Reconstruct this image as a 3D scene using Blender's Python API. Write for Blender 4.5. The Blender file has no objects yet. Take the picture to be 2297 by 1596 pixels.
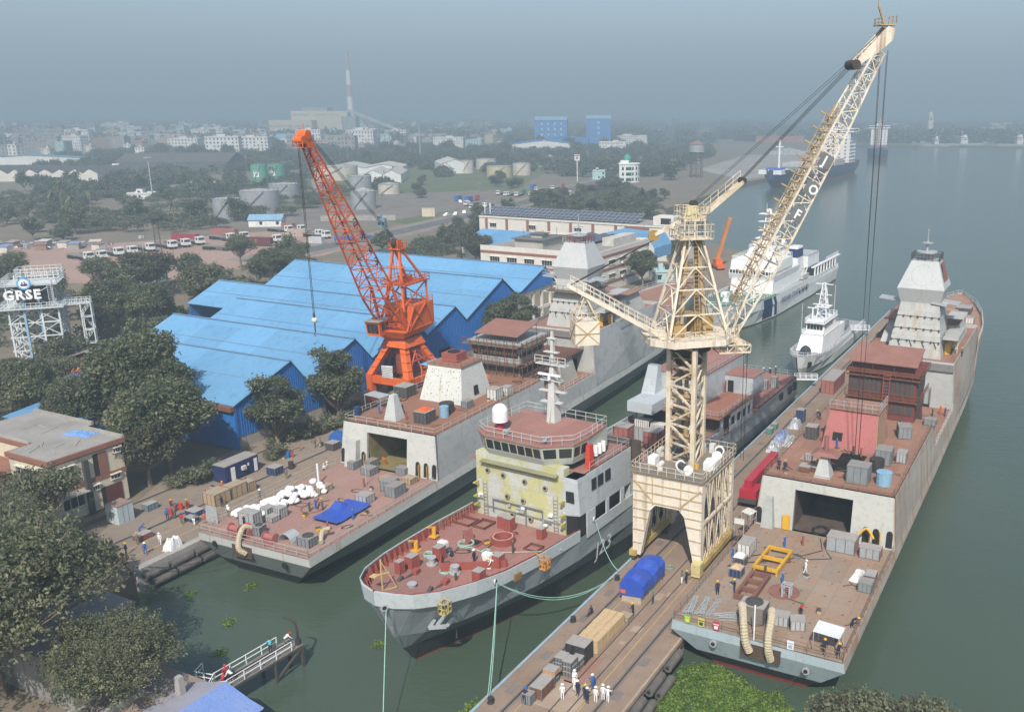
import bpy,bmesh,math,random
import numpy as np
from mathutils import Vector,Matrix
random.seed(7)
S=bpy.context.scene
COL=S.collection
PI=math.pi
R=math.radians
# ---------------------------------------------------------------- camera
cam=bpy.data.cameras.new("camera")
cam.sensor_width=36.0
cam.lens=2070.0/2297.0*36.0
cam.shift_x=-(1395.0-1148.5)/2297.0
cam.shift_y=(826.0-798.0)/2297.0
cam.clip_start=0.5
cam.clip_end=20000
camo=bpy.data.objects.new("camera",cam)
COL.objects.link(camo)
camo.location=(0,0,55)
camo.rotation_euler=(PI/2-math.atan(580/2070.0),0,0)
S.camera=camo
# ---------------------------------------------------------------- world, sun, exposure
SUN_EL,SUN_AZ=R(46),R(3)
wd=bpy.data.worlds.new("World")
S.world=wd
wd.use_nodes=True
nt=wd.node_tree
sky=nt.nodes.new("ShaderNodeTexSky")
sky.sky_type='NISHITA'
sky.sun_disc=False
sky.sun_elevation=SUN_EL
sky.sun_rotation=PI+SUN_AZ
sky.air_density=1.0
sky.dust_density=2.0
bg=nt.nodes["Background"]
bg.inputs[1].default_value=0.13
nt.links.new(sky.outputs[0],bg.inputs[0])
sl=bpy.data.lights.new("sun",'SUN')
sl.energy=4.6
sl.angle=R(0.5)
sl.color=(1.0,0.95,0.87)
so=bpy.data.objects.new("sun",sl)
COL.objects.link(so)
tosun=Vector((-math.sin(SUN_AZ)*math.cos(SUN_EL),-math.cos(SUN_AZ)*math.cos(SUN_EL),math.sin(SUN_EL)))
so.rotation_euler=tosun.to_track_quat('Z','Y').to_euler()
S.view_settings.view_transform='Standard'
S.view_settings.look='None'
S.view_settings.gamma=1
S.view_settings.use_curve_mapping=False
S.view_settings.exposure=0.52
S.render.engine='CYCLES'
S.cycles.use_denoising=True
S.cycles.max_bounces=5
S.cycles.diffuse_bounces=2
S.cycles.glossy_bounces=2
S.cycles.transmission_bounces=2
S.cycles.transparent_max_bounces=4
S.cycles.volume_bounces=0
S.cycles.caustics_reflective=False
S.cycles.caustics_refractive=False
# ---------------------------------------------------------------- haze (the misty winter air over the river)
HAZE_COL,HAZE_DENS=(0.46,0.60,0.69,1),0.00084
def haze():
 me=bpy.data.meshes.new("haze")
 x0,x1,y0,y1,z0,z1=-3600,3600,-400,5600,-3,262
 v=[(x,y,z) for x in (x0,x1) for y in (y0,y1) for z in (z0,z1)]
 me.from_pydata(v,[],[(0,1,3,2),(4,6,7,5),(0,4,5,1),(2,3,7,6),(0,2,6,4),(1,5,7,3)])
 m=bpy.data.materials.new("haze")
 m.use_nodes=True
 n=m.node_tree
 n.nodes.clear()
 out=n.nodes.new("ShaderNodeOutputMaterial")
 pv=n.nodes.new("ShaderNodeVolumePrincipled")
 pv.inputs["Color"].default_value=HAZE_COL
 pv.inputs["Density"].default_value=HAZE_DENS
 pv.inputs["Anisotropy"].default_value=0.0
 n.links.new(pv.outputs[0],out.inputs["Volume"])
 me.materials.append(m)
 o=bpy.data.objects.new("haze",me)
 COL.objects.link(o)
 o["kind"]="stuff"
haze()
# ---------------------------------------------------------------- frames: the yard's axes (u along the piers, w to the left)
YA=R(63.5)
CE,SE=math.cos(YA),math.sin(YA)
def W(u,w,z=0.0):return Vector((u*CE-w*SE,u*SE+w*CE,z))
# ---------------------------------------------------------------- materials
_M={}
def mat(name,c1,c2=None,scale=0.4,rough=0.75,metal=0.0,streak=None,bump=0.0,contrast=0.35,stretch=(1,1,1),spec=0.35,amount=0.55,plates=None):
 """base colour c1 broken by noise patches of c2 and vertical run-off streaks"""
 if name in _M:return _M[name]
 m=bpy.data.materials.new(name)
 m.use_nodes=True
 n,L=m.node_tree.nodes,m.node_tree.links
 b=n["Principled BSDF"]
 b.inputs["Roughness"].default_value=rough
 b.inputs["Metallic"].default_value=metal
 b.inputs["Specular IOR Level"].default_value=spec
 if c2 is None:c2=tuple(x*0.78 for x in c1)
 tc=n.new("ShaderNodeTexCoord")
 mp=n.new("ShaderNodeMapping")
 mp.inputs["Scale"].default_value=stretch
 L.new(tc.outputs["Object"],mp.inputs[0])
 def noise(sc,det,vec):
  t=n.new("ShaderNodeTexNoise")
  t.inputs["Scale"].default_value=sc
  t.inputs["Detail"].default_value=det
  t.inputs["Roughness"].default_value=0.62
  L.new(vec,t.inputs["Vector"])
  return t.outputs["Fac"]
 def ramp(f,a,z):
  r=n.new("ShaderNodeMapRange")
  r.inputs["From Min"].default_value=a
  r.inputs["From Max"].default_value=z
  L.new(f,r.inputs[0])
  return r.outputs[0]
 def mix(f,a,z):
  x=n.new("ShaderNodeMix")
  x.data_type='RGBA'
  L.new(f,x.inputs[0])
  for k,s in ((6,a),(7,z)):
   if isinstance(s,tuple):x.inputs[k].default_value=(*s,1)
   else :L.new(s,x.inputs[k])
  return x.outputs[2]
 f1=noise(scale,6,mp.outputs[0])
 col=mix(ramp(f1,amount-contrast/2,amount+contrast/2),c1,c2)
 f2=noise(scale*9,3,mp.outputs[0])
 col=mix(ramp(f2,0.52,0.9),col,tuple(x*0.62 for x in c1))
 if streak:
  sc,amt,freq=streak
  m2=n.new("ShaderNodeMapping")
  m2.inputs["Scale"].default_value=(freq,freq,0.06)
  L.new(tc.outputs["Object"],m2.inputs[0])
  fs=noise(1.0,4,m2.outputs[0])
  col=mix(ramp(fs,0.66-amt*0.2,0.80-amt*0.1),col,sc)
 if plates:
  ax,pw,ph=plates
  sx=n.new("ShaderNodeSeparateXYZ");cx=n.new("ShaderNodeCombineXYZ");br=n.new("ShaderNodeTexBrick")
  L.new(tc.outputs["Object"],sx.inputs[0])
  L.new(sx.outputs['xyz'.index(ax[0])],cx.inputs[0]);L.new(sx.outputs['xyz'.index(ax[1])],cx.inputs[1])
  L.new(cx.outputs[0],br.inputs["Vector"])
  for k,v in (("Scale",1.0),("Mortar Size",0.028),("Mortar Smooth",0.6),("Brick Width",pw),("Row Height",ph)):br.inputs[k].default_value=v
  for k,v in (("Color1",0.90),("Color2",1.07),("Mortar",0.66)):br.inputs[k].default_value=(v,v,v,1)
  mu=n.new("ShaderNodeMix");mu.data_type='RGBA';mu.blend_type='MULTIPLY';mu.inputs[0].default_value=1.0
  L.new(col,mu.inputs[6]);L.new(br.outputs["Color"],mu.inputs[7])
  col=mu.outputs[2]
 L.new(col,b.inputs["Base Color"])
 if bump:
  bp=n.new("ShaderNodeBump")
  bp.inputs["Strength"].default_value=bump
  bp.inputs["Distance"].default_value=0.05
  L.new(f2,bp.inputs["Height"])
  L.new(bp.outputs[0],b.inputs["Normal"])
 _M[name]=m
 return m
 # painted and bare surfaces
RUST=(0.20,0.085,0.035)
DECK_RED=mat("red_deck_paint",(0.32,0.145,0.12),(0.29,0.165,0.135),0.3,0.8,plates=("xy",5,2.2))
DECK_BROWN=mat("worn_deck",(0.275,0.215,0.165),(0.29,0.175,0.11),0.22,0.85,contrast=0.3,plates=("xy",6,2.4))
DECK_RUST=mat("rust_primer_deck",(0.275,0.135,0.095),(0.29,0.175,0.12),0.35,0.85,plates=("xy",5,2.2))
DECK_PINK=mat("worn_pink_deck",(0.33,0.19,0.155),(0.30,0.20,0.165),0.3,0.85,plates=("xy",6,2.4))
HULL_TAN=mat("primed_hull",(0.40,0.37,0.34),(0.36,0.28,0.22),0.12,0.6,streak=((0.32,0.17,0.085),0.9,0.7),stretch=(0.5,1,1.2),plates=("xz",7,2.1))
HULL_GREY=mat("grey_hull",(0.44,0.45,0.44),(0.37,0.385,0.385),0.1,0.55,streak=((0.27,0.19,0.13),0.45,0.8),plates=("xz",7,2.1))
HULL_PALE=mat("pale_blue_grey_hull",(0.36,0.43,0.46),(0.31,0.38,0.41),0.15,0.55,streak=((0.25,0.24,0.22),0.1,0.8))
GREY_PATCH=mat("patchy_grey_steel",(0.43,0.43,0.40),(0.34,0.35,0.345),0.16,0.6,streak=((0.30,0.25,0.18),0.3,0.6))
J_GREY=mat("blue_grey_paint",(0.43,0.465,0.48),(0.38,0.415,0.43),0.1,0.5,streak=((0.26,0.27,0.27),0.1,0.6),plates=("xz",6,2.0))
J_FRONT=mat("primer_patched_front",(0.49,0.50,0.47),(0.47,0.46,0.22),0.33,0.6,contrast=0.1,amount=0.51,plates=("yz",5,2.0))
J_LOW=mat("dark_grey_hull",(0.15,0.175,0.185),(0.12,0.14,0.148),0.2,0.45,plates=("xz",6,2.0))
BLACK=mat("boot_black",(0.022,0.024,0.026),(0.03,0.033,0.033),0.4,0.5)
BLACKY=mat("blackish_rust",(0.03,0.03,0.03),(0.07,0.05,0.04),0.5,0.7)
ANTIF=mat("red_antifouling",(0.22,0.03,0.028),None,0.5,0.6)
WHITE=mat("white_paint",(0.78,0.79,0.79),(0.70,0.71,0.71),0.2,0.45)
DIRTY=mat("dirty_white",(0.62,0.61,0.57),(0.47,0.45,0.40),0.35,0.7,streak=((0.30,0.27,0.22),0.35,1.0))
NAVY=mat("navy_paint",(0.02,0.04,0.13),None,0.5,0.45)
BLUEP=mat("blue_paint",(0.03,0.12,0.40),None,0.5,0.55)
GLASS=mat("dark_glass",(0.025,0.03,0.035),None,0.5,0.12,spec=0.6)
DARK=mat("dark_opening",(0.018,0.017,0.016),None,0.5,0.9)
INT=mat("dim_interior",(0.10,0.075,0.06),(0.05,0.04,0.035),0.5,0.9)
CREAM=mat("cream_paint",(0.64,0.565,0.44),(0.44,0.34,0.22),0.5,0.65,amount=0.58,streak=((0.22,0.135,0.075),0.7,1.6))
CREAMW=mat("pale_cream_paint",(0.69,0.63,0.525),(0.60,0.52,0.41),0.4,0.65,streak=((0.28,0.18,0.10),0.7,1.2))
CREAMD=mat("rusty_cream",(0.46,0.34,0.18),(0.24,0.15,0.075),0.5,0.75)
ORANGE=mat("orange_paint",(0.68,0.135,0.022),(0.56,0.10,0.018),0.3,0.5,streak=((0.24,0.06,0.025),0.45,1.6))
ORANGED=mat("shabby_orange",(0.52,0.09,0.02),(0.30,0.06,0.02),0.6,0.6)
ROOF_BLUE=mat("blue_sheet_roof",(0.145,0.325,0.51),(0.115,0.28,0.475),0.09,0.5,contrast=0.4,spec=0.3,plates=("xy",13,9))
WALL_BLUE=mat("blue_sheet_wall",(0.028,0.16,0.47),(0.022,0.135,0.42),0.2,0.45)
GALV=mat("galvanised_steel",(0.48,0.50,0.51),(0.38,0.40,0.41),0.4,0.45,0.3)
STEEL=mat("grey_machine_paint",(0.21,0.235,0.25),(0.16,0.175,0.185),0.7,0.6)
DSTEEL=mat("dark_steel",(0.055,0.058,0.06),(0.09,0.07,0.055),0.9,0.7)
RUSTY=mat("rusty_steel",(0.19,0.075,0.042),(0.11,0.055,0.035),0.9,0.9)
YELLOW=mat("yellow_paint",(0.62,0.36,0.03),(0.52,0.28,0.03),0.6,0.55)
REDP=mat("red_paint",(0.42,0.025,0.045),None,0.5,0.4)
REDB=mat("red_oxide_paint",(0.30,0.075,0.06),(0.25,0.07,0.055),0.5,0.7)
FUNRED=mat("oxide_red_plating",(0.17,0.045,0.035),(0.13,0.04,0.032),0.5,0.75)
CASRED=mat("pinkish_red_plating",(0.37,0.125,0.115),(0.31,0.115,0.105),0.25,0.7)
ROOFRED=mat("brown_canopy",(0.27,0.135,0.105),(0.22,0.10,0.075),0.4,0.8)
WOOD=mat("crate_wood",(0.42,0.31,0.19),(0.34,0.24,0.14),1.2,0.85)
CARD=mat("carton_board",(0.50,0.36,0.21),(0.45,0.31,0.17),1.0,0.85)
TARP=mat("blue_tarpaulin",(0.02,0.075,0.42),(0.05,0.09,0.33),0.8,0.45,bump=0.3)
TARPW=mat("white_sheeting",(0.68,0.69,0.68),(0.55,0.56,0.56),0.9,0.6,bump=0.3)
SACK=mat("white_sack",(0.80,0.80,0.79),None,2.0,0.7)
RUBBER=mat("grey_rubber",(0.085,0.082,0.078),(0.14,0.125,0.11),0.8,0.85)
TYRE=mat("tyre_black",(0.022,0.022,0.022),None,1.0,0.8)
ROPE=mat("black_wire",(0.025,0.025,0.025),None,1.0,0.7)
GROPE=mat("green_rope",(0.24,0.47,0.38),(0.40,0.52,0.44),2.0,0.8)
HOSE=mat("beige_hose",(0.47,0.41,0.29),(0.36,0.30,0.2),3.0,0.75)
CONC=mat("concrete",(0.36,0.34,0.31),(0.25,0.235,0.215),0.3,0.9,streak=((0.13,0.12,0.11),0.2,0.8))
PIERC=mat("pier_concrete",(0.265,0.195,0.145),(0.21,0.15,0.11),0.25,0.9,contrast=0.3)
PIERP=mat("pier_pale_concrete",(0.36,0.28,0.215),(0.30,0.22,0.16),0.5,0.9)
PIERG=mat("grey_cover_plate",(0.19,0.165,0.145),(0.15,0.13,0.115),0.8,0.85)
YLINE=mat("worn_yellow_line",(0.46,0.31,0.09),(0.30,0.21,0.12),1.2,0.85)
EARTH=mat("brown_earth",(0.20,0.155,0.115),(0.13,0.125,0.085),0.05,0.95)
REDEARTH=mat("reddish_dirt",(0.35,0.235,0.19),(0.31,0.20,0.155),0.05,0.95)
GRASS=mat("scrub_grass",(0.085,0.115,0.045),(0.16,0.14,0.08),0.04,0.95)
ASPH=mat("asphalt",(0.105,0.105,0.105),(0.14,0.135,0.125),0.1,0.9)
BARK=mat("bark",(0.16,0.125,0.095),(0.22,0.185,0.15),1.5,0.95)
LEAF=[mat("leaf_dark",(0.08,0.10,0.052),(0.10,0.118,0.066),0.35,0.6),mat("leaf_mid",(0.155,0.17,0.095),(0.175,0.185,0.115),0.35,0.6),mat("leaf_light",(0.22,0.23,0.12),(0.25,0.245,0.15),0.35,0.6),mat("leaf_brown",(0.105,0.088,0.058),(0.075,0.075,0.045),0.35,0.7)]
HYA=[mat("hyacinth_leaf",(0.12,0.21,0.03),(0.08,0.15,0.025),0.8,0.5),mat("hyacinth_pale_leaf",(0.24,0.33,0.07),(0.16,0.25,0.045),0.8,0.5)]
CREAMB=mat("cream_render",(0.60,0.53,0.40),(0.53,0.46,0.35),0.2,0.85,streak=((0.25,0.22,0.18),0.25,0.8))
BROWNB=mat("brown_band",(0.27,0.125,0.085),(0.22,0.10,0.07),0.5,0.8)
WHITEB=mat("off_white_render",(0.66,0.63,0.57),(0.58,0.55,0.49),0.2,0.85,streak=((0.32,0.29,0.25),0.25,0.7))
ROOFG=mat("grey_roof_felt",(0.30,0.285,0.265),(0.21,0.195,0.18),0.2,0.95)
SOLAR=mat("solar_glass",(0.06,0.068,0.10),(0.085,0.09,0.115),0.8,0.25)
TILE=mat("dark_tile",(0.085,0.08,0.078),(0.115,0.105,0.10),0.1,0.9)
FADEBLUE=mat("faded_blue_sheet",(0.19,0.25,0.44),(0.23,0.25,0.37),0.3,0.6)
SKIN=mat("skin",(0.23,0.125,0.075),None,4.0,0.6)
SHOE=mat("shoe_black",(0.02,0.02,0.02),None,4.0,0.6)
for m_ in LEAF+HYA:
 n_,l_=m_.node_tree.nodes,m_.node_tree.links
 b_=n_["Principled BSDF"];t_=n_.new("ShaderNodeBsdfTranslucent");x_=n_.new("ShaderNodeMixShader")
 x_.inputs[0].default_value=0.4
 l_.new(b_.inputs["Base Color"].links[0].from_socket,t_.inputs[0])
 l_.new(b_.outputs[0],x_.inputs[1]);l_.new(t_.outputs[0],x_.inputs[2]);l_.new(x_.outputs[0],n_["Material Output"].inputs[0])
def water_mat():
 m=bpy.data.materials.new("river_water")
 m.use_nodes=True
 n,L=m.node_tree.nodes,m.node_tree.links
 b=n["Principled BSDF"]
 b.inputs["Roughness"].default_value=0.13
 b.inputs["IOR"].default_value=1.33
 tc=n.new("ShaderNodeTexCoord")
 def nz(sc,det,st):
  mp=n.new("ShaderNodeMapping")
  mp.inputs["Scale"].default_value=st
  mp.inputs["Rotation"].default_value=(0,0,R(35))
  L.new(tc.outputs["Object"],mp.inputs[0])
  t=n.new("ShaderNodeTexNoise")
  t.inputs["Scale"].default_value=sc
  t.inputs["Detail"].default_value=det
  L.new(mp.outputs[0],t.inputs["Vector"])
  return t.outputs["Fac"]
 mx=n.new("ShaderNodeMix")
 mx.data_type='RGBA'
 mx.inputs[6].default_value=(0.042,0.066,0.043,1)
 mx.inputs[7].default_value=(0.066,0.09,0.064,1)
 L.new(nz(0.02,4,(1,1,1)),mx.inputs[0])
 L.new(mx.outputs[2],b.inputs["Base Color"])
 a=n.new("ShaderNodeMath")
 a.operation='MULTIPLY_ADD'
 L.new(nz(1.1,3,(1,2.2,1)),a.inputs[0])
 a.inputs[1].default_value=0.6
 L.new(nz(0.25,3,(1,1.8,1)),a.inputs[2])
 bp=n.new("ShaderNodeBump")
 bp.inputs["Strength"].default_value=0.22
 bp.inputs["Distance"].default_value=0.35
 L.new(a.outputs[0],bp.inputs["Height"])
 L.new(bp.outputs[0],b.inputs["Normal"])
 return m
 # ---------------------------------------------------------------- mesh builder
class MB:
 def __init__(s):s.v,s.f,s.m=[],[],[]
 def add(s,vs,fs,mi=0):
  k=len(s.v)
  s.v+=[tuple(p) for p in vs]
  for f in fs:
   s.f.append(tuple(i+k for i in f))
   s.m.append(mi)
  return s
 def box(s,x0,x1,y0,y1,z0,z1,mi=0,top=None):
  vs=[(x,y,z) for z in (z0,z1) for x,y in ((x0,y0),(x1,y0),(x1,y1),(x0,y1))]
  s.add(vs,[(0,3,2,1),(0,1,5,4),(1,2,6,5),(2,3,7,6),(3,0,4,7)],mi)
  s.add(vs[4:],[(0,1,2,3)],mi if top is None else top)
  return s
 def hexa(s,lo,hi,mi=0,top=None):
  """eight corners: four below, four above"""
  s.add(list(lo)+list(hi),[(0,3,2,1),(0,1,5,4),(1,2,6,5),(2,3,7,6),(3,0,4,7)],mi)
  s.add(hi,[(0,1,2,3)],mi if top is None else top)
  return s
 def obox(s,cx,cy,z0,sx,sy,sz,rz=0,mi=0,top=None):
  c,q=math.cos(rz),math.sin(rz)
  P=[(cx+x*c-y*q,cy+x*q+y*c) for x,y in ((-sx/2,-sy/2),(sx/2,-sy/2),(sx/2,sy/2),(-sx/2,sy/2))]
  return s.hexa([(*p,z0) for p in P],[(*p,z0+sz) for p in P],mi,top)
 def frustum(s,r0,z0,r1,z1,mi=0,top=None):
  """rectangles (x0,x1,y0,y1) at two heights"""
  q=lambda r,z:[(r[0],r[2],z),(r[1],r[2],z),(r[1],r[3],z),(r[0],r[3],z)]
  return s.hexa(q(r0,z0),q(r1,z1),mi,top)
 def bar(s,p,q,w,h=None,mi=0):
  p,q=Vector(p),Vector(q)
  d=(q-p)
  if d.length<1e-6:return s
  d.normalize()
  up=Vector((0,0,1)) if abs(d.z)<0.95 else Vector((1,0,0))
  a=d.cross(up).normalized()*(w/2)
  b=a.cross(d).normalized()*((h or w)/2)
  vs=[e+i*a+j*b for e in (p,q) for i,j in ((-1,-1),(1,-1),(1,1),(-1,1))]
  return s.add(vs,[(0,1,2,3),(7,6,5,4),(0,4,5,1),(1,5,6,2),(2,6,7,3),(3,7,4,0)],mi)
 def tube(s,pts,r,n=6,mi=0,caps=True):
  pts=[Vector(p) for p in pts]
  rs=r if isinstance(r,(list,tuple)) else [r]*len(pts)
  base=len(s.v)
  a=None
  for i,p in enumerate(pts):
   d=(pts[min(i+1,len(pts)-1)]-pts[max(i-1,0)])
   d=d.normalized() if d.length>1e-9 else Vector((0,0,1))
   if a is None:
    up=Vector((0,0,1)) if abs(d.z)<0.95 else Vector((1,0,0))
    a=d.cross(up).normalized()
   else :
    a=(a-d*a.dot(d))
    a=a.normalized() if a.length>1e-6 else d.orthogonal().normalized()
   b=d.cross(a)
   for k in range(n):
    t=2*PI*k/n
    s.v.append(tuple(p+(a*math.cos(t)+b*math.sin(t))*rs[i]))
  for i in range(len(pts)-1):
   for k in range(n):
    s.f.append((base+i*n+k,base+i*n+(k+1)%n,base+(i+1)*n+(k+1)%n,base+(i+1)*n+k))
    s.m.append(mi)
  if caps:
   s.f.append(tuple(base+k for k in range(n))[::-1]);s.m.append(mi)
   s.f.append(tuple(base+(len(pts)-1)*n+k for k in range(n)));s.m.append(mi)
  return s
 def cyl(s,c,r,z0,z1,n=16,mi=0,r1=None,top=None,axis='z'):
  r1=r if r1 is None else r1
  vs=[]
  for z,rr in ((z0,r),(z1,r1)):
   for k in range(n):
    t=2*PI*k/n
    x,y=rr*math.cos(t),rr*math.sin(t)
    if axis=='z':vs.append((c[0]+x,c[1]+y,z))
    elif axis=='x':vs.append((z,c[0]+x,c[1]+y))
    else :vs.append((c[0]+x,z,c[1]+y))
  s.add(vs,[(k,(k+1)%n,n+(k+1)%n,n+k) for k in range(n)]+[tuple(range(n))[::-1]],mi)
  s.add(vs[n:],[tuple(range(n))],mi if top is None else top)
  return s
 def ring(s,c,r0,r1,z0,z1,n=24,mi=0):
  vs=[]
  for rr,z in ((r0,z0),(r1,z0),(r1,z1),(r0,z1)):
   vs+=[(c[0]+rr*math.cos(2*PI*k/n),c[1]+rr*math.sin(2*PI*k/n),z) for k in range(n)]
  fs=[(j*n+k,j*n+(k+1)%n,((j+1)%4)*n+(k+1)%n,((j+1)%4)*n+k) for j in range(4) for k in range(n)]
  return s.add(vs,fs,mi)
 def prism(s,poly,z0,z1,mi=0,top=None):
  n=len(poly)
  vs=[(*p,z0) for p in poly]+[(*p,z1) for p in poly]
  s.add(vs,[(k,(k+1)%n,n+(k+1)%n,n+k) for k in range(n)]+[tuple(range(n))[::-1]],mi)
  s.add(vs[n:],[tuple(range(n))],mi if top is None else top)
  return s
 def poly(s,pts,mi=0):return s.add(pts,[tuple(range(len(pts)))],mi)
 def sphere(s,c,r,n=10,mi=0,half=False,sz=1.0):
  vs,fs=[],[]
  m_=n//2
  rng=range(m_+1)
  for i in rng:
   ph=(PI/2 if half else PI)*i/m_
   for k in range(n):
    t=2*PI*k/n
    vs.append((c[0]+r*math.sin(ph)*math.cos(t),c[1]+r*math.sin(ph)*math.sin(t),c[2]+r*math.cos(ph)*sz))
  for i in range(m_):
   for k in range(n):
    fs.append((i*n+k,(i+1)*n+k,(i+1)*n+(k+1)%n,i*n+(k+1)%n))
  return s.add(vs,fs,mi)
 def truss(s,A,B,cw,bw,mi=0,bays=None,faces=((0,1),(1,2),(2,3),(3,0)),cross=False,mb=None):
  """lattice between four corner points A and four corner points B"""
  A=[Vector(p) for p in A];B=[Vector(p) for p in B]
  mb=mi if mb is None else mb
  n=bays or 6
  for a,b in zip(A,B):s.bar(a,b,cw,mi=mi)
  for i,j in faces:
   for k in range(n):
    t0,t1=k/n,(k+1)/n
    p0,p1=A[i].lerp(B[i],t0),A[i].lerp(B[i],t1)
    q0,q1=A[j].lerp(B[j],t0),A[j].lerp(B[j],t1)
    s.bar(p0,q0,bw,mi=mb)
    if cross:
     s.bar(p0,q1,bw,mi=mb);s.bar(q0,p1,bw,mi=mb)
    elif k%2==0:s.bar(p0,q1,bw,mi=mb)
    else :s.bar(q0,p1,bw,mi=mb)
   s.bar(B[i],B[j],bw,mi=mb)
  return s
 def rail(s,pts,h=1.05,step=1.8,r=0.035,mi=0,mid=1,closed=False):
  pts=[Vector(p) for p in pts]
  if closed:pts=pts+[pts[0]]
  for a,b in zip(pts,pts[1:]):
   n=max(1,int(round((b-a).length/step)))
   for k in range(n+1):
    p=a.lerp(b,k/n)
    s.bar(p,p+Vector((0,0,h)),r*2,mi=mi)
   for j in range(mid+1):
    z=Vector((0,0,h*(j+1)/(mid+1)))
    s.bar(a+z,b+z,r*1.7,mi=mi)
  return s
 def ladder(s,p,q,w=0.5,step=0.4,r=0.05,side=(0,1,0),mi=0):
  p,q=Vector(p),Vector(q)
  sd=Vector(side).normalized()*(w/2)
  s.bar(p-sd,q-sd,r,mi=mi);s.bar(p+sd,q+sd,r,mi=mi)
  n=max(2,int((q-p).length/step))
  for k in range(1,n):
   m_=p.lerp(q,k/n)
   s.bar(m_-sd,m_+sd,r*0.8,mi=mi)
  return s
 def build_each(s,name,mats,parent):
  """one object for each separate piece"""
  par=list(range(len(s.v)))
  key={}
  for i,p in enumerate(s.v):
   k=tuple(round(x,4) for x in p)
   par[i]=key.setdefault(k,i)
  def fd(i):
   while par[i]!=i:i=par[i]
   return i
  for f in s.f:
   for i in f[1:]:par[fd(i)]=fd(f[0])
  isl={}
  for f,m_ in zip(s.f,s.m):isl.setdefault(fd(f[0]),[]).append((f,m_))
  for fs in isl.values():
   ids=sorted({i for f,_ in fs for i in f});mp={i:k for k,i in enumerate(ids)}
   c=MB();c.v=[s.v[i] for i in ids];c.f=[tuple(mp[i] for i in f) for f,_ in fs];c.m=[m_ for _,m_ in fs]
   c.build(name,mats,parent)
 def mesh(s,name,mats,smooth=False):
  me=bpy.data.meshes.new(name)
  me.from_pydata(s.v,[],s.f)
  for m in (mats if isinstance(mats,(list,tuple)) else [mats]):me.materials.append(m)
  if len(me.materials)>1:me.polygons.foreach_set("material_index",s.m)
  if smooth:me.polygons.foreach_set("use_smooth",[True]*len(s.f))
  me.update()
  bm=bmesh.new();bm.from_mesh(me)
  bmesh.ops.recalc_face_normals(bm,faces=bm.faces)
  bm.to_mesh(me);bm.free()
  return me
 def build(s,name,mats,parent=None,label=None,smooth=False):
  o=bpy.data.objects.new(name,s.mesh(name,mats,smooth))
  COL.objects.link(o)
  if parent:o.parent=parent
  if label:o["label"]=label
  return o
def tag(o,label=None,cat=None,group=None,kind=None):
 if label:o["label"]=label
 if cat:o["category"]=cat
 if group:o["group"]=group
 if kind:o["kind"]=kind
 return o
def place(o,u,w,z=0.0,rz=0.0,yard=True):
 o.location=W(u,w,z) if yard else (u,w,z)
 o.rotation_euler=(0,0,rz+(YA if yard else 0))
 return o
def thing(name,label,cat,u,w,z=0.0,rz=0.0,group=None,yard=True):
 o=bpy.data.objects.new(name,None)
 o.empty_display_size=0.1
 COL.objects.link(o)
 return place(tag(o,label,cat,group),u,w,z,rz,yard)
def one(mb,name,mats,label,cat,u,w,z=0.0,rz=0.0,group=None,yard=True,smooth=False):
 o=mb.build(name,mats,smooth=smooth)
 return place(tag(o,label,cat,group),u,w,z,rz,yard)
def struct(mb,name,mats,u=0,w=0,z=0,yard=True):
 return place(tag(mb.build(name,mats),kind="structure"),u,w,z,0,yard)
def dup(root,u,w,z=0.0,rz=0.0,label=None,group=None,yard=True,scale=None):
 c=root.copy();COL.objects.link(c)
 for ch in root.children:
  d=ch.copy();COL.objects.link(d);d.parent=c
  for g in ch.children:
   e=g.copy();COL.objects.link(e);e.parent=d
 place(c,u,w,z,rz,yard)
 if label:c["label"]=label
 if group:c["group"]=group
 if scale:c.scale=scale if isinstance(scale,(tuple,list)) else (scale,)*3
 return c
def text(s,name,size,m,parent,origin,xdir,updir,extrude=0.01,label=None,spacing=1.0,bold=0.0):
 """painted or raised lettering: baseline starts at origin, runs along xdir, stands along updir"""
 cu=bpy.data.curves.new("lettering",'FONT')
 cu.body=s;cu.size=size;cu.extrude=extrude;cu.space_character=spacing;cu.resolution_u=2;cu.offset=bold
 tmp=bpy.data.objects.new("lettering",cu)
 COL.objects.link(tmp)
 me=bpy.data.meshes.new_from_object(tmp.evaluated_get(bpy.context.evaluated_depsgraph_get()))
 bpy.data.objects.remove(tmp);bpy.data.curves.remove(cu)
 me.materials.clear();me.materials.append(m)
 o=bpy.data.objects.new(name,me)
 COL.objects.link(o)
 o.parent=parent
 x=Vector(xdir).normalized();z=x.cross(Vector(updir)).normalized();y=z.cross(x)
 o.matrix_local=Matrix(((x.x,y.x,z.x,origin[0]),(x.y,y.y,z.y,origin[1]),(x.z,y.z,z.z,origin[2]),(0,0,0,1)))
 if label:o["label"]=label
 return o
 # ================================================================ river, land, roads
WM=water_mat()
struct(MB().poly([(-3500,-350,0),(3500,-350,0),(3500,5500,0),(-3500,5500,0)]),"river",WM,yard=False)
def xy(u,w):p=W(u,w);return (p.x,p.y)
bank=[xy(40,20),xy(47,59.5),xy(51.5,66),xy(50.5,71),xy(47,77),xy(54,92),xy(62.5,95.6),xy(322,96),(25,405),(23,513),(44,565),(83,683),(95,712),(190,893),(262,1150),(338,1590),(3400,5400),(-3400,5400),(-3400,-300),xy(-40,20)]
bank2=[(338,1584),(422,1475),(591,1394),(1100,1310),(3400,1180),(3400,5400),(900,5400)]
struct(MB().prism(bank,-1.5,2.3),"ground",EARTH,yard=False)
struct(MB().prism(bank2,-1.5,2.2),"far_bank",GRASS,yard=False)
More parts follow.
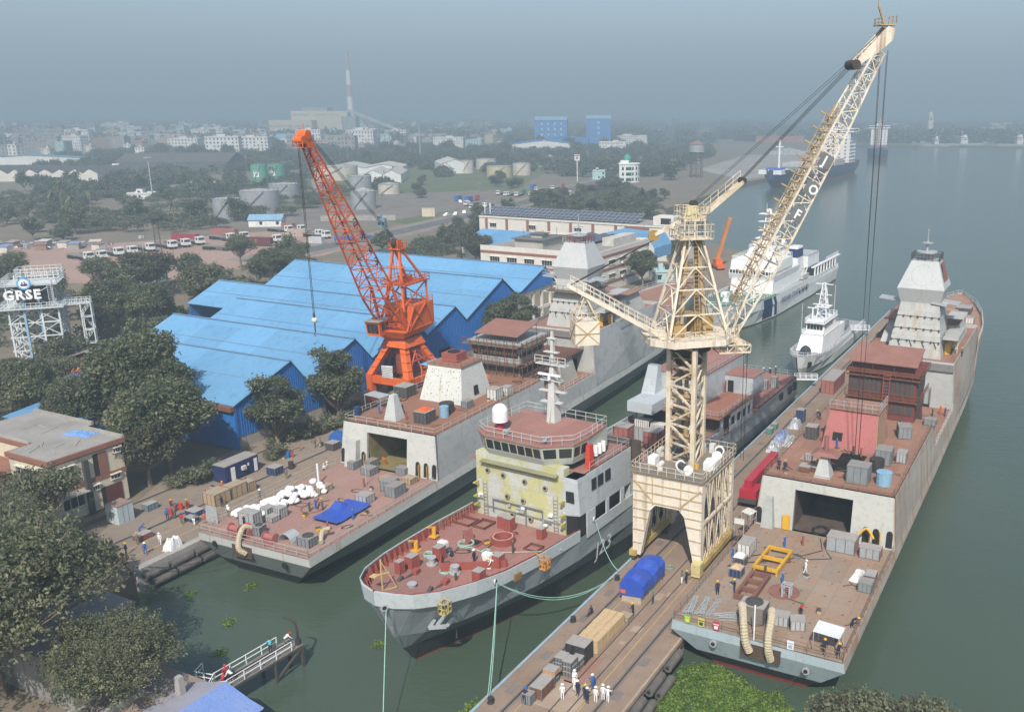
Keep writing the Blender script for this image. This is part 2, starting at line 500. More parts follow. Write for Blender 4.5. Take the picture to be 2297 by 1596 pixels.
# concrete quay along the left basin, set a little above the earth
q=MB().prism([(62.5,96.0),(322,96.4),(322,112),(120,117.5),(84,117.5),(66,108)],2.0,2.5)
struct(q,"quay",mat("quay_concrete",(0.25,0.195,0.15),(0.20,0.165,0.135),0.12,0.9))
q=MB()
for w in (98.9,101.3):q.box(62.8,130,w,w+0.16,2.5,2.506)
struct(q,"quay_line",YLINE)
q=MB().box(62.4,322,95.0,96.1,-1.5,2.75)
struct(q,"quay_edge",CONC)
q=MB()
for w in (104.2,113.0):
 q.box(66,220,w-0.07,w+0.07,2.5,2.62)
 q.box(66,220,w-0.35,w+0.35,2.5,2.506,1)
struct(q,"crane_rail",[DSTEEL,PIERG])
# finger pier between the ships
PW0,PW1,PZ=32.2,44.2,2.5
q=MB().box(40,252,PW0,PW1,1.3,PZ)
for u in range(44,252,6):
 for w in (33,38,43.4):q.cyl((u,w),0.45,-1.5,1.3,8)
struct(q,"pier",PIERC)
q=MB()
q.box(40,252,34.35,34.47,PZ,PZ+0.12);q.box(40,252,41.85,41.97,PZ,PZ+0.12)
q.box(40,252,38.1,38.2,PZ,PZ+0.05);q.box(40,252,36.55,36.65,PZ,PZ+0.05)
struct(q,"crane_rail",DSTEEL)
q=MB()
for w in (34.41,41.91):q.box(40,252,w-0.3,w+0.3,PZ,PZ+0.004)
struct(q,"rail_groove",PIERG)
q=MB()
for w in (35.75,40.9):q.box(40,98,w,w+0.12,PZ,PZ+0.005)
struct(q,"pier_line",YLINE)
q=MB()
random.seed(3)
for k in range(26):
 u=52+k*3.4+random.uniform(-0.6,0.6)
 w=42.55 if k%2 else 33.2
 q.box(u,u+1.5,w,w+0.85,PZ,PZ+0.008,0)
for (u,w,a,b) in ((62,36.0,4.5,4.6),(66.3,37.5,5,1.8),(77,36.4,1.2,1.1),(74.3,36.9,0.7,0.6),(84,37.2,1.6,1.1),(85.2,36.4,1,0.7)):
 q.box(u,u+a,w,w+b,PZ,PZ+0.006,1 if u<63 or u>70 else 2)
struct(q,"pier_cover",[PIERG,PIERP,mat("reddish_pier_patch",(0.30,0.165,0.125),None,0.5,0.9)])
q=MB()
q.box(40,252,44.2,44.5,2.2,2.62,0);q.box(40,252,31.95,32.2,2.2,2.62,1)
struct(q,"pier_edge",[mat("blue_edge_paint",(0.26,0.38,0.50),(0.30,0.27,0.23),0.6,0.8),PIERP])
# roads, yards and open ground inland
struct(MB().poly([(-330,300,2.31),(-150,286,2.31),(-112,345,2.31),(-105,380,2.31),(-150,425,2.31),(-215,372,2.31),(-330,352,2.31)]),"dirt_yard",REDEARTH,yard=False)
def ribbon(pts,wd,z):
 m=MB();L_,R_=[],[]
 for i,p in enumerate(pts):
  a,b=Vector(pts[max(i-1,0)]),Vector(pts[min(i+1,len(pts)-1)])
  d=(b-a).normalized();n=Vector((-d.y,d.x))*wd/2
  L_.append((p[0]+n.x,p[1]+n.y,z));R_.append((p[0]-n.x,p[1]-n.y,z))
 for i in range(len(pts)-1):m.poly([L_[i],R_[i],R_[i+1],L_[i+1]])
 return m
ROAD=[(-135,330),(-105,400),(-82,470),(-66,520),(-45,600),(-27,683),(-12,735),(-25,790),(-60,850)]
struct(ribbon(ROAD,22,2.314),"road_verge",mat("dusty_verge",(0.24,0.20,0.165),(0.19,0.165,0.14),0.1,0.95),yard=False)
struct(ribbon(ROAD,10,2.318),"road",ASPH,yard=False)
q=MB()
for i in range(60):
 t=i/60*7;k=int(t);a,b=Vector(ROAD[k]),Vector(ROAD[k+1]);p=a.lerp(b,t-k);d=(b-a).normalized()*1.5;n=Vector((-d.y,d.x)).normalized()*0.09
 q.poly([(*(p-n),2.322),(*(p+n),2.322),(*(p+d+n),2.322),(*(p+d-n),2.322)])
struct(q,"road_marking",mat("road_white",(0.6,0.6,0.58)),yard=False)
struct(MB().poly([(-190,430,2.312),(-130,420,2.312),(-70,560,2.312),(-85,640,2.312),(-160,600,2.312)]),"lorry_park",mat("oily_ground",(0.20,0.17,0.145),(0.14,0.12,0.105),0.1,0.95),yard=False)
struct(MB().poly([(95,730,2.312),(180,890,2.312),(240,1150,2.312),(150,1150,2.312),(70,860,2.312)]),"dock_apron",mat("pale_sandy_apron",(0.33,0.305,0.275),(0.22,0.21,0.19),0.03,0.95),yard=False)
struct(MB().poly([(-310,640,2.304),(-100,440,2.304),(-80,560,2.304),(-60,900,2.304),(-260,900,2.304)]),"scrub_ground",GRASS,yard=False)
struct(MB().poly([(-3300,1000,2.312),(-330,1150,2.312),(-150,2400,2.312),(-3300,2900,2.312)]),"city_ground",mat("city_grey",(0.28,0.26,0.24),(0.12,0.13,0.10),0.02,0.95),yard=False)
# ================================================================ ships
def hull_mesh(secs,strips,transom=True):
 """secs: stern-to-bow list of half sections [(x,y,z)...] bottom to top"""
 m=MB()
 for a,b in zip(secs,secs[1:]):
  for j in range(len(a)-1):
   for sg in (1,-1):
    m.poly([(p[0],sg*p[1],p[2]) for p in (a[j],b[j],b[j+1],a[j+1])],strips[j])
 if transom:
  a=secs[0]
  for j in range(len(a)-1):
   m.poly([(a[j][0],a[j][1],a[j][2]),(a[j][0],-a[j][1],a[j][2]),(a[j+1][0],-a[j+1][1],a[j+1][2]),(a[j+1][0],a[j+1][1],a[j+1][2])],strips[j])
 return m
def deck_mesh(pts,th=0.12,mi=0):
 """pts: (x, half breadth, z) or (x, y_right, y_left, z) along the ship"""
 m=MB()
 pts=[(p[0],-p[1],p[1],p[2]) if len(p)==3 else p for p in pts]
 for a,b in zip(pts,pts[1:]):
  m.hexa([(a[0],a[1],a[3]-th),(b[0],b[1],b[3]-th),(b[0],b[2],b[3]-th),(a[0],a[2],a[3]-th)],[(a[0],a[1],a[3]),(b[0],b[1],b[3]),(b[0],b[2],b[3]),(a[0],a[2],a[3])],mi)
 return m
def slab(m,st,z0,mi=0,sides=(1,-1),th=0.15):
 """outward leaning ship's side above the hull: st = (x, y at z0, y at top, z top)"""
 for a,b in zip(st,st[1:]):
  for sg in sides:
   lo=[(a[0],sg*a[1],z0),(b[0],sg*b[1],z0),(b[0],sg*(b[1]-th),z0),(a[0],sg*(a[1]-th),z0)]
   hi=[(a[0]+(a[4] if len(a)>4 else 0),sg*a[2],a[3]),(b[0]+(b[4] if len(b)>4 else 0),sg*b[2],b[3]),(b[0]+(b[4] if len(b)>4 else 0),sg*max(b[2]-th,0.01),b[3]),(a[0]+(a[4] if len(a)>4 else 0),sg*max(a[2]-th,0.01),a[3])]
   m.hexa(lo,hi,mi)
 return m
def oval(cx,cy,rx,ry,n=12):return [(cx+rx*math.cos(2*PI*k/n),cy+ry*math.sin(2*PI*k/n)) for k in range(n)]
FR_ST=[(0,5.0,8.9,8.75),(12,7.0,8.9,8.75),(25.5,7.8,8.9,8.65),(60,8.0,8.9,8.65),(90,7.6,8.8,8.6),(108,6.2,8.4,8.3),(120,4.6,7.2,7.3),(132,2.6,5.0,5.3),(141,1.1,2.8,3.1),(147,0.35,1.2,1.4),(149.6,0.04,0.05,0.06)]
def frigate(label,u,w,rz,rf):
 root=thing("frigate",label,"warship",u,w,0,rz)
 side=HULL_TAN if rf else HULL_GREY
 secs=[]
 for i,(x,a,k,d) in enumerate(FR_ST):
  sh=(0,-0.9,-2.2) if i==len(FR_ST)-1 else (0,0,0)
  x0=(2.2,1.8,1.0) if i==0 else (x+sh[2],x+sh[2],x+sh[1])
  secs.append([(x0[0],a*0.9,-1.2),(x0[1],a,0.35),(x0[2],(a*0.62+k*0.38),1.6),(x,k,3.9),(x,d,5.0)])
 hm=[ANTIF,BLACK,HULL_PALE,side,HULL_PALE] if rf else [BLACK,BLACK,mat("mid_grey_hull",(0.17,0.19,0.19),(0.14,0.16,0.16),0.2,0.5),mat("pale_grey_hull",(0.44,0.45,0.43),(0.38,0.39,0.37),0.15,0.55,streak=((0.28,0.17,0.10),0.25,0.7)),HULL_GREY]
 m=hull_mesh(secs,[0,1,2 if not rf else 3,3])
 # the transom keeps its own paint
 if rf:
  nt_=4
  for q_ in range(nt_):m.m[-1-q_]={0:4,1:4,2:1,3:0}[q_]
 hull=m.build("hull",hm,root)
 d=deck_mesh([(s[0],s[3]-0.02,5.0) for s in FR_ST[:3]])
 d.build("flight_deck",DECK_BROWN if rf else DECK_PINK,root)
 wall=HULL_GREY if not rf else mat("pale_green_grey_wall",(0.46,0.465,0.43),(0.40,0.41,0.385),0.2,0.6,streak=((0.33,0.22,0.13),0.3,0.7))
 # hangar block
 if rf:
  m=MB()
  for i in range(8):
   for j in range(6):m.prism(oval(2.5+i*3,-6.6+j*2.6,0.13,0.13,8),5.0,5.012)
  m.build("tie_down_points",RUSTY,root)
 m=MB()
 for y0,y1,t0,t1 in ((3.8,8.65,3.8,8.05),(-8.65,-3.3,-8.05,-3.3)):
  m.hexa([(25.5,y0,5),(25.9,y0,5),(25.9,y1,5),(25.5,y1,5)],[(26.2,t0,11.3),(26.6,t0,11.3),(26.6,t1,11.3),(26.2,t1,11.3)])
 m.hexa([(26.08,-3.3,10.2),(26.5,-3.3,10.2),(26.5,3.8,10.2),(26.08,3.8,10.2)],[(26.2,-3.3,11.3),(26.6,-3.3,11.3),(26.6,3.8,11.3),(26.2,3.8,11.3)])
 m.build("hangar_face",wall if rf else mat("pale_hangar_face",(0.50,0.50,0.47),(0.43,0.435,0.41),0.2,0.6,streak=((0.30,0.24,0.17),0.2,0.7)),root)
 m=slab(MB(),[(25.5,8.65,8.65,5.1),(26.2,8.65,8.05,11.3),(57,8.65,8.05,11.3)],5.0)
 m.build("hangar_side",side,root)
 m=MB()
 m.box(26.5,40,3.8,3.95,5,11.1);m.box(26.5,40,-3.45,-3.3,5,11.1);m.box(40,40.2,-3.45,3.95,5,11.1);m.box(26,40,-3.3,3.8,4.97,5.03)
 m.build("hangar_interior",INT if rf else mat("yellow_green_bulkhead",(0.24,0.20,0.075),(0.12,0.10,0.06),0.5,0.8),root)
 if rf:
  m=deck_mesh([(26.25,8.0,11.3),(31.6,8.0,11.3)])
  for y0,y1 in ((-8.0,-2.2),(2.0,8.0)):m.hexa([(31.6,y0,11.18),(38.6,y0,11.18),(38.6,y1,11.18),(31.6,y1,11.18)],[(31.6,y0,11.3),(38.6,y0,11.3),(38.6,y1,11.3),(31.6,y1,11.3)])
  m.hexa([(38.6,-8,11.18),(57,-8,11.18),(57,8,11.18),(38.6,8,11.18)],[(38.6,-8,11.3),(57,-8,11.3),(57,8,11.3),(38.6,8,11.3)])
  m.build("upper_deck",DECK_RUST,root)
 else :
  deck_mesh([(26.25,8.0,11.3),(57,8.0,11.3)]).build("upper_deck",mat("rust_brown_deck",(0.255,0.115,0.07),(0.23,0.13,0.09),0.3,0.85),root)
 m=slab(MB(),[(57,8.65,8.4,7.6),(76,8.65,8.4,7.6)],5.0)
 m.box(56.85,57.0,-8.1,8.1,7.4,11.2)
 m.build("waist_side",side,root)
 deck_mesh([(57,8.4,7.5),(76,8.4,7.5)]).build("waist_deck",DECK_RUST,root)
 # forward block
 blk=mat("plate_grey",(0.42,0.42,0.41),(0.34,0.345,0.34),0.18,0.6,streak=((0.31,0.2,0.12),0.3,0.5)) if rf else GREY_PATCH
 m=slab(MB(),[(76,8.65,7.8,15.2),(108,8.3,8.1,15.2)],5.0)
 m.build("forward_side",side if rf else mat("scraped_grey_side",(0.40,0.41,0.41),(0.28,0.285,0.29),0.09,0.6,contrast=0.06,streak=((0.30,0.31,0.32),0.3,0.3)),root)
 m=MB()
 m.hexa([(76,-8.4,7.5),(76.3,-8.4,7.5),(76.3,8.4,7.5),(76,8.4,7.5)],[(76,-7.8,13.9),(76.3,-7.8,13.9),(76.3,7.8,13.9),(76,7.8,13.9)])
 m.hexa([(75.6,-7.9,13.9),(76.3,-7.9,13.9),(76.3,7.9,13.9),(75.6,7.9,13.9)],[(74.9,-7.9,15.3),(76.3,-7.9,15.3),(76.3,7.9,15.3),(74.9,7.9,15.3)])
 m.build("waist_bulkhead",blk,root)
 m=MB()
 m.box(75.85,75.99,-4.6,-2.9,7.5,9.9);m.box(75.9,75.99,3,4.2,7.6,9.8)
 m.build_each("bulkhead_door",DARK,root)
 deck_mesh([(76,7.7,14.5),(108,8.0,14.5)]).build("block_deck",DECK_RUST,root)
 m=MB().box(107.8,108,-8,8,11,15.2)
 m.build("forward_bulkhead",blk,root)
 st=[(108,8.3,8.5,11.6),(120,7.3,8.1,11.8),(132,5.3,6.6,12.1),(141,3.1,4.4,12.4),(147,1.4,2.2,12.7,0.8),(149.6,0.06,0.1,12.9,2.0)]
 slab(MB(),[(s[0],s[1],s[2],s[3]+0.45,*(s[4:])) for s in st],5.0).build("forecastle_side",side,root)
 deck_mesh([(s[0]+(s[4] if len(s)>4 else 0),s[2]-0.1,s[3]) for s in st]).build("forecastle_deck",DECK_RUST if not rf else mat("tan_rust_deck",(0.33,0.20,0.14),(0.27,0.13,0.08),0.3,0.85),root)
 # mast tower and radar house
 tower=mat("tower_plating",(0.43,0.44,0.42),(0.345,0.35,0.335),0.25,0.6,streak=((0.36,0.27,0.16),0.7,0.5),plates=("yz",3.5,2)) if rf else GREY_PATCH
 c0=-0.6 if rf else 0.0
 m=MB().frustum((80.7,92,c0-4.5,c0+4.5),14.5,(82.9,89.5,c0-3.25,c0+3.1),23.4)
 mast=m.build("mast_tower",tower,root)
 m=MB()
 for z,x,h in ((17.2,81.3,3.9),(19.2,81.8,3.7),(21.2,82.3,3.5)):
  m.bar((x,c0-h,z),(x,c0+h,z),0.07)
  for k in range(7):m.box(x-0.25,x,c0-h+k*h/3-0.12,c0-h+k*h/3+0.12,z-0.15,z+0.15)
 for y in (-3,-1,1,3):
  m.bar((81.3,c0+y,17.3),(80.9,c0+y-0.6,16.3),0.09)
 m.build("mast_bracket",DSTEEL,mast)
 m=MB().frustum((83,89,c0-3.3,c0+3.2),23.4,(82.2,90,c0-3.9,c0+3.8),25.9)
 m.frustum((82.2,90,c0-3.9,c0+3.8),25.9,(84.2,88,c0-2.3,c0+2.1),30.4)
 house=m.build("radar_house",mat("radar_house_grey",(0.44,0.455,0.45),(0.38,0.40,0.405),0.3,0.6,streak=((0.35,0.27,0.19),0.12,0.5)),root)
 m=MB()
 nrm=Vector((-4.5,0,2.0)).normalized()
 def face(a,r):
  t=0.5+r*math.sin(a)/4.9
  return (82.2+2.0*t-0.02,c0+r*math.cos(a),25.9+4.5*t+0.01)
 if rf:
  pts=[face(2*PI*k/28,1.95) for k in range(29)]
  for k in range(0,28):m.sphere(face(2*PI*k/28,1.75),0.055,4)
  m.poly([(84.0,c0-3.35,27.0),(88.8,c0-3.35,27.0),(87.4,c0-2.45,30.2),(84.9,c0-2.45,30.2)],1)
  m.v=m.v[:-4]+[(x,y-0.22,z) for x,y,z in m.v[-4:]]
  m.build("array_mount",[DSTEEL,mat("brick_red_panel",(0.27,0.12,0.09))],house)
 m=MB().cyl((86.1,c0),1.7,31.6,31.85,20).cyl((86.1,c0),0.35,30.4,31.6,8).cyl((86.1,c0),0.2,31.8,33.6,8).cyl((86.1,c0),0.9,33.2,33.3,14).cyl((86.1,c0),0.09,33.3,35.6,6)
 m.box(85.8,86.4,c0-0.08,c0+0.08,35.3,35.5)
 m.build("antenna",GALV,root)
 m=MB().rail([(84.2,c0-2.4,30.4),(88,c0-2.4,30.4),(88,c0+2.2,30.4),(84.2,c0+2.2,30.4)],1.2,1.1,0.05,closed=True,mid=2)
 m.build("antenna_guard",RUSTY if not rf else DSTEEL,house)
 m=MB()
 for y0,y1,x in ((3.3,7.0,84),(-3.4,-6.2,84.5),(-1.9,-4.4,82.6)):
  a,b=sorted((c0+y0,c0+y1))
  m.hexa([(x,a,23.2),(x+2.6,a,23.2),(x+2.6,b,23.5),(x,b,23.5)],[(x,a,23.42),(x+2.6,a,23.42),(x+2.6,b,23.72),(x,b,23.72)])
 if not rf:m.rail([(84,c0+3.3,23.5),(84,c0+7,23.7),(86.6,c0+7,23.7)],1.1,1.2)
 m.build_each("mast_wing",GALV,root) if rf else m.build("mast_wing",GALV,root)
 if not rf:
  m=MB()
  m.box(80.6,90,c0-4.4,c0+4.4,21.3,21.5).rail([(80.6,c0+4.4,21.5),(80.6,c0-4.4,21.5),(90,c0-4.4,21.5)],1.1,1.2)
  m.build("mast_platform",mat("platform_brown",(0.16,0.12,0.09)),root)
  # bridge
 m=MB().frustum((89,104,-6.6,6.6),14.6,(90.5,102,-5.6,5.6),18.6)
 br=m.build("bridge",tower,root)
 MB().box(90,102.3,-6.4,6.4,18.6,18.75).build("bridge_roof",DECK_RUST,br)
 m=MB().box(86,92,-7.2,-3.5,17.1,17.25).rail([(86,-3.8,17.25),(86,-7.2,17.25),(92,-7.2,17.25)],1.1,1.3)
 m.box(88,94,-7.4,-4.5,20.2,20.35);m.bar((86.3,-7,14.5),(86.3,-7,17.1),0.15)
 m.hexa([(82,-7.5,17.7),(90,-7.5,17.7),(90,-5,17.7),(82,-5,17.7)],[(82,-7.6,18.4),(90,-7.6,18.4),(90,-5,18.0),(82,-5,18.0)])
 m.build("bridge_wing",GREY_PATCH,root)
 # yellow watertight doors standing open along the block
 for k,(x,y) in enumerate(((84.5,-5.6),(86.8,-5.5),(89.6,-6.3)) if rf else ((80.6,-5.9),(84,-5.6),(87.2,-6.2))):
  m=MB().obox(x,y,14.55,0.12,0.95,1.95,R(35),0)
  m.obox(x+0.09,y-0.02,14.8,0.08,0.6,1.4,R(35),0)
  m.build("watertight_door",YELLOW,root)
  # uptake casing
 if rf:
  m=MB().frustum((39.6,47.5,-3.1,4.2),11.3,(41.6,46.4,-2.7,3.7),16.2,0)
  cs=m.build("uptake_casing",CASRED,root)
  MB().hexa([(39.5,-3.12,11.3),(47.4,-3.12,11.3),(47.4,-3.0,11.3),(39.5,-3.0,11.3)],[(41.5,-2.72,16.2),(46.3,-2.72,16.2),(46.3,-2.6,16.2),(41.5,-2.6,16.2)]).build("rusty_side_plate",mat("tan_primer",(0.36,0.235,0.15),(0.30,0.17,0.10),0.4,0.8),cs)
  m=MB().box(41.3,46.6,-2.9,3.9,16.2,16.35).rail([(41.4,3.8,16.35),(41.4,-2.8,16.35),(46.5,-2.8,16.35)],1.1,1.0,0.03,1,1)
  m.build("casing_top",[DECK_RUST,GALV],cs)
  MB().hexa([(39.93,1.6,12.3),(40.1,1.6,12.3),(40.1,2.9,12.3),(39.93,2.9,12.3)],[(40.36,1.6,13.3),(40.5,1.6,13.3),(40.5,2.9,13.3),(40.36,2.9,13.3)]).build("casing_opening",DARK,cs)
  # shaft opening down into the hangar: dark trunk walls under the deck
  m=MB().box(31.5,31.6,-2.2,2.0,7,11.25).box(38.5,38.6,-2.2,2.0,7,11.25).box(31.6,38.5,-2.3,-2.2,7,11.25).box(31.6,38.5,2.0,2.1,7,11.25)
  m.build("deck_trunk",DARK,root)
  m=MB().frustum((28.4,30.4,0.2,2.2),11.3,(28.9,29.9,0.75,1.65),13.9,0)
  m.frustum((28.4,31.2,-0.6,2.8),14.1,(28.8,30.8,0.3,2.0),14.5,1).cyl((29.8,1.2),0.3,14.5,16.4,8,1)
  m.build("gun_mount",[mat("pale_fairing",(0.47,0.49,0.48)),mat("red_primer_cap",(0.27,0.12,0.10))],root)
  # funnel with its rows of louvres
  m=MB().box(54.8,62.5,-5.3,4.4,7.5,18.2)
  m.box(54.3,63,-5.7,4.8,18.2,18.5).box(55.5,62,-4.6,3.7,18.5,19.2)
  fn=m.build("funnel",FUNRED,root)
  for z0,z1 in ((15.1,17.3),(12.3,13.7),(8.6,10.9)):
   m=MB()
   for k in range(14):
    y=-4.9+k*0.67
    m.box(54.68,54.82,y,y+0.48,z0,z1)
   for k in range(9):
    x=55.4+k*0.78
    m.box(x,x+0.55,-5.42,-5.28,z0,z1)
   m.build("louvre",DSTEEL,fn)
  m=MB()
  for z in (14.4,17.7):
   m.rail([(54.2,4.7,z),(54.2,-5.9,z),(62.5,-5.9,z)],1.0,1.2,0.04)
   m.box(54.2,54.75,-5.9,4.7,z-0.1,z)
  m.build("catwalk",RUSTY,fn)
  m=MB()
  m.hexa([(54.4,-5.3,19.6),(60.3,-5.3,21.0),(60.3,4.4,21.0),(54.4,4.4,19.6)],[(54.4,-5.3,19.75),(60.3,-5.3,21.15),(60.3,4.4,21.15),(54.4,4.4,19.75)])
  for y in (-5,-2,1,4):
   m.bar((54.7,y,18.5),(54.7,y,19.7),0.1,mi=1);m.bar((60,y,18.5),(60,y,21),0.1,mi=1)
  m.build("funnel_canopy",[ROOFRED,DSTEEL],fn)
  MB().ladder((53.9,-1.2,11.4),(54.1,-1.2,18.6),0.9,0.5,0.09).build("ladder",REDB,fn)
  m=MB().frustum((46.5,55,-8.0,-5.2),7.5,(47,55,-7.6,-5.2),11.0)
  m.build("side_sponson",wall,root)
 else :
  m=MB().frustum((39.4,47.8,-3.6,4.3),11.3,(40.6,46.2,-2.9,3.1),16.9)
  cs=m.build("uptake_casing",mat("white_casing",(0.60,0.61,0.57),(0.53,0.54,0.50),0.3,0.55,streak=((0.36,0.31,0.22),0.15,0.6)),root)
  m=MB().box(40.4,46.4,-3.1,3.3,16.9,17.05).rail([(40.5,3.2,17),(40.5,-3,17),(46.3,-3,17)],1.0,1.2,0.03)
  m.build("casing_top",DECK_RUST,cs)
  m=MB()
  m.ring((43.4,0.2),0.9,1.0,17.0,18.6,16,1);m.box(42,44.8,-1.2,1.6,17.05,18.5)
  m.cyl((43.4,0.2),0.85,18.5,18.52,16,1)
  m.build("top_vent",[REDB,DARK],cs)
  m=MB().hexa([(43,-3.62,12),(44.2,-3.62,12),(44.2,-3.4,12),(43,-3.4,12)],[(43.1,-3.48,13.4),(44.1,-3.48,13.4),(44.1,-3.3,13.4),(43.1,-3.3,13.4)])
  m.build("casing_opening",DARK,cs)
  m=MB()
  random.seed(5)
  for k in range(46):
   y,z=random.uniform(-3,3.6),random.uniform(11.7,16.4)
   x=39.4+(z-11.3)/5.6*1.2
   m.box(x-0.03,x+0.05,y,y+0.1,z,z+0.12)
  m.build("casing_fitting",DSTEEL,cs)
  # scaffolded funnel
  f0=1.5
  m=MB().box(57.5,66,f0-4.6,f0+4.6,7.5,16.4)
  m.hexa([(57.2,f0-5,15.2),(66.3,f0-5,15.2),(66.3,f0+5,15.2),(57.2,f0+5,15.2)],[(56.8,f0-5.4,16.8),(66.8,f0-5.4,16.8),(66.8,f0+5.4,16.8),(56.8,f0+5.4,16.8)])
  fn=m.build("funnel",mat("funnel_grey",(0.36,0.37,0.36),(0.27,0.275,0.27),0.3,0.7,streak=((0.22,0.13,0.08),0.3,0.8)),root)
  for z0,z1 in ((14.3,15.9),(11.2,12.4),(8.2,10.2)):
   m=MB()
   for k in range(15):
    y=f0-4.4+k*0.6
    m.box(57.36,57.52,y,y+0.45,z0,z1)
    if z0>14:m.box(56.9,57.0,y,y+0.45,z0+0.5,z1+0.5)
   for k in range(12):m.box(57.8+k*0.68,58.3+k*0.68,f0-4.74,f0-4.58,z0,z1)
   m.build("louvre",mat("brown_louvre",(0.115,0.065,0.05)),fn)
  for z in (10.7,13.2,16.3):
   m=MB()
   for x0,x1,y0,y1 in ((56.0,57.3,f0-6,f0+6),(56.0,67,f0-6.2,f0-5)):m.box(x0,x1,y0,y1,z,z+0.08)
   m.rail([(56.0,f0+6,z),(56.0,f0-6.2,z),(67,f0-6.2,z)],1.1,1.5,0.04,1)
   for k in range(8):
    m.bar((56.05,f0-6+k*1.7,z-2.2),(56.05,f0-6+k*1.7,z+1.2),0.08,mi=1)
   for k in range(6):m.bar((57.5+k*1.8,f0-6.15,z-2.2),(57.5+k*1.8,f0-6.15,z+1.2),0.08,mi=1)
   m.build("scaffold",[mat("scaffold_board",(0.20,0.15,0.115)),RUSTY],fn)
  m=MB()
  m.hexa([(57.5,f0-4.4,17.9),(64.5,f0-4.4,19.0),(64.5,f0+4.2,19.0),(57.5,f0+4.2,17.9)],[(57.5,f0-4.4,18.05),(64.5,f0-4.4,19.15),(64.5,f0+4.2,19.15),(57.5,f0+4.2,18.05)])
  for y in (-4.2,-1.5,1.3,4):m.bar((57.8,f0+y,16.8),(57.8,f0+y,18),0.1,mi=1);m.bar((64.2,f0+y,16.8),(64.2,f0+y,19),0.1,mi=1)
  m.build("funnel_canopy",[ROOFRED,DSTEEL],fn)
  m=MB().frustum((66.5,72.5,-6.5,0.5),7.5,(67.3,72,-5.4,0),11.8)
  dh=m.build("deck_house",mat("stained_grey",(0.37,0.36,0.33),(0.30,0.27,0.23),0.4,0.7,streak=((0.3,0.18,0.1),0.3,0.6)),root)
  m=MB().box(67,76,-6,2,11.8,11.95).rail([(67.1,2,11.95),(67.1,-5.9,11.95),(76,-5.9,11.95)],1.0,1.3)
  m.build("house_roof",mat("dark_rust_deck",(0.15,0.07,0.05)),dh)
  MB().ladder((66.4,-6.6,7.5),(66.8,-4.6,12),0.8,0.4,0.07,side=(1,0,0)).build("ladder",DSTEEL,dh)
  m=MB().frustum((29.0,31.2,0.8,3.0),11.3,(29.7,30.6,1.5,2.3),15.0)
  m.build("gun_mount",mat("pale_fairing",(0.47,0.49,0.48)),root)
  m=MB()
  for k in range(7):m.bar((86+k*1.4,-8.05,15.25),(86.6+k*1.4,-8.9,15.6),0.09)
  m.bar((86,-8.9,15.6),(95,-8.9,15.6),0.1)
  m.build("side_bracket",mat("olive_bracket",(0.22,0.21,0.12)),root)
  # wing structure on the hangar face and openings through it
 if rf:
  MB().frustum((24.6,25.7,3.9+2.1,7.6),5.03,(25.2,26.0,4.3+2.1,7.2),8.9).build("face_housing",mat("grey_housing",(0.40,0.415,0.40)),root)
 else :
  MB().frustum((24.4,25.7,5.0,7.0),5.03,(25.0,26.0,5.0,7.0),9.0).build("face_housing",mat("pale_housing",(0.48,0.485,0.46)),root)
 for y in ((8.15,-5.1,-6.3,-7.9) if rf else (8.1,4.4,-5.2,-6.6,-8.0)):
  m=MB()
  pr=[(y-0.38,5.2),(y+0.38,5.2),(y+0.38,6.9)]+[(y+0.38*math.cos(a),6.9+0.38*math.sin(a)) for a in (0.8,1.57,2.34)]+[(y-0.38,6.9)]
  m.poly([(25.46+(z-5)*0.111,yy,z) for yy,z in pr])
  dm=m.build("doorway",DARK,root)
  if abs(y) not in (8.15,7.9,8.1,8.0):
   MB().obox(25.3,y-0.5,5.15,0.9,0.1,1.9,R(20)).build("door",YELLOW if rf else mat("ochre_door",(0.40,0.24,0.04)),dm)
 if rf:MB().obox(25.2,2.9+1.6,5.1,0.18,0.9,1.9,R(3)).build("watertight_door",YELLOW,root)
 # stern opening, fairleads
 m=MB()
 y0,y1=(-2.6,1.4) if rf else (0.2,3.2)
 m.hexa([(-0.06,y0,3.0),(0.2,y0,3.0),(0.2,y1,3.0),(-0.06,y1,3.0)],[(-0.06,y0-0.1,4.5),(0.2,y0-0.1,4.5),(0.2,y1+0.1,4.5),(-0.06,y1+0.1,4.5)])
 m.build("stern_opening",mat("brown_recess",(0.085,0.055,0.04)),root)
 for y,z in (((4.3,3.4),(-5.2,3.1)) if rf else ((6.2,3.9),(-4.9,3.3))):
  m=MB().cyl((y,z),0.38,-0.10,0.1,12,0,axis='x').cyl((y,z),0.22,-0.12,0.1,10,1,axis='x')
  m.build("fairlead",[GALV,DARK] if rf else [DARK,DARK],root)
  # rails
 rm=mat("rusty_rail",(0.24,0.15,0.10)) if rf else mat("stained_rail",(0.42,0.40,0.36))
 m=MB().rail([(24.5,-8.6,5),(0.1,-8.65,5),(0.1,8.65,5),(24.5,8.6,5)],1.0,1.7,0.032)
 m.build("stern_rail",rm,root)
 m=MB().rail([(57,-7.9,11.3),(26.4,-7.9,11.3),(26.4,7.9,11.3),(57,7.9,11.3)],1.0,1.9,0.032)
 m.build("deck_rail",rm,root)
 m=MB().rail([(57,-8.3,7.6),(76,-8.3,7.6)],1.0,1.7,0.032)
 m.rail([(108,-8.4,12),(120,-8.0,12.2),(132,-6.5,12.5),(141,-4.3,12.8),(149,-0.5,13.2),(149,0.5,13.2),(141,4.3,12.8),(132,6.5,12.5),(120,8,12.2),(108,8.4,12)],1.05,2.2,0.035)
 m.build("bow_rail",mat("pale_rail",(0.5,0.5,0.48)),root)
 return root
RF0,LF0=(77.3,24.0),(70.2,84.4)
frigate("grey and rust frigate fitting out right of the pier, with a red casing and funnel",*RF0,0,True)
LFA=R(1.9)
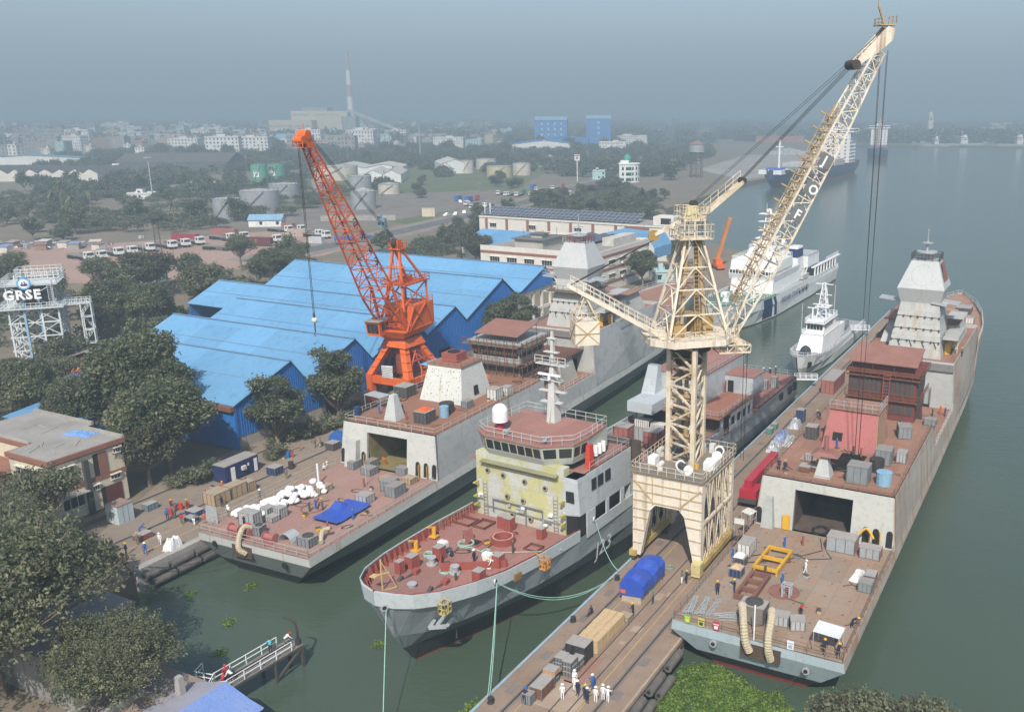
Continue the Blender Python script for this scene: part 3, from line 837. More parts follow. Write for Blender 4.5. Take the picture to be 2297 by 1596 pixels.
frigate("grey frigate with white deckhouse and scaffolded funnel moored at the left quay",*LF0,LFA,False)
def rfp(x,y,z):return (RF0[0]+x,RF0[1]+y,z)
# ================================================================ survey ship in the middle, bow towards the camera
JU,JW,JA=60.7,57.0,R(-3.2)
def jp(x,y):
 c,q=math.cos(JA),math.sin(JA)
 return (JU+x*c-y*q,JW+x*q+y*c)
def survey_ship():
 root=thing("survey_ship","grey survey ship with red deck and yellow primer patches, bow towards the camera","ship",JU,JW,0,JA)
 # x runs from the bow aft; half breadths at waterline, chine, deck
 st=[(0.0,0.02,0.02,0.05,9.3),(0.6,0.02,0.2,1.9,9.2),(1.8,0.02,0.9,3.4,9.0),(4.0,0.03,2.1,4.9,8.7),(8,0.9,3.9,6.2,8.25),(12,2.3,5.2,6.9,7.9),(18,4.1,6.5,7.5,7.6),(25,5.6,7.3,7.75,7.3),(38,7.2,7.7,7.75,7.0),(70,7.4,7.7,7.7,6.8),(90,6.9,7.2,7.0,6.8),(103,6.0,6.5,6.5,6.8)]
 secs=[]
 for x,a,k,d,z in st:
  rk=max(0.0,(5.5-x)) if x<5.5 else 0.0
  secs.append([(x+rk*1.06,a*0.8,-1.2),(x+rk*0.92,max(a,0.02),0.15),(x+rk*0.62,max(a*0.7+k*0.3,0.02),2.3),(x+rk*0.40,max(k,0.03),4.2),(x,d,z)])
 m=hull_mesh(secs,[0,1,2,3],transom=False)
 a=secs[-1]
 for j in range(4):m.poly([a[j],(a[j][0],-a[j][1],a[j][2]),(a[j+1][0],-a[j+1][1],a[j+1][2]),a[j+1]],(0,1,2,3)[j])
 hull=m.build("hull",[ANTIF,BLACK,J_LOW,mat("mid_blue_grey",(0.26,0.295,0.31),(0.225,0.255,0.27),0.15,0.5,plates=("xz",6,2.0))],root)
 # bulwark strake round the bow
 m=MB()
 for (a,b) in zip(st[:7],st[1:8]):
  f=lambda s_,o:(s_[0]+(0.25 if s_[0]<1 else 0)*o,max(s_[3]-0.12*o,0.03))
  for sg in (1,-1):
   za,zb=(1.15 if sg>0 or a[0]<12 else 1.0),(1.15 if sg>0 or b[0]<12 else 1.0)
   A,B,A2,B2=f(a,0),f(b,0),f(a,1),f(b,1)
   m.hexa([(A[0],sg*A[1],a[4]-0.45),(B[0],sg*B[1],b[4]-0.45),(B2[0],sg*B2[1],b[4]-0.45),(A2[0],sg*A2[1],a[4]-0.45)],[(A[0]-0.15,sg*(A[1]+0.12),a[4]+za),(B[0]-0.15,sg*(B[1]+0.12),b[4]+zb),(B2[0]-0.15,sg*(B2[1]+0.12),b[4]+zb),(A2[0]-0.15,sg*(A2[1]+0.12),a[4]+za)],0)
 bw=m.build("bulwark",mat("pale_strake",(0.44,0.48,0.49),(0.40,0.44,0.45),0.2,0.5),root)
 m=MB()
 for (a,b) in zip(st[:7],st[1:8]):
  for sg in (1,-1):
   A,B=max(a[3]-0.16,0.02),max(b[3]-0.16,0.02)
   m.poly([(a[0]+0.3,sg*A,a[4]),(b[0]+0.1,sg*B,b[4]),(b[0]+0.1,sg*(B+0.08),b[4]+1.1),(a[0]+0.3,sg*(A+0.08),a[4]+1.1)])
   n=max(1,int((b[0]-a[0]+b[3]-a[3])/1.1))
   for k in range(n):
    t=k/n
    x,y,z=a[0]+(b[0]-a[0])*t+0.3,A+(B-A)*t,a[4]+(b[4]-a[4])*t
    m.hexa([(x-0.05,sg*max(y-0.55,0.01),z),(x+0.05,sg*max(y-0.55,0.01),z),(x+0.05,sg*y,z),(x-0.05,sg*y,z)],[(x-0.05,sg*max(y-0.1,0.01),z+1.05),(x+0.05,sg*max(y-0.1,0.01),z+1.05),(x+0.05,sg*y,z+1.05),(x-0.05,sg*y,z+1.05)])
 m.build("bulwark_stay",REDB,bw)
 deck_mesh([(s[0]+0.2,max(s[3]-0.1,0.02),s[4]) for s in st[:8]]).build("foredeck",DECK_RED,root)
 # forward superstructure
 x0=24.6
 m=MB()
 m.hexa([(x0,-6.0,7.2),(x0+1,-6.0,7.2),(x0+1,6.9,7.2),(x0,6.9,7.2)],[(x0-0.2,-6.0,15.6),(x0+1,-6.0,15.6),(x0+1,6.6,15.6),(x0-0.2,6.6,15.6)])
 m.build("house_front",J_FRONT,root)
 side_m=J_GREY
 m=MB()
 for sg in (-1,1):
  z0=7.0
  # upper side, then the openings along the boat deck below it
  m.hexa([(x0+1.9,sg*7.75,9.9),(37,sg*7.75,9.9),(37,sg*7.5,9.9),(x0+1.9,sg*7.5,9.9)],[(x0+0.9,sg*7.7,14.6),(37,sg*7.7,14.6),(37,sg*7.4,14.6),(x0+0.9,sg*7.4,14.6)])
  m.box(x0+1.9,66,sg*7.73-0.1,sg*7.73+0.1,6.7,8.1)
  for a_,b_ in ((x0+1.9,28.3),(30.9,31.5),(34.4,35.2)):m.box(a_,b_,sg*7.72-0.1,sg*7.72+0.1,8.1,9.9)
 m.hexa([(x0+0.5,-7.7,9.9),(x0+1.95,-7.7,9.9),(x0+1.95,-6.0,9.9),(x0-0.1,-6.0,9.9)],[(x0+0.0,-7.7,14.6),(x0+1.95,-7.7,14.6),(x0+1.95,-6.0,14.6),(x0-0.2,-6.0,14.6)])
 m.hexa([(x0-0.1,6.6,9.6),(x0+1.0,7.6,9.6),(x0+1.9,7.6,9.6),(x0+1,6.6,9.6)],[(x0-0.2,6.6,15.6),(x0+0.9,7.6,14.6),(x0+1.9,7.6,14.6),(x0+1,6.6,15.6)])
 m.build("house_side",side_m,root)
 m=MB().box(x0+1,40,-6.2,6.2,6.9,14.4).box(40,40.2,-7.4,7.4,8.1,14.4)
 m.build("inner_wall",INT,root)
 deck_mesh([(x0,7.6,14.6),(37,7.6,14.6)],0.2).build("boat_deck",DECK_RED,root)
 # windows on the right side and the square recess at the corner
 for xa,xb in ((27.6,28.6),(29.0,30.2),(30.7,31.9)):
  MB().hexa([(xa,-7.82,12.2),(xb,-7.82,12.2),(xb,-7.6,12.2),(xa,-7.6,12.2)],[(xa,-7.80,13.6),(xb,-7.80,13.6),(xb,-7.6,13.6),(xa,-7.6,13.6)]).build("side_window",GLASS,root)
 MB().hexa([(x0-0.05,-7.2,11.6),(x0+0.4,-7.2,11.6),(x0+0.4,-6.2,11.6),(x0-0.14,-6.2,11.6)],[(x0-0.1,-7.2,13.0),(x0+0.4,-7.2,13.0),(x0+0.4,-6.2,13.0),(x0-0.18,-6.2,13.0)]).build("side_window",GLASS,root)
 MB().box(x0+0.2,x0+2.2,-7.5,-6.0,7.3,9.8).build("passage",DARK,root)
 for y,z in ((4.9,13.4),(2.6,13.2),(-0.5,13.0),(-3.4,12.8),(2.1,10.6),(-0.2,10.5),(1.4,8.4),(-1.2,8.4)):
  MB().cyl((y,z),0.34,x0-0.32,x0+0.1,14,0,axis='x').cyl((y,z),0.2,x0-0.34,x0+0.1,12,1,axis='x').build("porthole",[mat("worn_rim",(0.30,0.27,0.22)),GLASS],root)
  # visor shelf, pipes, ladders on the front
 m=MB()
 m.hexa([(x0-0.9,-5.3,14.6),(x0-0.1,-5.3,14.6),(x0-0.1,5.6,14.6),(x0-0.9,5.6,14.6)],[(x0-0.9,-5.3,14.7),(x0-0.1,-5.3,14.8),(x0-0.1,5.6,14.8),(x0-0.9,5.6,14.7)])
 for k in range(22):m.bar((x0-0.15,-5.2+k*0.51,14.1),(x0-0.85,-5.2+k*0.51,14.6),0.06)
 m.build("front_shelf",mat("olive_primer",(0.26,0.25,0.15)),root)
 m=MB().tube([(x0-0.35,4.2,8.3),(x0-0.35,4.2,9.9),(x0-0.35,-3.0,9.9),(x0-0.35,-3.0,8.6),(x0-0.35,-4.2,8.6)],0.09,6)
 m.tube([(x0-0.3,5.6,8.8),(x0-0.3,-5.8,8.8)],0.05,5).tube([(x0-0.35,-0.6,9.9),(x0-0.35,-0.6,7.3)],0.07,6)
 m.build("front_pipe",mat("pipe_grey",(0.16,0.17,0.18)),root)
 random.seed(11)
 for k in range(10):
  y=random.uniform(-5.4,5.8);z=random.uniform(8,9.7)
  MB().box(x0-0.4,x0,y,y+random.uniform(0.3,0.7),z,z+random.uniform(0.25,0.5)).build("front_locker",WHITE if k%2 else GALV,root)
 for y in (5.4,-4.8):
  MB().ladder((x0-0.25,y,7.4),(x0-0.25,y,12.0),0.55,0.4,0.06).build("front_ladder",mat("ladder_primer",(0.36,0.33,0.2)),root)
 for y0 in (6.5,-5.9):
  m=MB()
  for z in (8.2,9.3,11):m.hexa([(x0-1.0,y0-0.15,z+0.6),(x0,y0-0.15,z),(x0,y0+0.15,z),(x0-1.0,y0+0.15,z+0.6)],[(x0-1.0,y0-0.15,z+0.75),(x0,y0-0.15,z+0.75),(x0,y0+0.15,z+0.75),(x0-1.0,y0+0.15,z+0.75)])
  m.build("front_bracket",mat("yellow_primer",(0.40,0.36,0.12)),root)
  # bridge with its band of windows
 def ring_pts(o,z):return [(x0+0.9-o,5.9+o*0.6,z),(x0-0.2-o,4.6,z),(x0-0.2-o,-3.4,z),(x0+1.8-o*0.5,-5.9-o*0.6,z),(x0+4.2,-6.2-o*0.5,z),(x0+9.2,-6.2,z),(x0+9.2,5.9,z)]
 m=MB()
 lo,mid,hi=ring_pts(0,15.6),ring_pts(0.35,16.3),ring_pts(0.75,18.0)
 for A,B in ((lo,mid),(mid,hi)):
  for k in range(7):
   m.poly([A[k],A[(k+1)%7],B[(k+1)%7],B[k]])
 m.poly(lo)
 br=m.build("bridge",mat("bridge_grey_yellow",(0.40,0.425,0.41),(0.42,0.40,0.16),0.6,0.55,contrast=0.12,amount=0.6),root)
 def win(k,t0,t1):
  A,B,Cc,D=[Vector(p) for p in (mid[k],mid[(k+1)%7],hi[(k+1)%7],hi[k])]
  n=(B-A).cross(D-A).normalized()
  ctr=Vector((x0+5,0,17))
  if n.dot(A-ctr)<0:n=-n
  def P(t,s):return A.lerp(B,t).lerp(D.lerp(Cc,t),s)
  w_=[P(t0,0.12),P(t1,0.12),P(t1,0.82),P(t0,0.82)]
  f_=[P(t0-0.012,0.06),P(t1+0.012,0.06),P(t1+0.012,0.88),P(t0-0.012,0.88)]
  m=MB().poly([p+n*0.02 for p in f_],0).poly([p+n*0.04 for p in w_],1)
  m.build("bridge_window",[mat("pale_window_frame",(0.45,0.44,0.32)),GLASS],br)
 for k in range(7):win(1,0.02+k*0.14,0.02+k*0.14+0.118)
 for k,n in ((0,1),(2,2),(3,2)):
  for j in range(n):win(k,(j+0.1)/n,(j+0.9)/n)
 m=MB().prism([(p[0],p[1]) for p in ring_pts(0.9,0)],18.0,18.2)
 m.build("bridge_roof",DECK_RED,root)
 m=MB().rail([(p[0]+0.1,p[1]*0.98,18.2) for p in ring_pts(0.75,0)],1.05,1.4,0.03,closed=True)
 m.build("roof_rail",mat("pale_rail",(0.5,0.5,0.48)),root)
 m=MB().rail([(x0+3,-7.5,14.6),(36.9,-7.5,14.6),(36.9,7.5,14.6),(x0+3,7.5,14.6)],1.05,1.7,0.03)
 m.build("boat_deck_rail",GALV,root)
 # satellite dome, loudspeakers, mast
 m=MB().cyl((x0+1.4,4.0),0.42,18.2,19.3,10,1).cyl((x0+1.4,4.0),0.95,19.3,20.5,18,0).sphere((x0+1.4,4.0,20.5),0.95,18,0,True,1.0)
 m.build("radar_dome",[WHITE,REDP],root,smooth=False)
 for y in (1.9,-3.6):
  MB().cyl((y,18.9),0.12,x0-0.2,x0+0.5,8,0,axis='x',r1=0.12).cyl((y,18.9),0.34,x0-0.4,x0-0.1,10,0,axis='x',r1=0.14).bar((x0+0.2,y,18.2),(x0+0.2,y,18.9),0.1).build("loudspeaker",GALV,root)
 mx,my=x0+7.2,0.2
 m=MB().frustum((mx-0.75,mx+0.75,my-0.6,my+0.6),18.2,(mx-0.35,mx+0.35,my-0.3,my+0.3),25.0)
 m.frustum((mx-0.3,mx+0.3,my-0.25,my+0.25),25,(mx-0.15,mx+0.15,my-0.15,my+0.15),29.5)
 m.hexa([(mx-1.2,my-0.06,18.2),(mx,my-0.06,18.2),(mx,my+0.06,18.2),(mx-1.2,my+0.06,18.2)],[(mx-0.4,my-0.06,21.5),(mx,my-0.06,21.5),(mx,my+0.06,21.5),(mx-0.4,my+0.06,21.5)])
 mast=m.build("mast",mat("mast_grey",(0.52,0.53,0.51),(0.46,0.47,0.45)),root)
 for z,y0,y1,d in ((20.6,-1.3,1.7,0.5),(22.0,-1.9,1.9,0.4),(23.4,-1.4,1.6,0.55),(25.4,-2.2,2.2,0.6),(26.9,-0.9,1.1,0.4),(28.6,-0.6,0.6,0.35)):
  m=MB().hexa([(mx-d,my+y0,z),(mx+d*0.6,my+y0,z),(mx+d*0.6,my+y1,z),(mx-d,my+y1,z)],[(mx-d,my+y0,z+0.1),(mx+d*0.6,my+y0,z+0.1),(mx+d*0.6,my+y1,z+0.1),(mx-d,my+y1,z+0.1)])
  if z in (25.4,):m.rail([(mx-d,my+y0,z+0.2),(mx-d,my+y1,z+0.2)],0.9,1.0,0.04)
  m.build("mast_platform",mat("mast_grey",(0.52,0.53,0.51)),mast)
 m=MB().bar((mx-0.8,my-1.6,24.3),(mx-0.8,my+1.6,24.3),0.25).bar((mx-0.8,my,23.6),(mx-0.8,my,24.3),0.3)
 m.build("radar_scanner",WHITE,mast)
 MB().hexa([(x0+3.4,-7.3,14.65),(x0+4.4,-7.3,14.65),(x0+4.4,-6.6,14.65),(x0+3.4,-6.6,14.65)],[(x0+3.5,-7.2,17.5),(x0+4.3,-7.2,17.5),(x0+4.3,-6.7,17.5),(x0+3.5,-6.7,17.5)]).build("red_locker",mat("signal_red",(0.55,0.05,0.03)),root)
 for k in range(3):MB().cyl((x0+6+k*0.9,-6.5),0.28,14.65+0.7,16.2+0.4,10).build("life_raft",WHITE,root)
 # writing on the bow
 text("J23","hull_number",2.9,mat("chalk_white",(0.66,0.68,0.68)),root,(28.2,-7.80,3.3),(1,-0.03,0.05),(0,-0.12,1),0.004)
 m=MB()
 for k in range(9):m.box(9.55-k*0.1,9.75-k*0.1,-1.75-k*0.10,-1.60-k*0.10,0.7+k*0.36,0.86+k*0.36)
 m.build("draught_marks",WHITE,hull)
 # hawse, fairleads, recessed anchor
 for x,y,z in ((0.15,-1.1,8.9),(10.3,-6.65,8.35),(27.9,-7.8,8.5)):
  d=Vector((0.3 if x>5 else -0.6,-1,0)).normalized()
  m=MB().tube([Vector((x,y,z))-d*0.02,Vector((x,y,z))+d*0.16],0.36,12,0).tube([Vector((x,y,z))+d*0.1,Vector((x,y,z))+d*0.18],0.22,10,1)
  m.build("fairlead",[GALV,DARK],root)
 m=MB().bar((6.2,-4.35,6.9),(4.6,-3.6,5.4),0.25).bar((4.9,-4.6,5.4),(4.1,-3.0,5.2),0.32).bar((4.9,-4.6,5.4),(5.5,-5.0,6.2),0.26).bar((4.1,-3.0,5.2),(4.6,-3.4,6.0),0.26)
 m.build("anchor",GALV,root)
 MB().hexa([(13.0,-7.22,7.2),(13.9,-7.34,7.2),(13.9,-7.05,7.2),(13.0,-6.95,7.2)],[(13.0,-7.28,8.0),(13.9,-7.40,8.0),(13.9,-7.05,8.0),(13.0,-6.95,8.0)]).build("side_port",mat("ochre_port",(0.25,0.15,0.05)),root)
 # breakwater
 m=MB().hexa([(13.4,3.2,7.8),(13.6,3.2,7.8),(9.8,0,8.0),(9.6,0,8.0)],[(13.4,3.2,8.8),(13.6,3.2,8.8),(9.8,0,9.0),(9.6,0,9.0)])
 m.hexa([(9.6,0,8.0),(9.8,0,8.0),(14.4,-5.2,7.8),(14.2,-5.2,7.8)],[(9.6,0,9.0),(9.8,0,9.0),(14.4,-5.2,8.6),(14.2,-5.2,8.6)])
 m.build("breakwater",REDB,root)
 for x,y,sx,sy in ((20.5,5.0,2.0,2.6),(20.8,2.9,2.2,1.9),(18.9,-5.8,1.6,1.8)):
  m=MB().box(x,x+sx,y,y+0.14,7.5,7.75).box(x,x+sx,y+sy-0.14,y+sy,7.5,7.75).box(x,x+0.14,y,y+sy,7.5,7.75).box(x+sx-0.14,x+sx,y,y+sy,7.5,7.75)
  m.build("hatch_coaming",mat("dark_red_edge",(0.16,0.055,0.045)),root)
 m=MB().ring((19.2,-1.0),0.95,1.3,7.6,8.35,30,0)
 for k in range(34):
  t=2*PI*k/34
  m.bar((19.2+1.34*math.cos(t),-1+1.34*math.sin(t),7.6),(19.2+1.34*math.cos(t),-1+1.34*math.sin(t),8.3),0.07,mi=0)
  m.sphere((19.2+1.12*math.cos(t),-1+1.12*math.sin(t),8.37),0.06,5,1)
 m.build("gun_ring",[REDB,mat("pale_bolt",(0.75,0.6,0.5))],root)
 m=MB().box(16.4,17.8,0.6,2.0,7.6,7.9).hexa([(16.4,2.0,7.9),(17.8,2.0,7.9),(17.8,2.15,7.9),(16.4,2.15,7.9)],[(16.4,2.3,9.2),(17.8,2.3,9.2),(17.8,2.45,9.2),(16.4,2.45,9.2)])
 m.box(16.5,17.7,0.7,1.9,7.9,7.91,1)
 m.build("open_hatch",[mat("pinkish_hatch",(0.36,0.13,0.11)),DARK],root)
 m=MB().rail([(23.8,7.5,7.35),(18,7.35,7.6)],1.05,1.2,0.03).rail([(18.5,-7.4,7.6),(24,-7.6,7.35)],1.05,1.4,0.03)
 m.build("foredeck_rail",mat("olive_rail",(0.3,0.28,0.18)),root)
 # midships working deck and the after house
 deck_mesh([(37,7.6,7.0),(82,7.4,6.7)]).build("working_deck",DECK_RUST,root)
 m=MB().box(37,44,-7.6,7.6,7,10.4)
 m.build("mid_house",J_GREY,root)
 MB().box(37,44.1,-7.6,7.6,10.4,10.55).build("mid_deck",DECK_RED,root)
 m=MB().rail([(38,-7.5,10.5),(44,-7.5,10.5),(44,7.5,10.5)],1.0,1.5,0.03).rail([(46,7.6,7.0),(65,7.6,6.9)],1.0,1.6,0.03).rail([(46,-7.6,8.1),(65,-7.6,8.1)],0.5,1.6,0.03)
 m.build("working_rail",GALV,root)
 for sg in (-1,1):
  MB().box(44,66,sg*7.6-0.1,sg*7.6+0.1,6.6,7.4).build("low_bulwark",J_GREY,root)
  # after house: sheltered deck with window openings in the side
 m=MB()
 for sg in (-1,1):
  m.box(65.6,66.0,sg*7.5-0.2,sg*7.5+0.2,6.8,9.8)
  m.box(69,78,sg*7.55-0.1,sg*7.55+0.1,6.7,7.5)
  m.box(69,78,sg*7.55-0.1,sg*7.55+0.1,9.0,9.8)
  for a_,b_ in ((68.8,69.3),(71.0,71.6),(73.3,73.9),(75.5,76.0),(77.4,78)):m.box(a_,b_,sg*7.55-0.1,sg*7.55+0.1,7.5,9.0)
 m.build_each("after_side",J_GREY,root)
 m=MB().box(67,78,-6.6,6.6,6.8,9.7)
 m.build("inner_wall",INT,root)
 MB().box(64.8,82,-7.7,7.7,9.75,9.95).build("shelter_deck",mat("rust_red_shelter",(0.27,0.115,0.075),(0.31,0.15,0.10),0.3,0.85),root)
 m=MB().box(69.5,87,-2.4,6.2,9.95,14.6)
 hg=m.build("hangar",J_GREY,root)
 MB().box(69.4,87.2,-2.5,6.3,14.6,14.75).build("hangar_roof",DECK_RED,hg)
 m=MB().box(78.5,83.5,-7.4,-2.4,9.95,12.9)
 ah=m.build("after_house",J_GREY,root)
 MB().box(78.4,83.6,-7.5,-2.4,12.9,13.0).build("after_house_roof",DECK_RED,ah)
 MB().box(78.44,78.52,-4.0,-3.0,10.05,12.0).build("doorway",DARK,ah)
 MB().obox(78.1,-2.75,10.05,0.7,0.1,1.9,R(10)).build("door",REDP,ah)
 m=MB().box(61.5,69.5,2.2,6.6,9.95,11.6)
 m.hexa([(66,4.4,9.95),(69,4.4,9.95),(69,7,9.95),(66,7,9.95)],[(67.6,4.4,16),(68.6,4.4,16),(68.6,6.2,16),(67.6,6.2,16)])
 m.build("vent_house",J_GREY,root)
 m=MB().rail([(65,7.5,9.95),(65,-7.5,9.95),(78,-7.5,9.95)],1.0,1.5,0.03).rail([(69.6,-2.3,14.7),(87,-2.3,14.7),(87,6.1,14.7)],1.0,1.6,0.03)
 m.build("shelter_rail",GALV,root)
 deck_mesh([(82,7.1,7.0),(92,6.8,7.0),(103,6.4,7.0)],0.2).build("helicopter_deck",mat("flight_deck_red",(0.31,0.14,0.105),(0.27,0.15,0.115),0.2,0.85),root)
 for xa,xb in ((92.5,94.5),(97.5,99.3),(100.6,101.8)):
  MB().box(xa,xb,-7.02,-6.3,4.9,6.2).build("side_opening",DARK,root)
 m=MB().rail([(87,6.7,7),(103,6.2,7),(103,-6.2,7)],0.9,1.6,0.025)
 m.build("flight_deck_net",GALV,root)
 return root
survey_ship()
# ================================================================ white coast guard ships
def coast_guard():
 root=thing("patrol_vessel","long white coast guard ship with green foredeck and navy hull stripes","ship",207.5,80.3,0,R(-0.8))
 st=[(0,0.02,0.1,0.15,8.6),(2,0.03,0.8,2.0,8.4),(6,0.5,2.4,4.0,8.0),(12,2.2,4.5,5.8,7.4),(22,4.8,6.4,6.9,6.8),(35,6.6,7.2,7.3,6.4),(70,7.0,7.3,7.3,6.0),(100,6.2,6.8,6.6,5.6)]
 secs=[]
 for x,a,k,d,z in st:
  rk=max(0,6-x)
  secs.append([(x+rk,a*0.8,-1),(x+rk*0.95,max(a,0.02),0.3),(x+rk*0.4,max(k,0.05),4.2),(x,d,z)])
 m=hull_mesh(secs,[0,1,1],transom=False)
 a=secs[-1]
 for j in range(3):m.poly([a[j],(a[j][0],-a[j][1],a[j][2]),(a[j+1][0],-a[j+1][1],a[j+1][2]),a[j+1]],min(j,1))
 hull=m.build("hull",[BLACK,WHITE],root)
 # stripes wrap the side: navy, white gap, navy
 def side_pt(x,t):
  for (a,b) in zip(st,st[1:]):
   if a[0]<=x<=b[0]:
    f=(x-a[0])/(b[0]-a[0])
    k,d,z=(a[i]+(b[i]-a[i])*f for i in (2,3,4))
    wl=max(a[1],0.02)+(max(b[1],0.02)-max(a[1],0.02))*f
    if t<0.5:return (wl+(k-wl)*t*2,0.4+3.8*t*2)
    return (k+(d-k)*(t-0.5)*2,4.2+(z-4.2)*(t-0.5)*2)
 def stripe(xa,xb,m_):
  m=MB()
  for (t0,t1) in ((0.03,0.5),(0.5,0.97)):
   n=3
   for i in range(n):
    p=[]
    for t,q_ in ((t0,0),(t0,1),(t1,1),(t1,0)):
     x=xa+(xb-xa)*(i+q_)/n+(0.5-t)*3.4
     y,z=side_pt(x,t)
     p.append((x,-y-0.05,z))
    m.poly(p)
  m.build("hull_stripe",m_,root)
 stripe(24.5,30.5,NAVY);stripe(32.0,33.6,NAVY)
 text("INDIAN COAST GUARD","ship_name",2.2,NAVY,root,(37.0,-7.36,3.4),(1,-0.002,0.0),(0,0,1),0.004,spacing=1.12)
 deck_mesh([(s[0],s[3]-0.08,s[4]) for s in st[:6]]).build("foredeck",mat("green_deck",(0.10,0.19,0.14),None,0.4,0.8),root)
 deck_mesh([(s[0],s[3]-0.08,s[4]) for s in st[5:]]).build("after_deck",mat("pale_deck",(0.40,0.42,0.42),None,0.4,0.8),root)
 m=MB().frustum((33,58,-5.9,6.4),6.3,(34,58,-5.6,6.4),9.6)
 m.frustum((34.5,58,-5.7,7.3),9.6,(33.8,58,-5.9,7.4),11.2)
 m.frustum((35,50,-6.1,7.3),12.1,(35.6,50,-5.9,7.2),14.8)
 hs=m.build("superstructure",WHITE,root)
 m=MB().box(34.4,50,-5.9,7.2,11.2,12.1)
 m.build("bridge_windows",GLASS,hs)
 m=MB()
 for k in range(16):m.box(34.2,34.6,-5.9+k*0.87,-5.75+k*0.87,11.1,12.2)
 for k in range(14):m.box(35+k*1.1,35.2+k*1.1,-6.05,-5.8,11.1,12.2)
 m.build_each("window_mullion",WHITE,hs)
 m=MB().frustum((40,54,-4,5),14.8,(41,53,-3,4),17.2).frustum((42,51,-2,3),17.2,(43,50,-1,2),20.0).box(41,52,-3.5,4.3,17.2,17.4).box(42.5,50,-2.4,3,20,20.2)
 m.rail([(41,-3.4,17.4),(41,4.2,17.4),(52,4.2,17.4),(52,-3.4,17.4)],1.0,1.4,0.05,closed=True).rail([(35.5,-5.8,14.8),(35.5,7.1,14.8),(50,7.1,14.8),(50,-5.8,14.8)],1.0,1.6,0.05,closed=True)
 m.truss([(45,-0.8,20),(45,1.6,20),(48,1.6,20),(48,-0.8,20)],[(46,0,28),(46,0.8,28),(47,0.8,28),(47,0,28)],0.22,0.12,0,6)
 for z in (22,24.5,26.6):m.box(44.8,48,-2.2,3,z,z+0.15)
 m.sphere((44,3.2,18.4),0.9,10).sphere((51,-2.6,18.4),0.8,10)
 m.bar((41.5,-3,14.8),(41.5,-3,25.5),0.14).bar((52,3,17),(52,3,29),0.1)
 m.build("mast",WHITE,root)
 m=MB().frustum((60,67,-4.6,-0.6),6,(61,66.6,-4.2,-1),12.4,0).frustum((61,66.6,-4.2,-1),12.4,(61.2,66.4,-4.1,-1.1),15.0,1).frustum((61.2,66.4,-4.1,-1.1),15,(61.3,66.3,-4,-1.2),15.6,0)
 m.build("funnel",[WHITE,NAVY],root)
 m=MB().box(58,82,-4.5,6.4,6,8.6).box(68,80,-5.4,6.6,8.6,12.2)
 m.build("hangar",WHITE,root)
 MB().box(67.9,80.1,-5.5,6.7,12.2,12.35).build("hangar_roof",mat("pale_deck",(0.40,0.42,0.42)),root)
 m=MB()
 for k in range(8):m.box(70+k*3.4,70.5+k*3.4,-7.3,-6.9,5.7,8.4)
 m.box(69,100,-7.2,-6.2,8.4,8.7)
 m.build("gallery",WHITE,root)
 m=MB().box(69.5,96,-6.8,-5.6,5.9,8.4)
 m.build("gallery_recess",DARK,root)
 for x in (54,57.5,61):MB().box(x,x+0.8,-7.36,-7.2,3.2,4.1).build("scuttle",GLASS,root)
 m=MB().rail([(100,-6.4,8.7),(84,-6.7,8.7)],1,1.6,0.05).rail([(33,-7.0,6.5),(22,-6.7,6.9),(12,-5.6,7.5),(2,-1.8,8.5),(2,1.8,8.5),(12,5.6,7.5),(33,7.1,6.5)],1,1.7,0.05)
 m.build("deck_rail",WHITE,root)
 m=MB().cyl((14,0.5),1.0,7.2,8.6,12).bar((14,0.5,8.9),(10.5,0.4,9.8),0.2).box(13,15.2,-0.3,1.4,8.6,9.8)
 m.build("deck_gun",WHITE,root)
 m=MB().cyl((24,-3.5),0.8,6.8,9.0,12).box(26,28,0,3,6.8,8)
 m.build("foredeck_locker",WHITE,root)
 m=MB().obox(62,-5.9,6.4,5.5,1.6,1.3,0,0).bar((60,-5.5,6),(60,-6.4,9.2),0.25,mi=1).bar((64,-5.5,6),(64,-6.4,9.2),0.25,mi=1)
 m.build("ship_boat",[mat("boat_orange_grey",(0.50,0.50,0.48)),WHITE],root)
coast_guard()
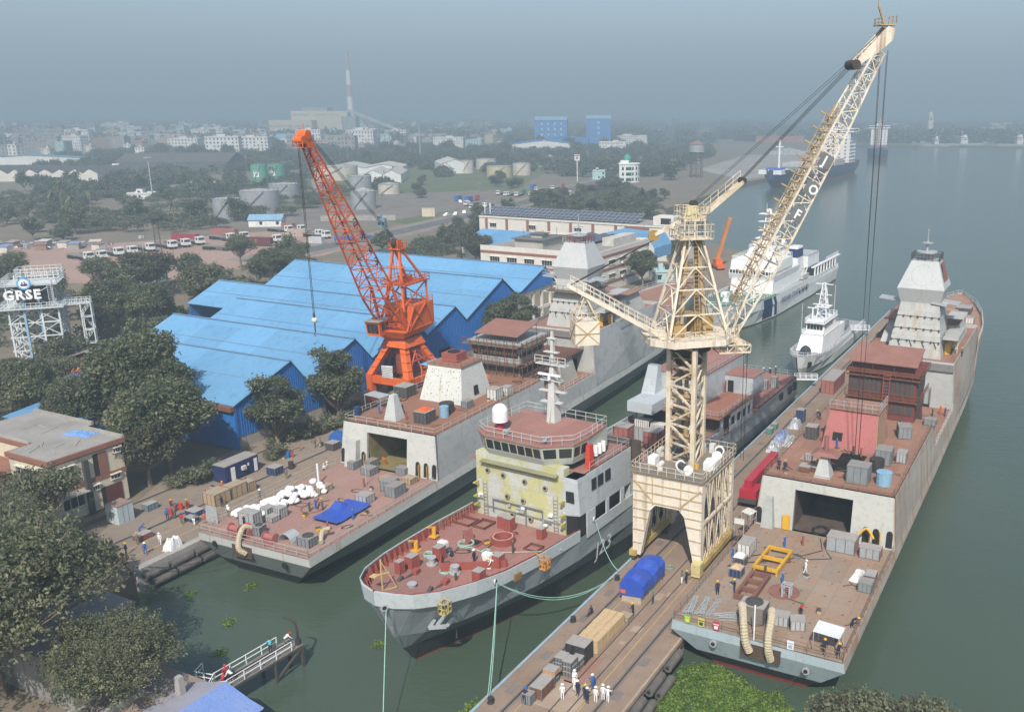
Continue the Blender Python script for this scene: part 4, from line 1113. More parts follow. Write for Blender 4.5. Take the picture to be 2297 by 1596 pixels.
def patrol_boat():
 root=thing("patrol_boat","small white patrol boat with lattice mast moored along the pier","boat",183.6,50.7,0,R(-0.6))
 st=[(0,0.02,0.1,0.15,5.1),(1.5,0.03,0.9,1.6,4.9),(5,1.0,2.3,3.0,4.4),(10,2.5,3.3,3.6,4.0),(18,3.3,3.6,3.7,3.6),(35,3.4,3.7,3.6,3.2),(50,3.0,3.3,3.3,3.0)]
 secs=[]
 for x,a,k,d,z in st:
  rk=max(0,3-x)
  secs.append([(x+rk,a*0.8,-1),(x+rk*0.95,max(a,0.02),0.3),(x+rk*0.4,max(k,0.05),2.3),(x,d,z)])
 m=hull_mesh(secs,[0,1,1],transom=False)
 m.build("hull",[BLACK,WHITE],root)
 deck_mesh([(s[0],s[3]-0.06,s[4]) for s in st]).build("deck",mat("grey_deck",(0.30,0.31,0.32),None,0.4,0.8),root)
 m=MB().frustum((9.5,26,-2.8,2.9),3.9,(11.5,26,-2.5,2.5),7.2).frustum((13.3,24,-2.1,2.1),7.3,(13.8,23.5,-1.9,1.9),9.6).box(12,26,-2.6,2.6,7.2,7.35).box(13,24.5,-2.3,2.3,9.6,9.75)
 hs=m.build("superstructure",WHITE,root)
 for k in range(5):MB().box(13.28,13.6,-1.75+k*0.72,-1.2+k*0.72,8.3,9.2).build("bridge_window",GLASS,hs)
 for k in range(4):MB().box(14.6+k*1.7,15.7+k*1.7,-2.06,-1.8,8.3,9.2).build("bridge_window",GLASS,hs)
 m=MB().rail([(11.6,-2.5,7.3),(11.6,2.5,7.3),(25,2.5,7.3)],0.95,0.9,0.05).rail([(13,-2.2,9.75),(13,2.2,9.75),(24,2.2,9.75),(24,-2.2,9.75)],0.95,0.9,0.05,closed=True).rail([(25,-2.5,7.3),(11.6,-2.5,7.3)],0.95,0.9,0.05)
 m.rail([(48,-3.2,3.1),(18,-3.6,3.6),(10,-3.5,4.0),(5,-2.9,4.4),(1.2,-1.2,4.9),(1.2,1.2,4.9),(5,2.9,4.4),(10,3.5,4),(18,3.6,3.6)],0.95,1.2,0.045)
 m.build("deck_rail",WHITE,root)
 m=MB().truss([(18.4,-1.1,9.7),(18.4,1.1,9.7),(20.8,1.1,9.7),(20.8,-1.1,9.7)],[(19.4,-0.3,17.6),(19.4,0.3,17.6),(20,0.3,17.6),(20,-0.3,17.6)],0.2,0.1,0,7)
 m.bar((19.6,-2,17.4),(19.6,2,17.4),0.18).bar((19.6,-1.8,15),(19.6,1.8,15),0.14).bar((19,-2.2,12.8),(19,2.2,12.8),0.2).box(18.4,20.6,-1.6,1.6,12.2,12.35)
 m.bar((15.5,1.2,9.7),(15.5,1.2,12.6),0.25).bar((15.5,0.2,12.6),(15.5,2.4,12.6),0.2).bar((22,-1.9,9.7),(22,-1.9,17),0.06).bar((13,2.9,7.2),(13,2.9,14),0.06).sphere((21.5,0.5,10.6),0.7,10)
 m.build("mast",WHITE,root)
 MB().box(26,33,-1.9,1.9,3.4,6.4).build("after_house",WHITE,root)
 m=MB().sphere((7.6,0.2,4.3),1.25,10,0,True,1.25).sphere((5.4,0.3,4.4),1.0,10,1,True,0.9)
 m.build("covered_gun",[mat("dark_cover",(0.045,0.045,0.045)),mat("dark_blue_cover",(0.03,0.04,0.07))],root)
 text("236","hull_number",1.1,NAVY,root,(6.4,-3.15,2.5),(1,-0.13,0),(0,-0.35,1),0.01)
 m=MB().hexa([(3.2,-1.95,2.2),(4.0,-2.25,2.2),(4.0,-1.8,2.2),(3.2,-1.6,2.2)],[(2.7,-2.2,3.5),(3.5,-2.5,3.5),(3.5,-2,3.5),(2.7,-1.8,3.5)])
 m.build("anchor_recess",DARK,root)
 m=MB().frustum((28,30,-1.5,-0.5),6.4,(28,30,-1.5,-0.5),7.8).box(35,39,-1.2,1.2,3.3,4.4).cyl((41,0),1.1,3.2,5,12)
 m.build("after_gear",STEEL,root)
patrol_boat()
# ================================================================ the two big cranes
def cream_crane():
 root=thing("portal_crane","tall cream portal crane with lattice boom standing on the pier","crane",98,40.0,2.5,0)
 X0,X1,Y0,Y1,D=-6.6,3.2,-4.7,4.1,11.5
 for x,nm in ((X0,0),(X1,1)):
  m=MB()
  o=[(Y0,0.9),(Y0+0.9,0.9),(Y0+2.2,6.9),(Y0+2.9,7.7),(Y1-2.9,7.7),(Y1-2.2,6.9),(Y1-1.0,0.9),(Y1,0.9),(Y1,D),(Y0,D)]
  P0=[(x,y,z) for y,z in o];P1=[(x+0.8,y,z) for y,z in o]
  m.poly(P0);m.poly(P1)
  for k in range(10):m.poly([P0[k],P0[(k+1)%10],P1[(k+1)%10],P1[k]])
  fr=m.build("portal_frame",CREAMW,root)
  m=MB()
  for z in (8.0,9.2,10.3,11.3):m.box(x-0.12,x,Y0,Y1,z,z+0.1)
  for z in (2.5,4.2,5.8,6.9):
   m.box(x-0.12,x,Y0,Y0+0.55+z*0.24,z,z+0.09);m.box(x-0.12,x,Y1-0.6-z*0.23,Y1,z,z+0.09)
  for y in (Y0+2.6,Y1-2.6):m.box(x-0.12,x,y,y+0.08,7.7,D)
  m.bar((x-0.1,Y0+0.2,10.6),(x-0.1,Y0+2.8,8.0),0.14);m.bar((x-0.1,Y1-0.2,10.6),(x-0.1,Y1-2.8,8.0),0.14)
  m.build_each("frame_stiffener",mat("stiffener_tan",(0.55,0.43,0.28),(0.36,0.25,0.14),0.8,0.7),fr)
 for y in (Y0+0.1,Y1-0.1):
  m=MB()
  for a,b in (((X0+.4,y,1.2),(X1+.4,y,1.2)),((X0+.4,y,6.2),(X1+.4,y,6.2)),((X0+.4,y,D-.3),(X1+.4,y,D-.3))):m.bar(a,b,0.32)
  xs=[X0+0.4+k*2.2 for k in range(5)]
  for k,x in enumerate(xs[:-1]):
   for z0,z1 in ((1.2,6.2),(6.2,D-.3)):
    m.bar((x,y,z0),(x+1.1,y,z1),0.1);m.bar((x+1.1,y,z1),(x+2.2,y,z0),0.1)
    m.bar((x+2.2,y,z0),(x+2.2,y,z1),0.1)
  for k in range(8):m.bar((X0+1+k,y,1.3),(X0+1.8+k,y,2.4),0.09)
  m.build("side_lattice",[CREAM],root)
  m=MB().box(X0-0.3,X1+1.2,y-0.45,y+0.45,0.75,1.45)
  for x in (X0+0.2,X0+1.6,X1-0.8,X1+0.5):m.cyl((x,0.45),0.42,y-0.2,y+0.2,14,1,axis='y')
  m.rail([(X0+1.5,y-0.45,1.45),(X1,y-0.45,1.45)],0.9,1.3,0.03)
  m.build("bogie_beam",[mat("yellowed_cream",(0.52,0.39,0.13),(0.30,0.20,0.09),0.6,0.7),DSTEEL],root)
 m=MB().box(X0-1.1,X0+0.1,Y0-0.35,Y0+0.75,0.25,1.9)
 m.build("notice_box",mat("pale_yellow_box",(0.56,0.48,0.22)),root)
 for k,s_ in enumerate(("CAUTION","CRANE","S.W.L.","KEEP CLEAR")):
  text(s_,"notice_lettering",0.24,CREAMD,root,(X0-1.12,Y0+0.62,1.5-k*0.3),(0,-1,0),(0,0,1),0.004)
 m=MB().box(X0-0.25,X1+1.05,Y0-0.15,Y1+0.15,D,D+0.2)
 m.build("portal_deck",[mat("dark_grating",(0.17,0.155,0.14),(0.24,0.20,0.15),0.5,0.9)],root)
 m=MB().rail([(X0-0.2,Y0-0.1,D+.2),(X1+1,Y0-0.1,D+.2),(X1+1,Y1+0.1,D+.2),(X0-0.2,Y1+0.1,D+.2)],1.1,1.1,0.032,closed=True)
 m.build("deck_rail",CREAM,root)
 for x,y,rz,kind in ((-4.7,-1.6,0.9,0),(-5.2,1.2,0.3,1),(1.5,-3.5,0.2,0),(-0.8,3.2,0.8,1),(-1.9,-3.6,0.6,2),(-3.4,2.9,0.4,2)):
  m=MB()
  if kind==0:
   m.tube([(x-0.9*math.cos(rz),y-0.9*math.sin(rz),D+0.8),(x+0.9*math.cos(rz),y+0.9*math.sin(rz),D+0.8)],0.42,12,1)
   for s_ in (-1,1):m.tube([(x+s_*0.9*math.cos(rz),y+s_*0.9*math.sin(rz),D+0.8),(x+s_*1.05*math.cos(rz),y+s_*1.05*math.sin(rz),D+0.8)],0.62,14,0)
   m.obox(x,y,D+0.2,1.9,0.9,0.25,rz,0)
   m.build("winch_drum",[WHITE,DSTEEL],root)
  elif kind==1:
   m.obox(x,y,D+0.2,1.1,0.6,0.5,rz).tube([(x-0.5,y,D+0.9),(x+0.5,y,D+0.9)],0.33,10)
   m.build("motor",DIRTY,root)
  else :
   m.prism([(x-1.3,y-0.4),(x-0.6,y-1.0),(x+0.9,y-0.9),(x+1.2,y),(x+0.6,y+0.5),(x-1.1,y+0.3)] if x>-3 else [(x-0.7,y-0.5),(x+0.6,y-0.5),(x+0.8,y+0.4),(x-0.6,y+0.5)],D+0.2,D+1.1)
   m.build("gear_cover",WHITE,root)
 for x,y in ((1.8,-1.5),(2.2,1.9),(2.6,-2.5)):MB().box(x,x+0.8,y,y+0.6,D+.2,D+1.3).build("control_box",DIRTY,root)
 MB().cyl((-3.0,-2.5),0.25,D+.2,D+.8,10).build("oil_drum",YELLOW,root)
 # tower
 F=[(-1.8,1.7),(-3.1,-2.0),(1.7,-1.3),(3.0,2.4)]
 m=MB().truss([(x,y,D+0.2) for x,y in F],[(x,y,26.0) for x,y in F],0.54,0.22,0,6)
 for z in (D+.6,14,16.4,18.9,21.3,23.8):
  for i in range(4):
   a,b=Vector((*F[i],z)),Vector((*F[(i+1)%4],z))
   m.bar(a,a.lerp(b,0.16),0.12,1.0);m.bar(b,b.lerp(a,0.16),0.12,1.0)
 m.build("tower",CREAM,root)
 m=MB().tube([(-0.3,0.1,D),(-0.3,0.1,26)],0.28,8).ladder((0.4,-0.6,D),(0.4,-0.6,26),0.5,0.45,0.06)
 for z in (14.5,17,19.5,22,24.5):m.box(-1.8,1.2,-1.0,1.6,z,z+0.1).rail([(-1.8,-1,z+.1),(1.2,-1,z+.1),(1.2,1.6,z+.1)],0.9,1.0,0.03)
 m.build("tower_stair",CREAMD,root)
 m=MB().cyl((0,0),2.6,25.4,26.2,24).cyl((0,0),3.4,26.2,26.5,28).cyl((0,0),1.6,23.6,25.4,16)
 m.build("slewing_ring",BLACKY,root)
 # everything above the ring turns with the boom
 top=bpy.data.objects.new("slewing_frame",MB().prism([(-5.4,-1.9),(-3.2,-4.3),(3.0,-4.1),(5.6,-1.7),(5.6,1.7),(3.0,4.1),(-3.2,4.3),(-5.4,1.9)],26.5,27.2).mesh("slewing_frame",CREAMW))
 COL.objects.link(top);top.parent=root;top.rotation_euler=(0,0,R(-48.4))
 def part(m,name,mats):return m.build(name,mats,top)
 part(MB().rail([(-5.3,-1.9,27.2),(-3.2,-4.2,27.2),(3.0,-4.0,27.2),(5.5,-1.7,27.2)],1.1,1.2,0.04).rail([(-5.3,1.9,27.2),(-3.2,4.2,27.2),(3.0,4.0,27.2),(5.5,1.7,27.2)],1.1,1.2,0.04),"platform_rail",CREAM)
 B_=[(-3.6,-3.4,27.2),(3.6,-3.2,27.2),(3.6,3.2,27.2),(-3.6,3.4,27.2)]
 T_=[(-1.0,-0.9,38.4),(1.0,-0.9,38.4),(1.0,0.9,38.4),(-1.0,0.9,38.4)]
 m=MB()
 for a,b in zip(B_,T_):m.bar(a,b,0.27)
 for t in (0.25,0.5,0.72):
  q_=[Vector(a).lerp(Vector(b),t) for a,b in zip(B_,T_)]
  for i in range(4):m.bar(q_[i],q_[(i+1)%4],0.14)
 for t0,t1 in ((0,0.25),(0.25,0.5),(0.5,0.72),(0.72,1)):
  for i in range(4):
   a=Vector(B_[i]).lerp(Vector(T_[i]),t1);b=Vector(B_[(i+1)%4]).lerp(Vector(T_[(i+1)%4]),t0);c_=Vector(B_[i]).lerp(Vector(T_[i]),t0);d_=Vector(B_[(i+1)%4]).lerp(Vector(T_[(i+1)%4]),t1)
   mid=c_.lerp(b,0.5);up=a.lerp(d_,0.5)
   m.bar(c_,up,0.12);m.bar(b,up,0.12)
 part(m,"mast_frame",CREAMW)
 m=MB()
 for x,y in ((-1.2,-0.9),(1.1,-0.8),(1.1,0.9),(-1.2,0.9)):m.bar((x*1.3,y*1.5,27.2),(x*0.6,y*0.6,38.4),0.42,0.36)
 for z in (29.5,32.0,34.5):m.box(-1.3,1.3,-1.2,1.2,z,z+0.3)
 m.ladder((0.2,-2.3,27.3),(0.2,-0.95,38.4),0.6,0.45,0.07,side=(1,0,0))
 part(m,"inner_column",CREAMD)
 part(MB().obox(1.5,0.6,27.2,2.2,2.4,2.0,0.2).obox(-1.8,-0.4,27.2,1.6,2.8,1.4,0),"slewing_machinery",mat("ochre_machinery",(0.40,0.26,0.09),(0.25,0.15,0.06),0.8,0.7))
 m=MB().box(-1.5,1.5,-1.4,1.4,38.4,38.6).box(-1.3,1.3,-1.2,1.2,40.4,40.7)
 for x in (-1.2,0,1.2):
  for y in (-1.1,1.1):m.bar((x,y,38.6),(x,y,40.4),0.16)
 m.rail([(-2.0,-1.9,38.5),(2.0,-1.9,38.5),(2.0,1.9,38.5),(-2.0,1.9,38.5)],1.6,1.0,0.045,closed=True).rail([(-1.6,-1.5,40.7),(1.6,-1.5,40.7),(1.6,1.5,40.7),(-1.6,1.5,40.7)],1.3,1.0,0.04,closed=True).box(-2.0,2.0,-1.9,1.9,38.4,38.5)
 part(m,"mast_head",CREAM)
 m=MB()
 for k in range(10):
  t=2*PI*k/10
  m.bar((0.85*math.cos(t),0.85*math.sin(t),40.7),(0.6*math.cos(t),0.6*math.sin(t),42.0),0.16)
 m.cyl((0,0),0.7,40.7,41.9,10).cyl((0,0),0.75,41.9,42.1,12)
 part(m,"head_cage",mat("pale_yellow_green",(0.56,0.50,0.30)))
 m=MB()
 for y in (-0.3,0,0.3):m.cyl((0.2,42.2),0.45,y-0.1,y+0.1,14,axis='y')
 part(m,"head_sheave",BLACKY)
 # luffing strut and the small back arm
 m=MB().bar((0.6,0.5,40.4),(6.0,0.35,44.6),0.3,0.4).bar((0.6,-0.5,40.4),(6.0,-0.35,44.6),0.3,0.4)
 for k in range(9):m.bar((0.9+k*0.62,-0.5,40.7+k*0.48),(0.9+k*0.62,0.5,40.7+k*0.48),0.15)
 m.rail([(0.8,0.9,40.6),(6,0.6,44.7)],1.1,1.2,0.035)
 part(m,"luffing_strut",CREAM)
 part(MB().cyl((6.0,44.7),0.42,-0.4,0.4,14,axis='y'),"strut_sheave",BLACKY)
 m=MB().bar((-0.8,0,40.6),(-4.4,0,38.9),0.36)
 ba=part(m,"back_arm",CREAMW)
 m=MB().cyl((-4.5,38.8),0.65,-0.1,0.1,18,axis='y')
 m.build("arm_sheave",mat("ochre_wheel",(0.35,0.22,0.06)),ba)
 # counterweight jib
 m=MB()
 for y in (-0.9,0.9):m.bar((-3.6,y*1.8,27.2),(-14.4,y*0.5,33.6),0.34,0.42)
 for k in range(10):
  t=k/10;m.bar((-3.6-10.8*t,-0.9*(1.8-1.3*t),27.2+6.4*t),(-3.6-10.8*t,0.9*(1.8-1.3*t),27.2+6.4*t),0.13)
 m.rail([(-3.6,-1.7,27.4),(-14,-0.6,33.6)],1.05,1.3,0.035).rail([(-3.6,1.7,27.4),(-14,0.6,33.6)],1.05,1.3,0.035)
 part(m,"counter_jib",CREAMW)
 m=MB().box(-14.0,-11.2,-1.45,1.45,26.9,29.6)
 cw=part(m,"counterweight",CREAMW)
 m=MB()
 for x0,x1,y0,y1,ax in ((-14.03,-14.03,-1.4,1.4,0),(-14,-11.2,-1.48,-1.48,1)):
  m.bar((x0,y0,27),(x1,y1,29.5),0.09);m.bar((x0,y0,29.5),(x1,y1,27),0.09);m.bar((x0,y0,28.25),(x1,y1,28.25),0.09)
 m.build("weight_bracing",CREAMD,cw)
 m=MB()
 for x in (-13.9,-11.3):
  for y in (-1.35,1.35):m.bar((x,y,29.6),(-12.6,y*0.3,32.5),0.14)
 m.rail([(-14,-1.4,29.6),(-11.2,-1.4,29.6),(-11.2,1.4,29.6),(-14,1.4,29.6)],1.0,1.4,0.04,closed=True)
 m.build("weight_hanger",CREAM,cw)
 # boom
 A,Tp=Vector((5.0,0,27.4)),Vector((23.3,0,61.3))
 d=(Tp-A).normalized();n=Vector((-d.z,0,d.x))
 def sec(t,wd,dp):c_=A.lerp(Tp,t);return [c_+Vector((0,sy*wd/2,0))+n*(sn*dp/2) for sy,sn in ((-1,-1),(1,-1),(1,1),(-1,1))]
 s0,s1,s2,s3=sec(0.0,3.4,0.7),sec(0.24,2.7,2.3),sec(0.66,2.2,2.0),sec(0.93,1.4,1.2)
 m=MB().truss(s0,s1,0.2,0.1,0,5).truss(s1,s2,0.2,0.1,0,14).truss(s2,s3,0.18,0.09,0,9)
 bm_=part(m,"boom",CREAMW)
 m=MB()
 for k in range(26):
  t=0.1+k*0.024
  c_=A.lerp(Tp,t)+n*1.15
  m.bar(c_+Vector((0,1.6,0)),c_+Vector((0,-0.9,0)),0.1);m.bar(c_+n*1.0,c_-n*0.2,0.08)
  if k%2:m.bar(c_-n*0.3+Vector((0,0.4,0)),c_+n*1.5+Vector((0,0.4,0)),0.16)
 for y in (-0.7,0.1,0.9):m.bar(A.lerp(Tp,0.08)+n*1.15+Vector((0,y,0)),A.lerp(Tp,0.74)+n*1.1+Vector((0,y,0)),0.12)
 m.bar(A.lerp(Tp,0.08)+n*2.0,A.lerp(Tp,0.72)+n*2.0,0.06)
 m.build("boom_walkway",CREAMD,bm_)
 dr=Vector((19.0,0,57.4))
 m=MB()
 for y in (-0.65,0.65):
  o=[s3[0]*0.5+s3[3]*0.5,Tp-n*0.7-d*1.0,Tp+d*0.2-n*0.3,Tp+n*0.6,dr+Vector((0.3,0,0.6)),dr-Vector((0.2,0,0.4))]
  P0=[Vector((p.x,y-0.12,p.z)) for p in o];P1=[Vector((p.x,y+0.12,p.z)) for p in o]
  m.poly(P0);m.poly(P1)
  for k in range(6):m.poly([P0[k],P0[(k+1)%6],P1[(k+1)%6],P1[k]])
 for k in range(6):
  p=dr.lerp(Tp,k/6)+Vector((0.2,0,0.3));m.bar((p.x,-0.6,p.z),(p.x,0.6,p.z),0.25)
 m.build("boom_head",CREAMW,bm_)
 m=MB().cyl((dr.x,dr.z),0.55,-0.95,0.95,16,axis='y')
 m.build("boom_sheave",BLACKY,bm_)
 m=MB().rail([Tp+Vector((-1.4,0.8,0.3)),Tp+Vector((0.4,0.8,0.6)),Tp+Vector((0.4,-0.8,0.6)),Tp+Vector((-1.4,-0.8,0.3))],0.8,0.9,0.04,closed=True).bar(Tp+Vector((-0.6,0,0.4)),Tp+Vector((-1.5,0,2.4)),0.18).bar(Tp+Vector((-1.5,0,2.2)),Tp+Vector((-1.5,0,3.2)),0.12).sphere(Tp+Vector((-1.5,0,3.2)),0.16,6)
 m.box(Tp.x-1.6,Tp.x+0.5,-0.85,0.85,Tp.z+0.35,Tp.z+0.45)
 m.build("tip_mast",CREAMD,bm_)
 for t,ch in ((0.575,"J"),(0.485,"O"),(0.40,"F")):
  c_=A.lerp(Tp,t)
  q_=[c_+d*a+n*b+Vector((0,-1.38,0)) for a,b in ((-0.8,-0.95),(0.8,-0.95),(0.8,0.65),(-0.8,0.65))]
  m=MB();m.poly(q_);m.poly([p+Vector((0,0.06,0)) for p in q_])
  pl=m.build("letter_plate",mat("grey_plate",(0.16,0.165,0.17)),bm_)
  text(ch,"letter",1.55,WHITE,pl,c_-d*0.56+n*0.2+Vector((0,-1.43,0)),-n,d,0.01,bold=0.04)
 m=MB()
 for y in (-0.6,-0.2,0.2,0.6):m.tube([dr+Vector((-0.3,y,-0.2)),(6.0,y*0.6,44.9)],0.028,5)
 for y in (-0.45,0.45):m.tube([Tp+Vector((-0.4,y,0.2)),dr+Vector((0,y,0.55)),(0.2,y*0.6,42.5)],0.028,5)
 for y in (-0.2,0.2):m.tube([(-4.5,y*0.3,38.3),(-14.2,y,33.6)],0.05,5)
 part(m,"luffing_rope",ROPE)
 m=MB()
 hx=23.6
 for x,y in ((-1.6,-0.35),(-1.0,0.35),(-0.6,-0.3),(0.0,0.4)):m.tube([(hx+x*0.9,y,59.0+x*0.9),(hx+x*0.55,y,8.5)],0.028,5)
 part(m,"hoist_rope",ROPE)
 part(MB().box(hx-1.0,hx+0.1,-0.5,0.5,7.2,8.6).tube([(hx-0.4,0,7.2),(hx-0.4,0,6.6),(hx-0.1,0,6.2),(hx-0.5,0,6.0)],0.1,6),"hook_block",DSTEEL)
 m=MB().truss([(2.6,-3.2,25.4),(2.6,-1.0,25.4),(2.6,-1.0,26.3),(2.6,-3.2,26.3)],[(6.3,-3.6,25.4),(6.3,-1.4,25.4),(6.3,-1.4,26.3),(6.3,-3.6,26.3)],0.14,0.08,0,4)
 m.tube([(5.2,-3.3,26.2),(5.2,-1.6,26.2)],0.7,14)
 part(m,"operator_cab",CREAM)
 m=MB()
 for y in (-2.9,-1.9):m.tube([(6.2,y,25.5),(6.2,y,11.7)],0.04,5)
 part(m,"cab_rope",ROPE)
cream_crane()
def orange_crane():
 root=thing("quay_crane","orange tower crane with long lattice boom beside the blue shed","crane",131.5,111.2,2.5,0)
 for x in (-4.5,4.5):
  for y in (-4.5,4.4):
   m=MB()
   yt=1.7 if y>0 else -1.7;xt=1.9 if x>0 else -1.9
   q_=lambda cx,cy,h:[(cx-h,cy-h,0),(cx+h,cy-h,0),(cx+h,cy+h,0),(cx-h,cy+h,0)]
   def seg(a,b,za,zb,ha,hb):m.hexa([(p[0],p[1],za) for p in q_(*a,ha)],[(p[0],p[1],zb) for p in q_(*b,hb)])
   seg((x,y),(x*1.0,y*1.0),0.9,5.0,0.55,0.65);seg((x,y),(xt,yt),5.0,10.6,0.65,0.6)
   m.obox(x,y,0.15,2.2,0.8,0.9,0)
   for k in range(4):m.obox(x+(xt-x)*k/4,y+(yt-y)*k/4,5.2+k*1.4,1.36,1.36,0.07)
   m.build("leg",ORANGE,root)
 m=MB()
 for x in (-4.5,4.5):m.box(x-0.5,x+0.5,-3.9,3.8,3.7,5.0)
 for y in (-4.5,4.4):m.box(-3.9,3.9,y-0.4,y+0.4,3.9,5.0)
 m.build("portal_beam",ORANGE,root)
 m=MB()
 for y in (-4.4,4.3):
  yt=2 if y>0 else -2
  for a,b in (((-4.3,y,5),(1.5,yt,10.4)),((4.3,y,5),(-1.5,yt,10.4)),((-4.3,y,1.5),(4.3,y,3.9)),((4.3,y,1.5),(-4.3,y,3.9)),((-2.9,(y+yt)/2,7.7),(2.9,(y+yt)/2,7.7))):m.bar(a,b,0.26)
  m.bar((0,y,5),(0,yt,10.4),0.2)
 m.ladder((2.2,-3.9,5),(0.8,-2.2,10.6),0.6,0.5,0.08,side=(1,0,0))
 m.build("portal_bracing",ORANGED,root)
 m=MB().frustum((-3.0,3.0,-2.9,2.9),10.4,(-2.3,2.3,-2.3,2.3),11.9)
 m.build("portal_cap",ORANGE,root)
 MB().cyl((0,0),1.6,5,10.4,14).build("centre_column",mat("oxide_column",(0.24,0.06,0.03)),root)
 bn=MB().hexa([(-4.95,-1.1,4.4),(-4.8,-1.1,4.4),(-4.8,1.3,4.2),(-4.95,1.3,4.2)],[(-4.6,-0.9,7.3),(-4.45,-0.9,7.3),(-4.45,1.6,7.1),(-4.6,1.6,7.1)]).build("banner",TARPW,root)
 m=MB()
 random.seed(2)
 for k in range(8):
  y=1.4
  while y>-0.8:
   l=random.uniform(0.12,0.4)
   z=6.85-k*0.31;x=-4.98+0.35*(z-4.4)/2.9
   m.hexa([(x-0.02,y-l,z),(x,y-l,z),(x,y,z),(x-0.02,y,z)],[(x-0.01,y-l,z+0.11),(x+0.01,y-l,z+0.11),(x+0.01,y,z+0.11),(x-0.01,y,z+0.11)])
   y-=l+random.uniform(0.06,0.14)
 m.build("banner_lettering",mat("banner_ink",(0.12,0.11,0.13)),bn)
 MB().cyl((0,0),2.1,11.9,12.2,24).build("slewing_ring",DARK,root)
 top=bpy.data.objects.new("slewing_deck",MB().hexa([(-4.5,-2.2,12.2),(3.2,-2.2,12.2),(3.2,2.2,12.2),(-4.5,2.2,12.2)],[(-6.5,-3.2,13.6),(4.2,-3.2,13.6),(4.2,3.2,13.6),(-6.5,3.2,13.6)]).mesh("slewing_deck",ORANGE))
 COL.objects.link(top);top.parent=root;top.rotation_euler=(0,0,R(187.3))
 def part(m,name,mats,p=None):return m.build(name,mats,p or top)
 part(MB().box(-6.5,0.8,-3.0,3.0,13.6,17.8),"machinery_house",ORANGE)
 m=MB()
 for y in (-3.06,3.06):
  for a,b in (((-3.5,17.7),(2.8,13.4)),((-3.5,17.7),(-5.5,14)),((0.5,17.7),(3.2,13.6)),((-2,14.5),(0.5,17.5))):m.bar((a[0],y,a[1]),(b[0],y,b[1]),0.35,0.3)
 part(m,"house_bracing",mat("deep_orange",(0.50,0.085,0.02)))
 cab=part(MB().frustum((2.4,5.4,-3.9,-1.2),12.9,(2.2,5.8,-4.1,-1.1),15.6),"operator_cab",ORANGE)
 part(MB().box(2.0,6.1,-4.3,-0.9,15.6,15.72),"cab_roof",ROOFG,cab)
 for y in (-3.7,-2.9,-2.1):
  part(MB().hexa([(5.55,y,13.5),(5.62,y,13.5),(5.62,y+0.7,13.5),(5.55,y+0.7,13.5)],[(5.75,y,15.2),(5.82,y,15.2),(5.82,y+0.7,15.2),(5.75,y+0.7,15.2)]),"cab_window",GLASS,cab)
 for x in (2.8,4.0):
  part(MB().box(x,x+0.9,-1.16,-1.06,13.9,15.2),"cab_window",GLASS,cab)
 m=MB().rail([(-6.4,-2.9,17.8),(0.7,-2.9,17.8),(0.7,2.9,17.8),(-6.4,2.9,17.8)],1.1,1.2,0.04,closed=True)
 part(m,"house_rail",ORANGE)
 # A-frame
 m=MB()
 for y in (-1.9,1.9):
  m.bar((2.0,y,17.0),(0.4,y*0.35,28.2),0.42);m.bar((-5.4,y,21.8),(-0.2,y*0.35,28.2),0.36);m.bar((-5.4,y*1.2,17.8),(-5.4,y*1.2,22.0),0.3)
  m.bar((1.4,y*1.05,21.8),(-5.4,y*1.2,21.8),0.22);m.bar((1.6,y,18),(-5.2,y*1.2,21.6),0.2);m.bar((1.3,y,21.6),(-5.2,y*1.2,18),0.2)
 for x,z in ((-5.4,21.8),(1.4,21.8),(0.9,25)):m.bar((x,-1.9,z),(x,1.9,z),0.26)
 m.ladder((-0.5,-0.9,21.8),(0.2,-0.6,28),0.6,0.45,0.07)
 fr=part(m,"mast_frame",ORANGE)
 m=MB().box(-6.2,2.0,-2.6,2.6,21.7,21.85).rail([(-6.2,-2.6,21.85),(2,-2.6,21.85),(2,2.6,21.85),(-6.2,2.6,21.85)],1.1,1.1,0.045,closed=True).obox(-2,0,21.85,2.5,1.6,1.1,0)
 part(m,"mast_platform",ORANGED,fr)
 m=MB().box(-1.2,1.0,-1.2,1.2,28.1,28.3).rail([(-1.2,-1.2,28.3),(1,-1.2,28.3),(1,1.2,28.3),(-1.2,1.2,28.3)],1.0,0.8,0.045,closed=True)
 m.box(-0.5,0.9,-0.75,-0.5,28.3,29.9).box(-0.5,0.9,0.5,0.75,28.3,29.9)
 part(m,"mast_head",ORANGE,fr)
 part(MB().cyl((0.6,29.3),0.75,-0.45,0.45,16,axis='y'),"head_sheave",BLACKY,fr)
 # boom
 A,Tp=Vector((3.0,0,14.6)),Vector((23.6,0,48.6))
 d=(Tp-A).normalized();n=Vector((-d.z,0,d.x))
 def sec(t,wd,dp):c_=A.lerp(Tp,t);return [c_+Vector((0,sy*wd/2,0))+n*(sn*dp/2) for sy,sn in ((-1,-1),(1,-1),(1,1),(-1,1))]
 s0,s1,s2,s3=sec(0.0,5.6,0.5),sec(0.2,4.6,3.2),sec(0.62,3.0,2.3),sec(0.95,1.3,1.1)
 m=MB().truss(s0,s1,0.28,0.15,0,2).truss(s1,s2,0.23,0.12,0,8,cross=False).truss(s2,s3,0.2,0.1,0,9)
 for y in (-1,1):m.bar(A+Vector((0,y*2.6,0)),A.lerp(Tp,0.2)+n*1.6+Vector((0,y*2.2,0)),0.4)
 bm_=part(m,"boom",mat("boom_orange",(0.60,0.11,0.025),(0.48,0.08,0.02),0.3,0.5))
 m=MB()
 for y in (-0.6,0.6):m.bar(s3[0].lerp(s3[3],.5)*1.0+Vector((0,y+0.65,0))*1.0,Tp+Vector((0.3,y,0.4)),0.25,1.5)
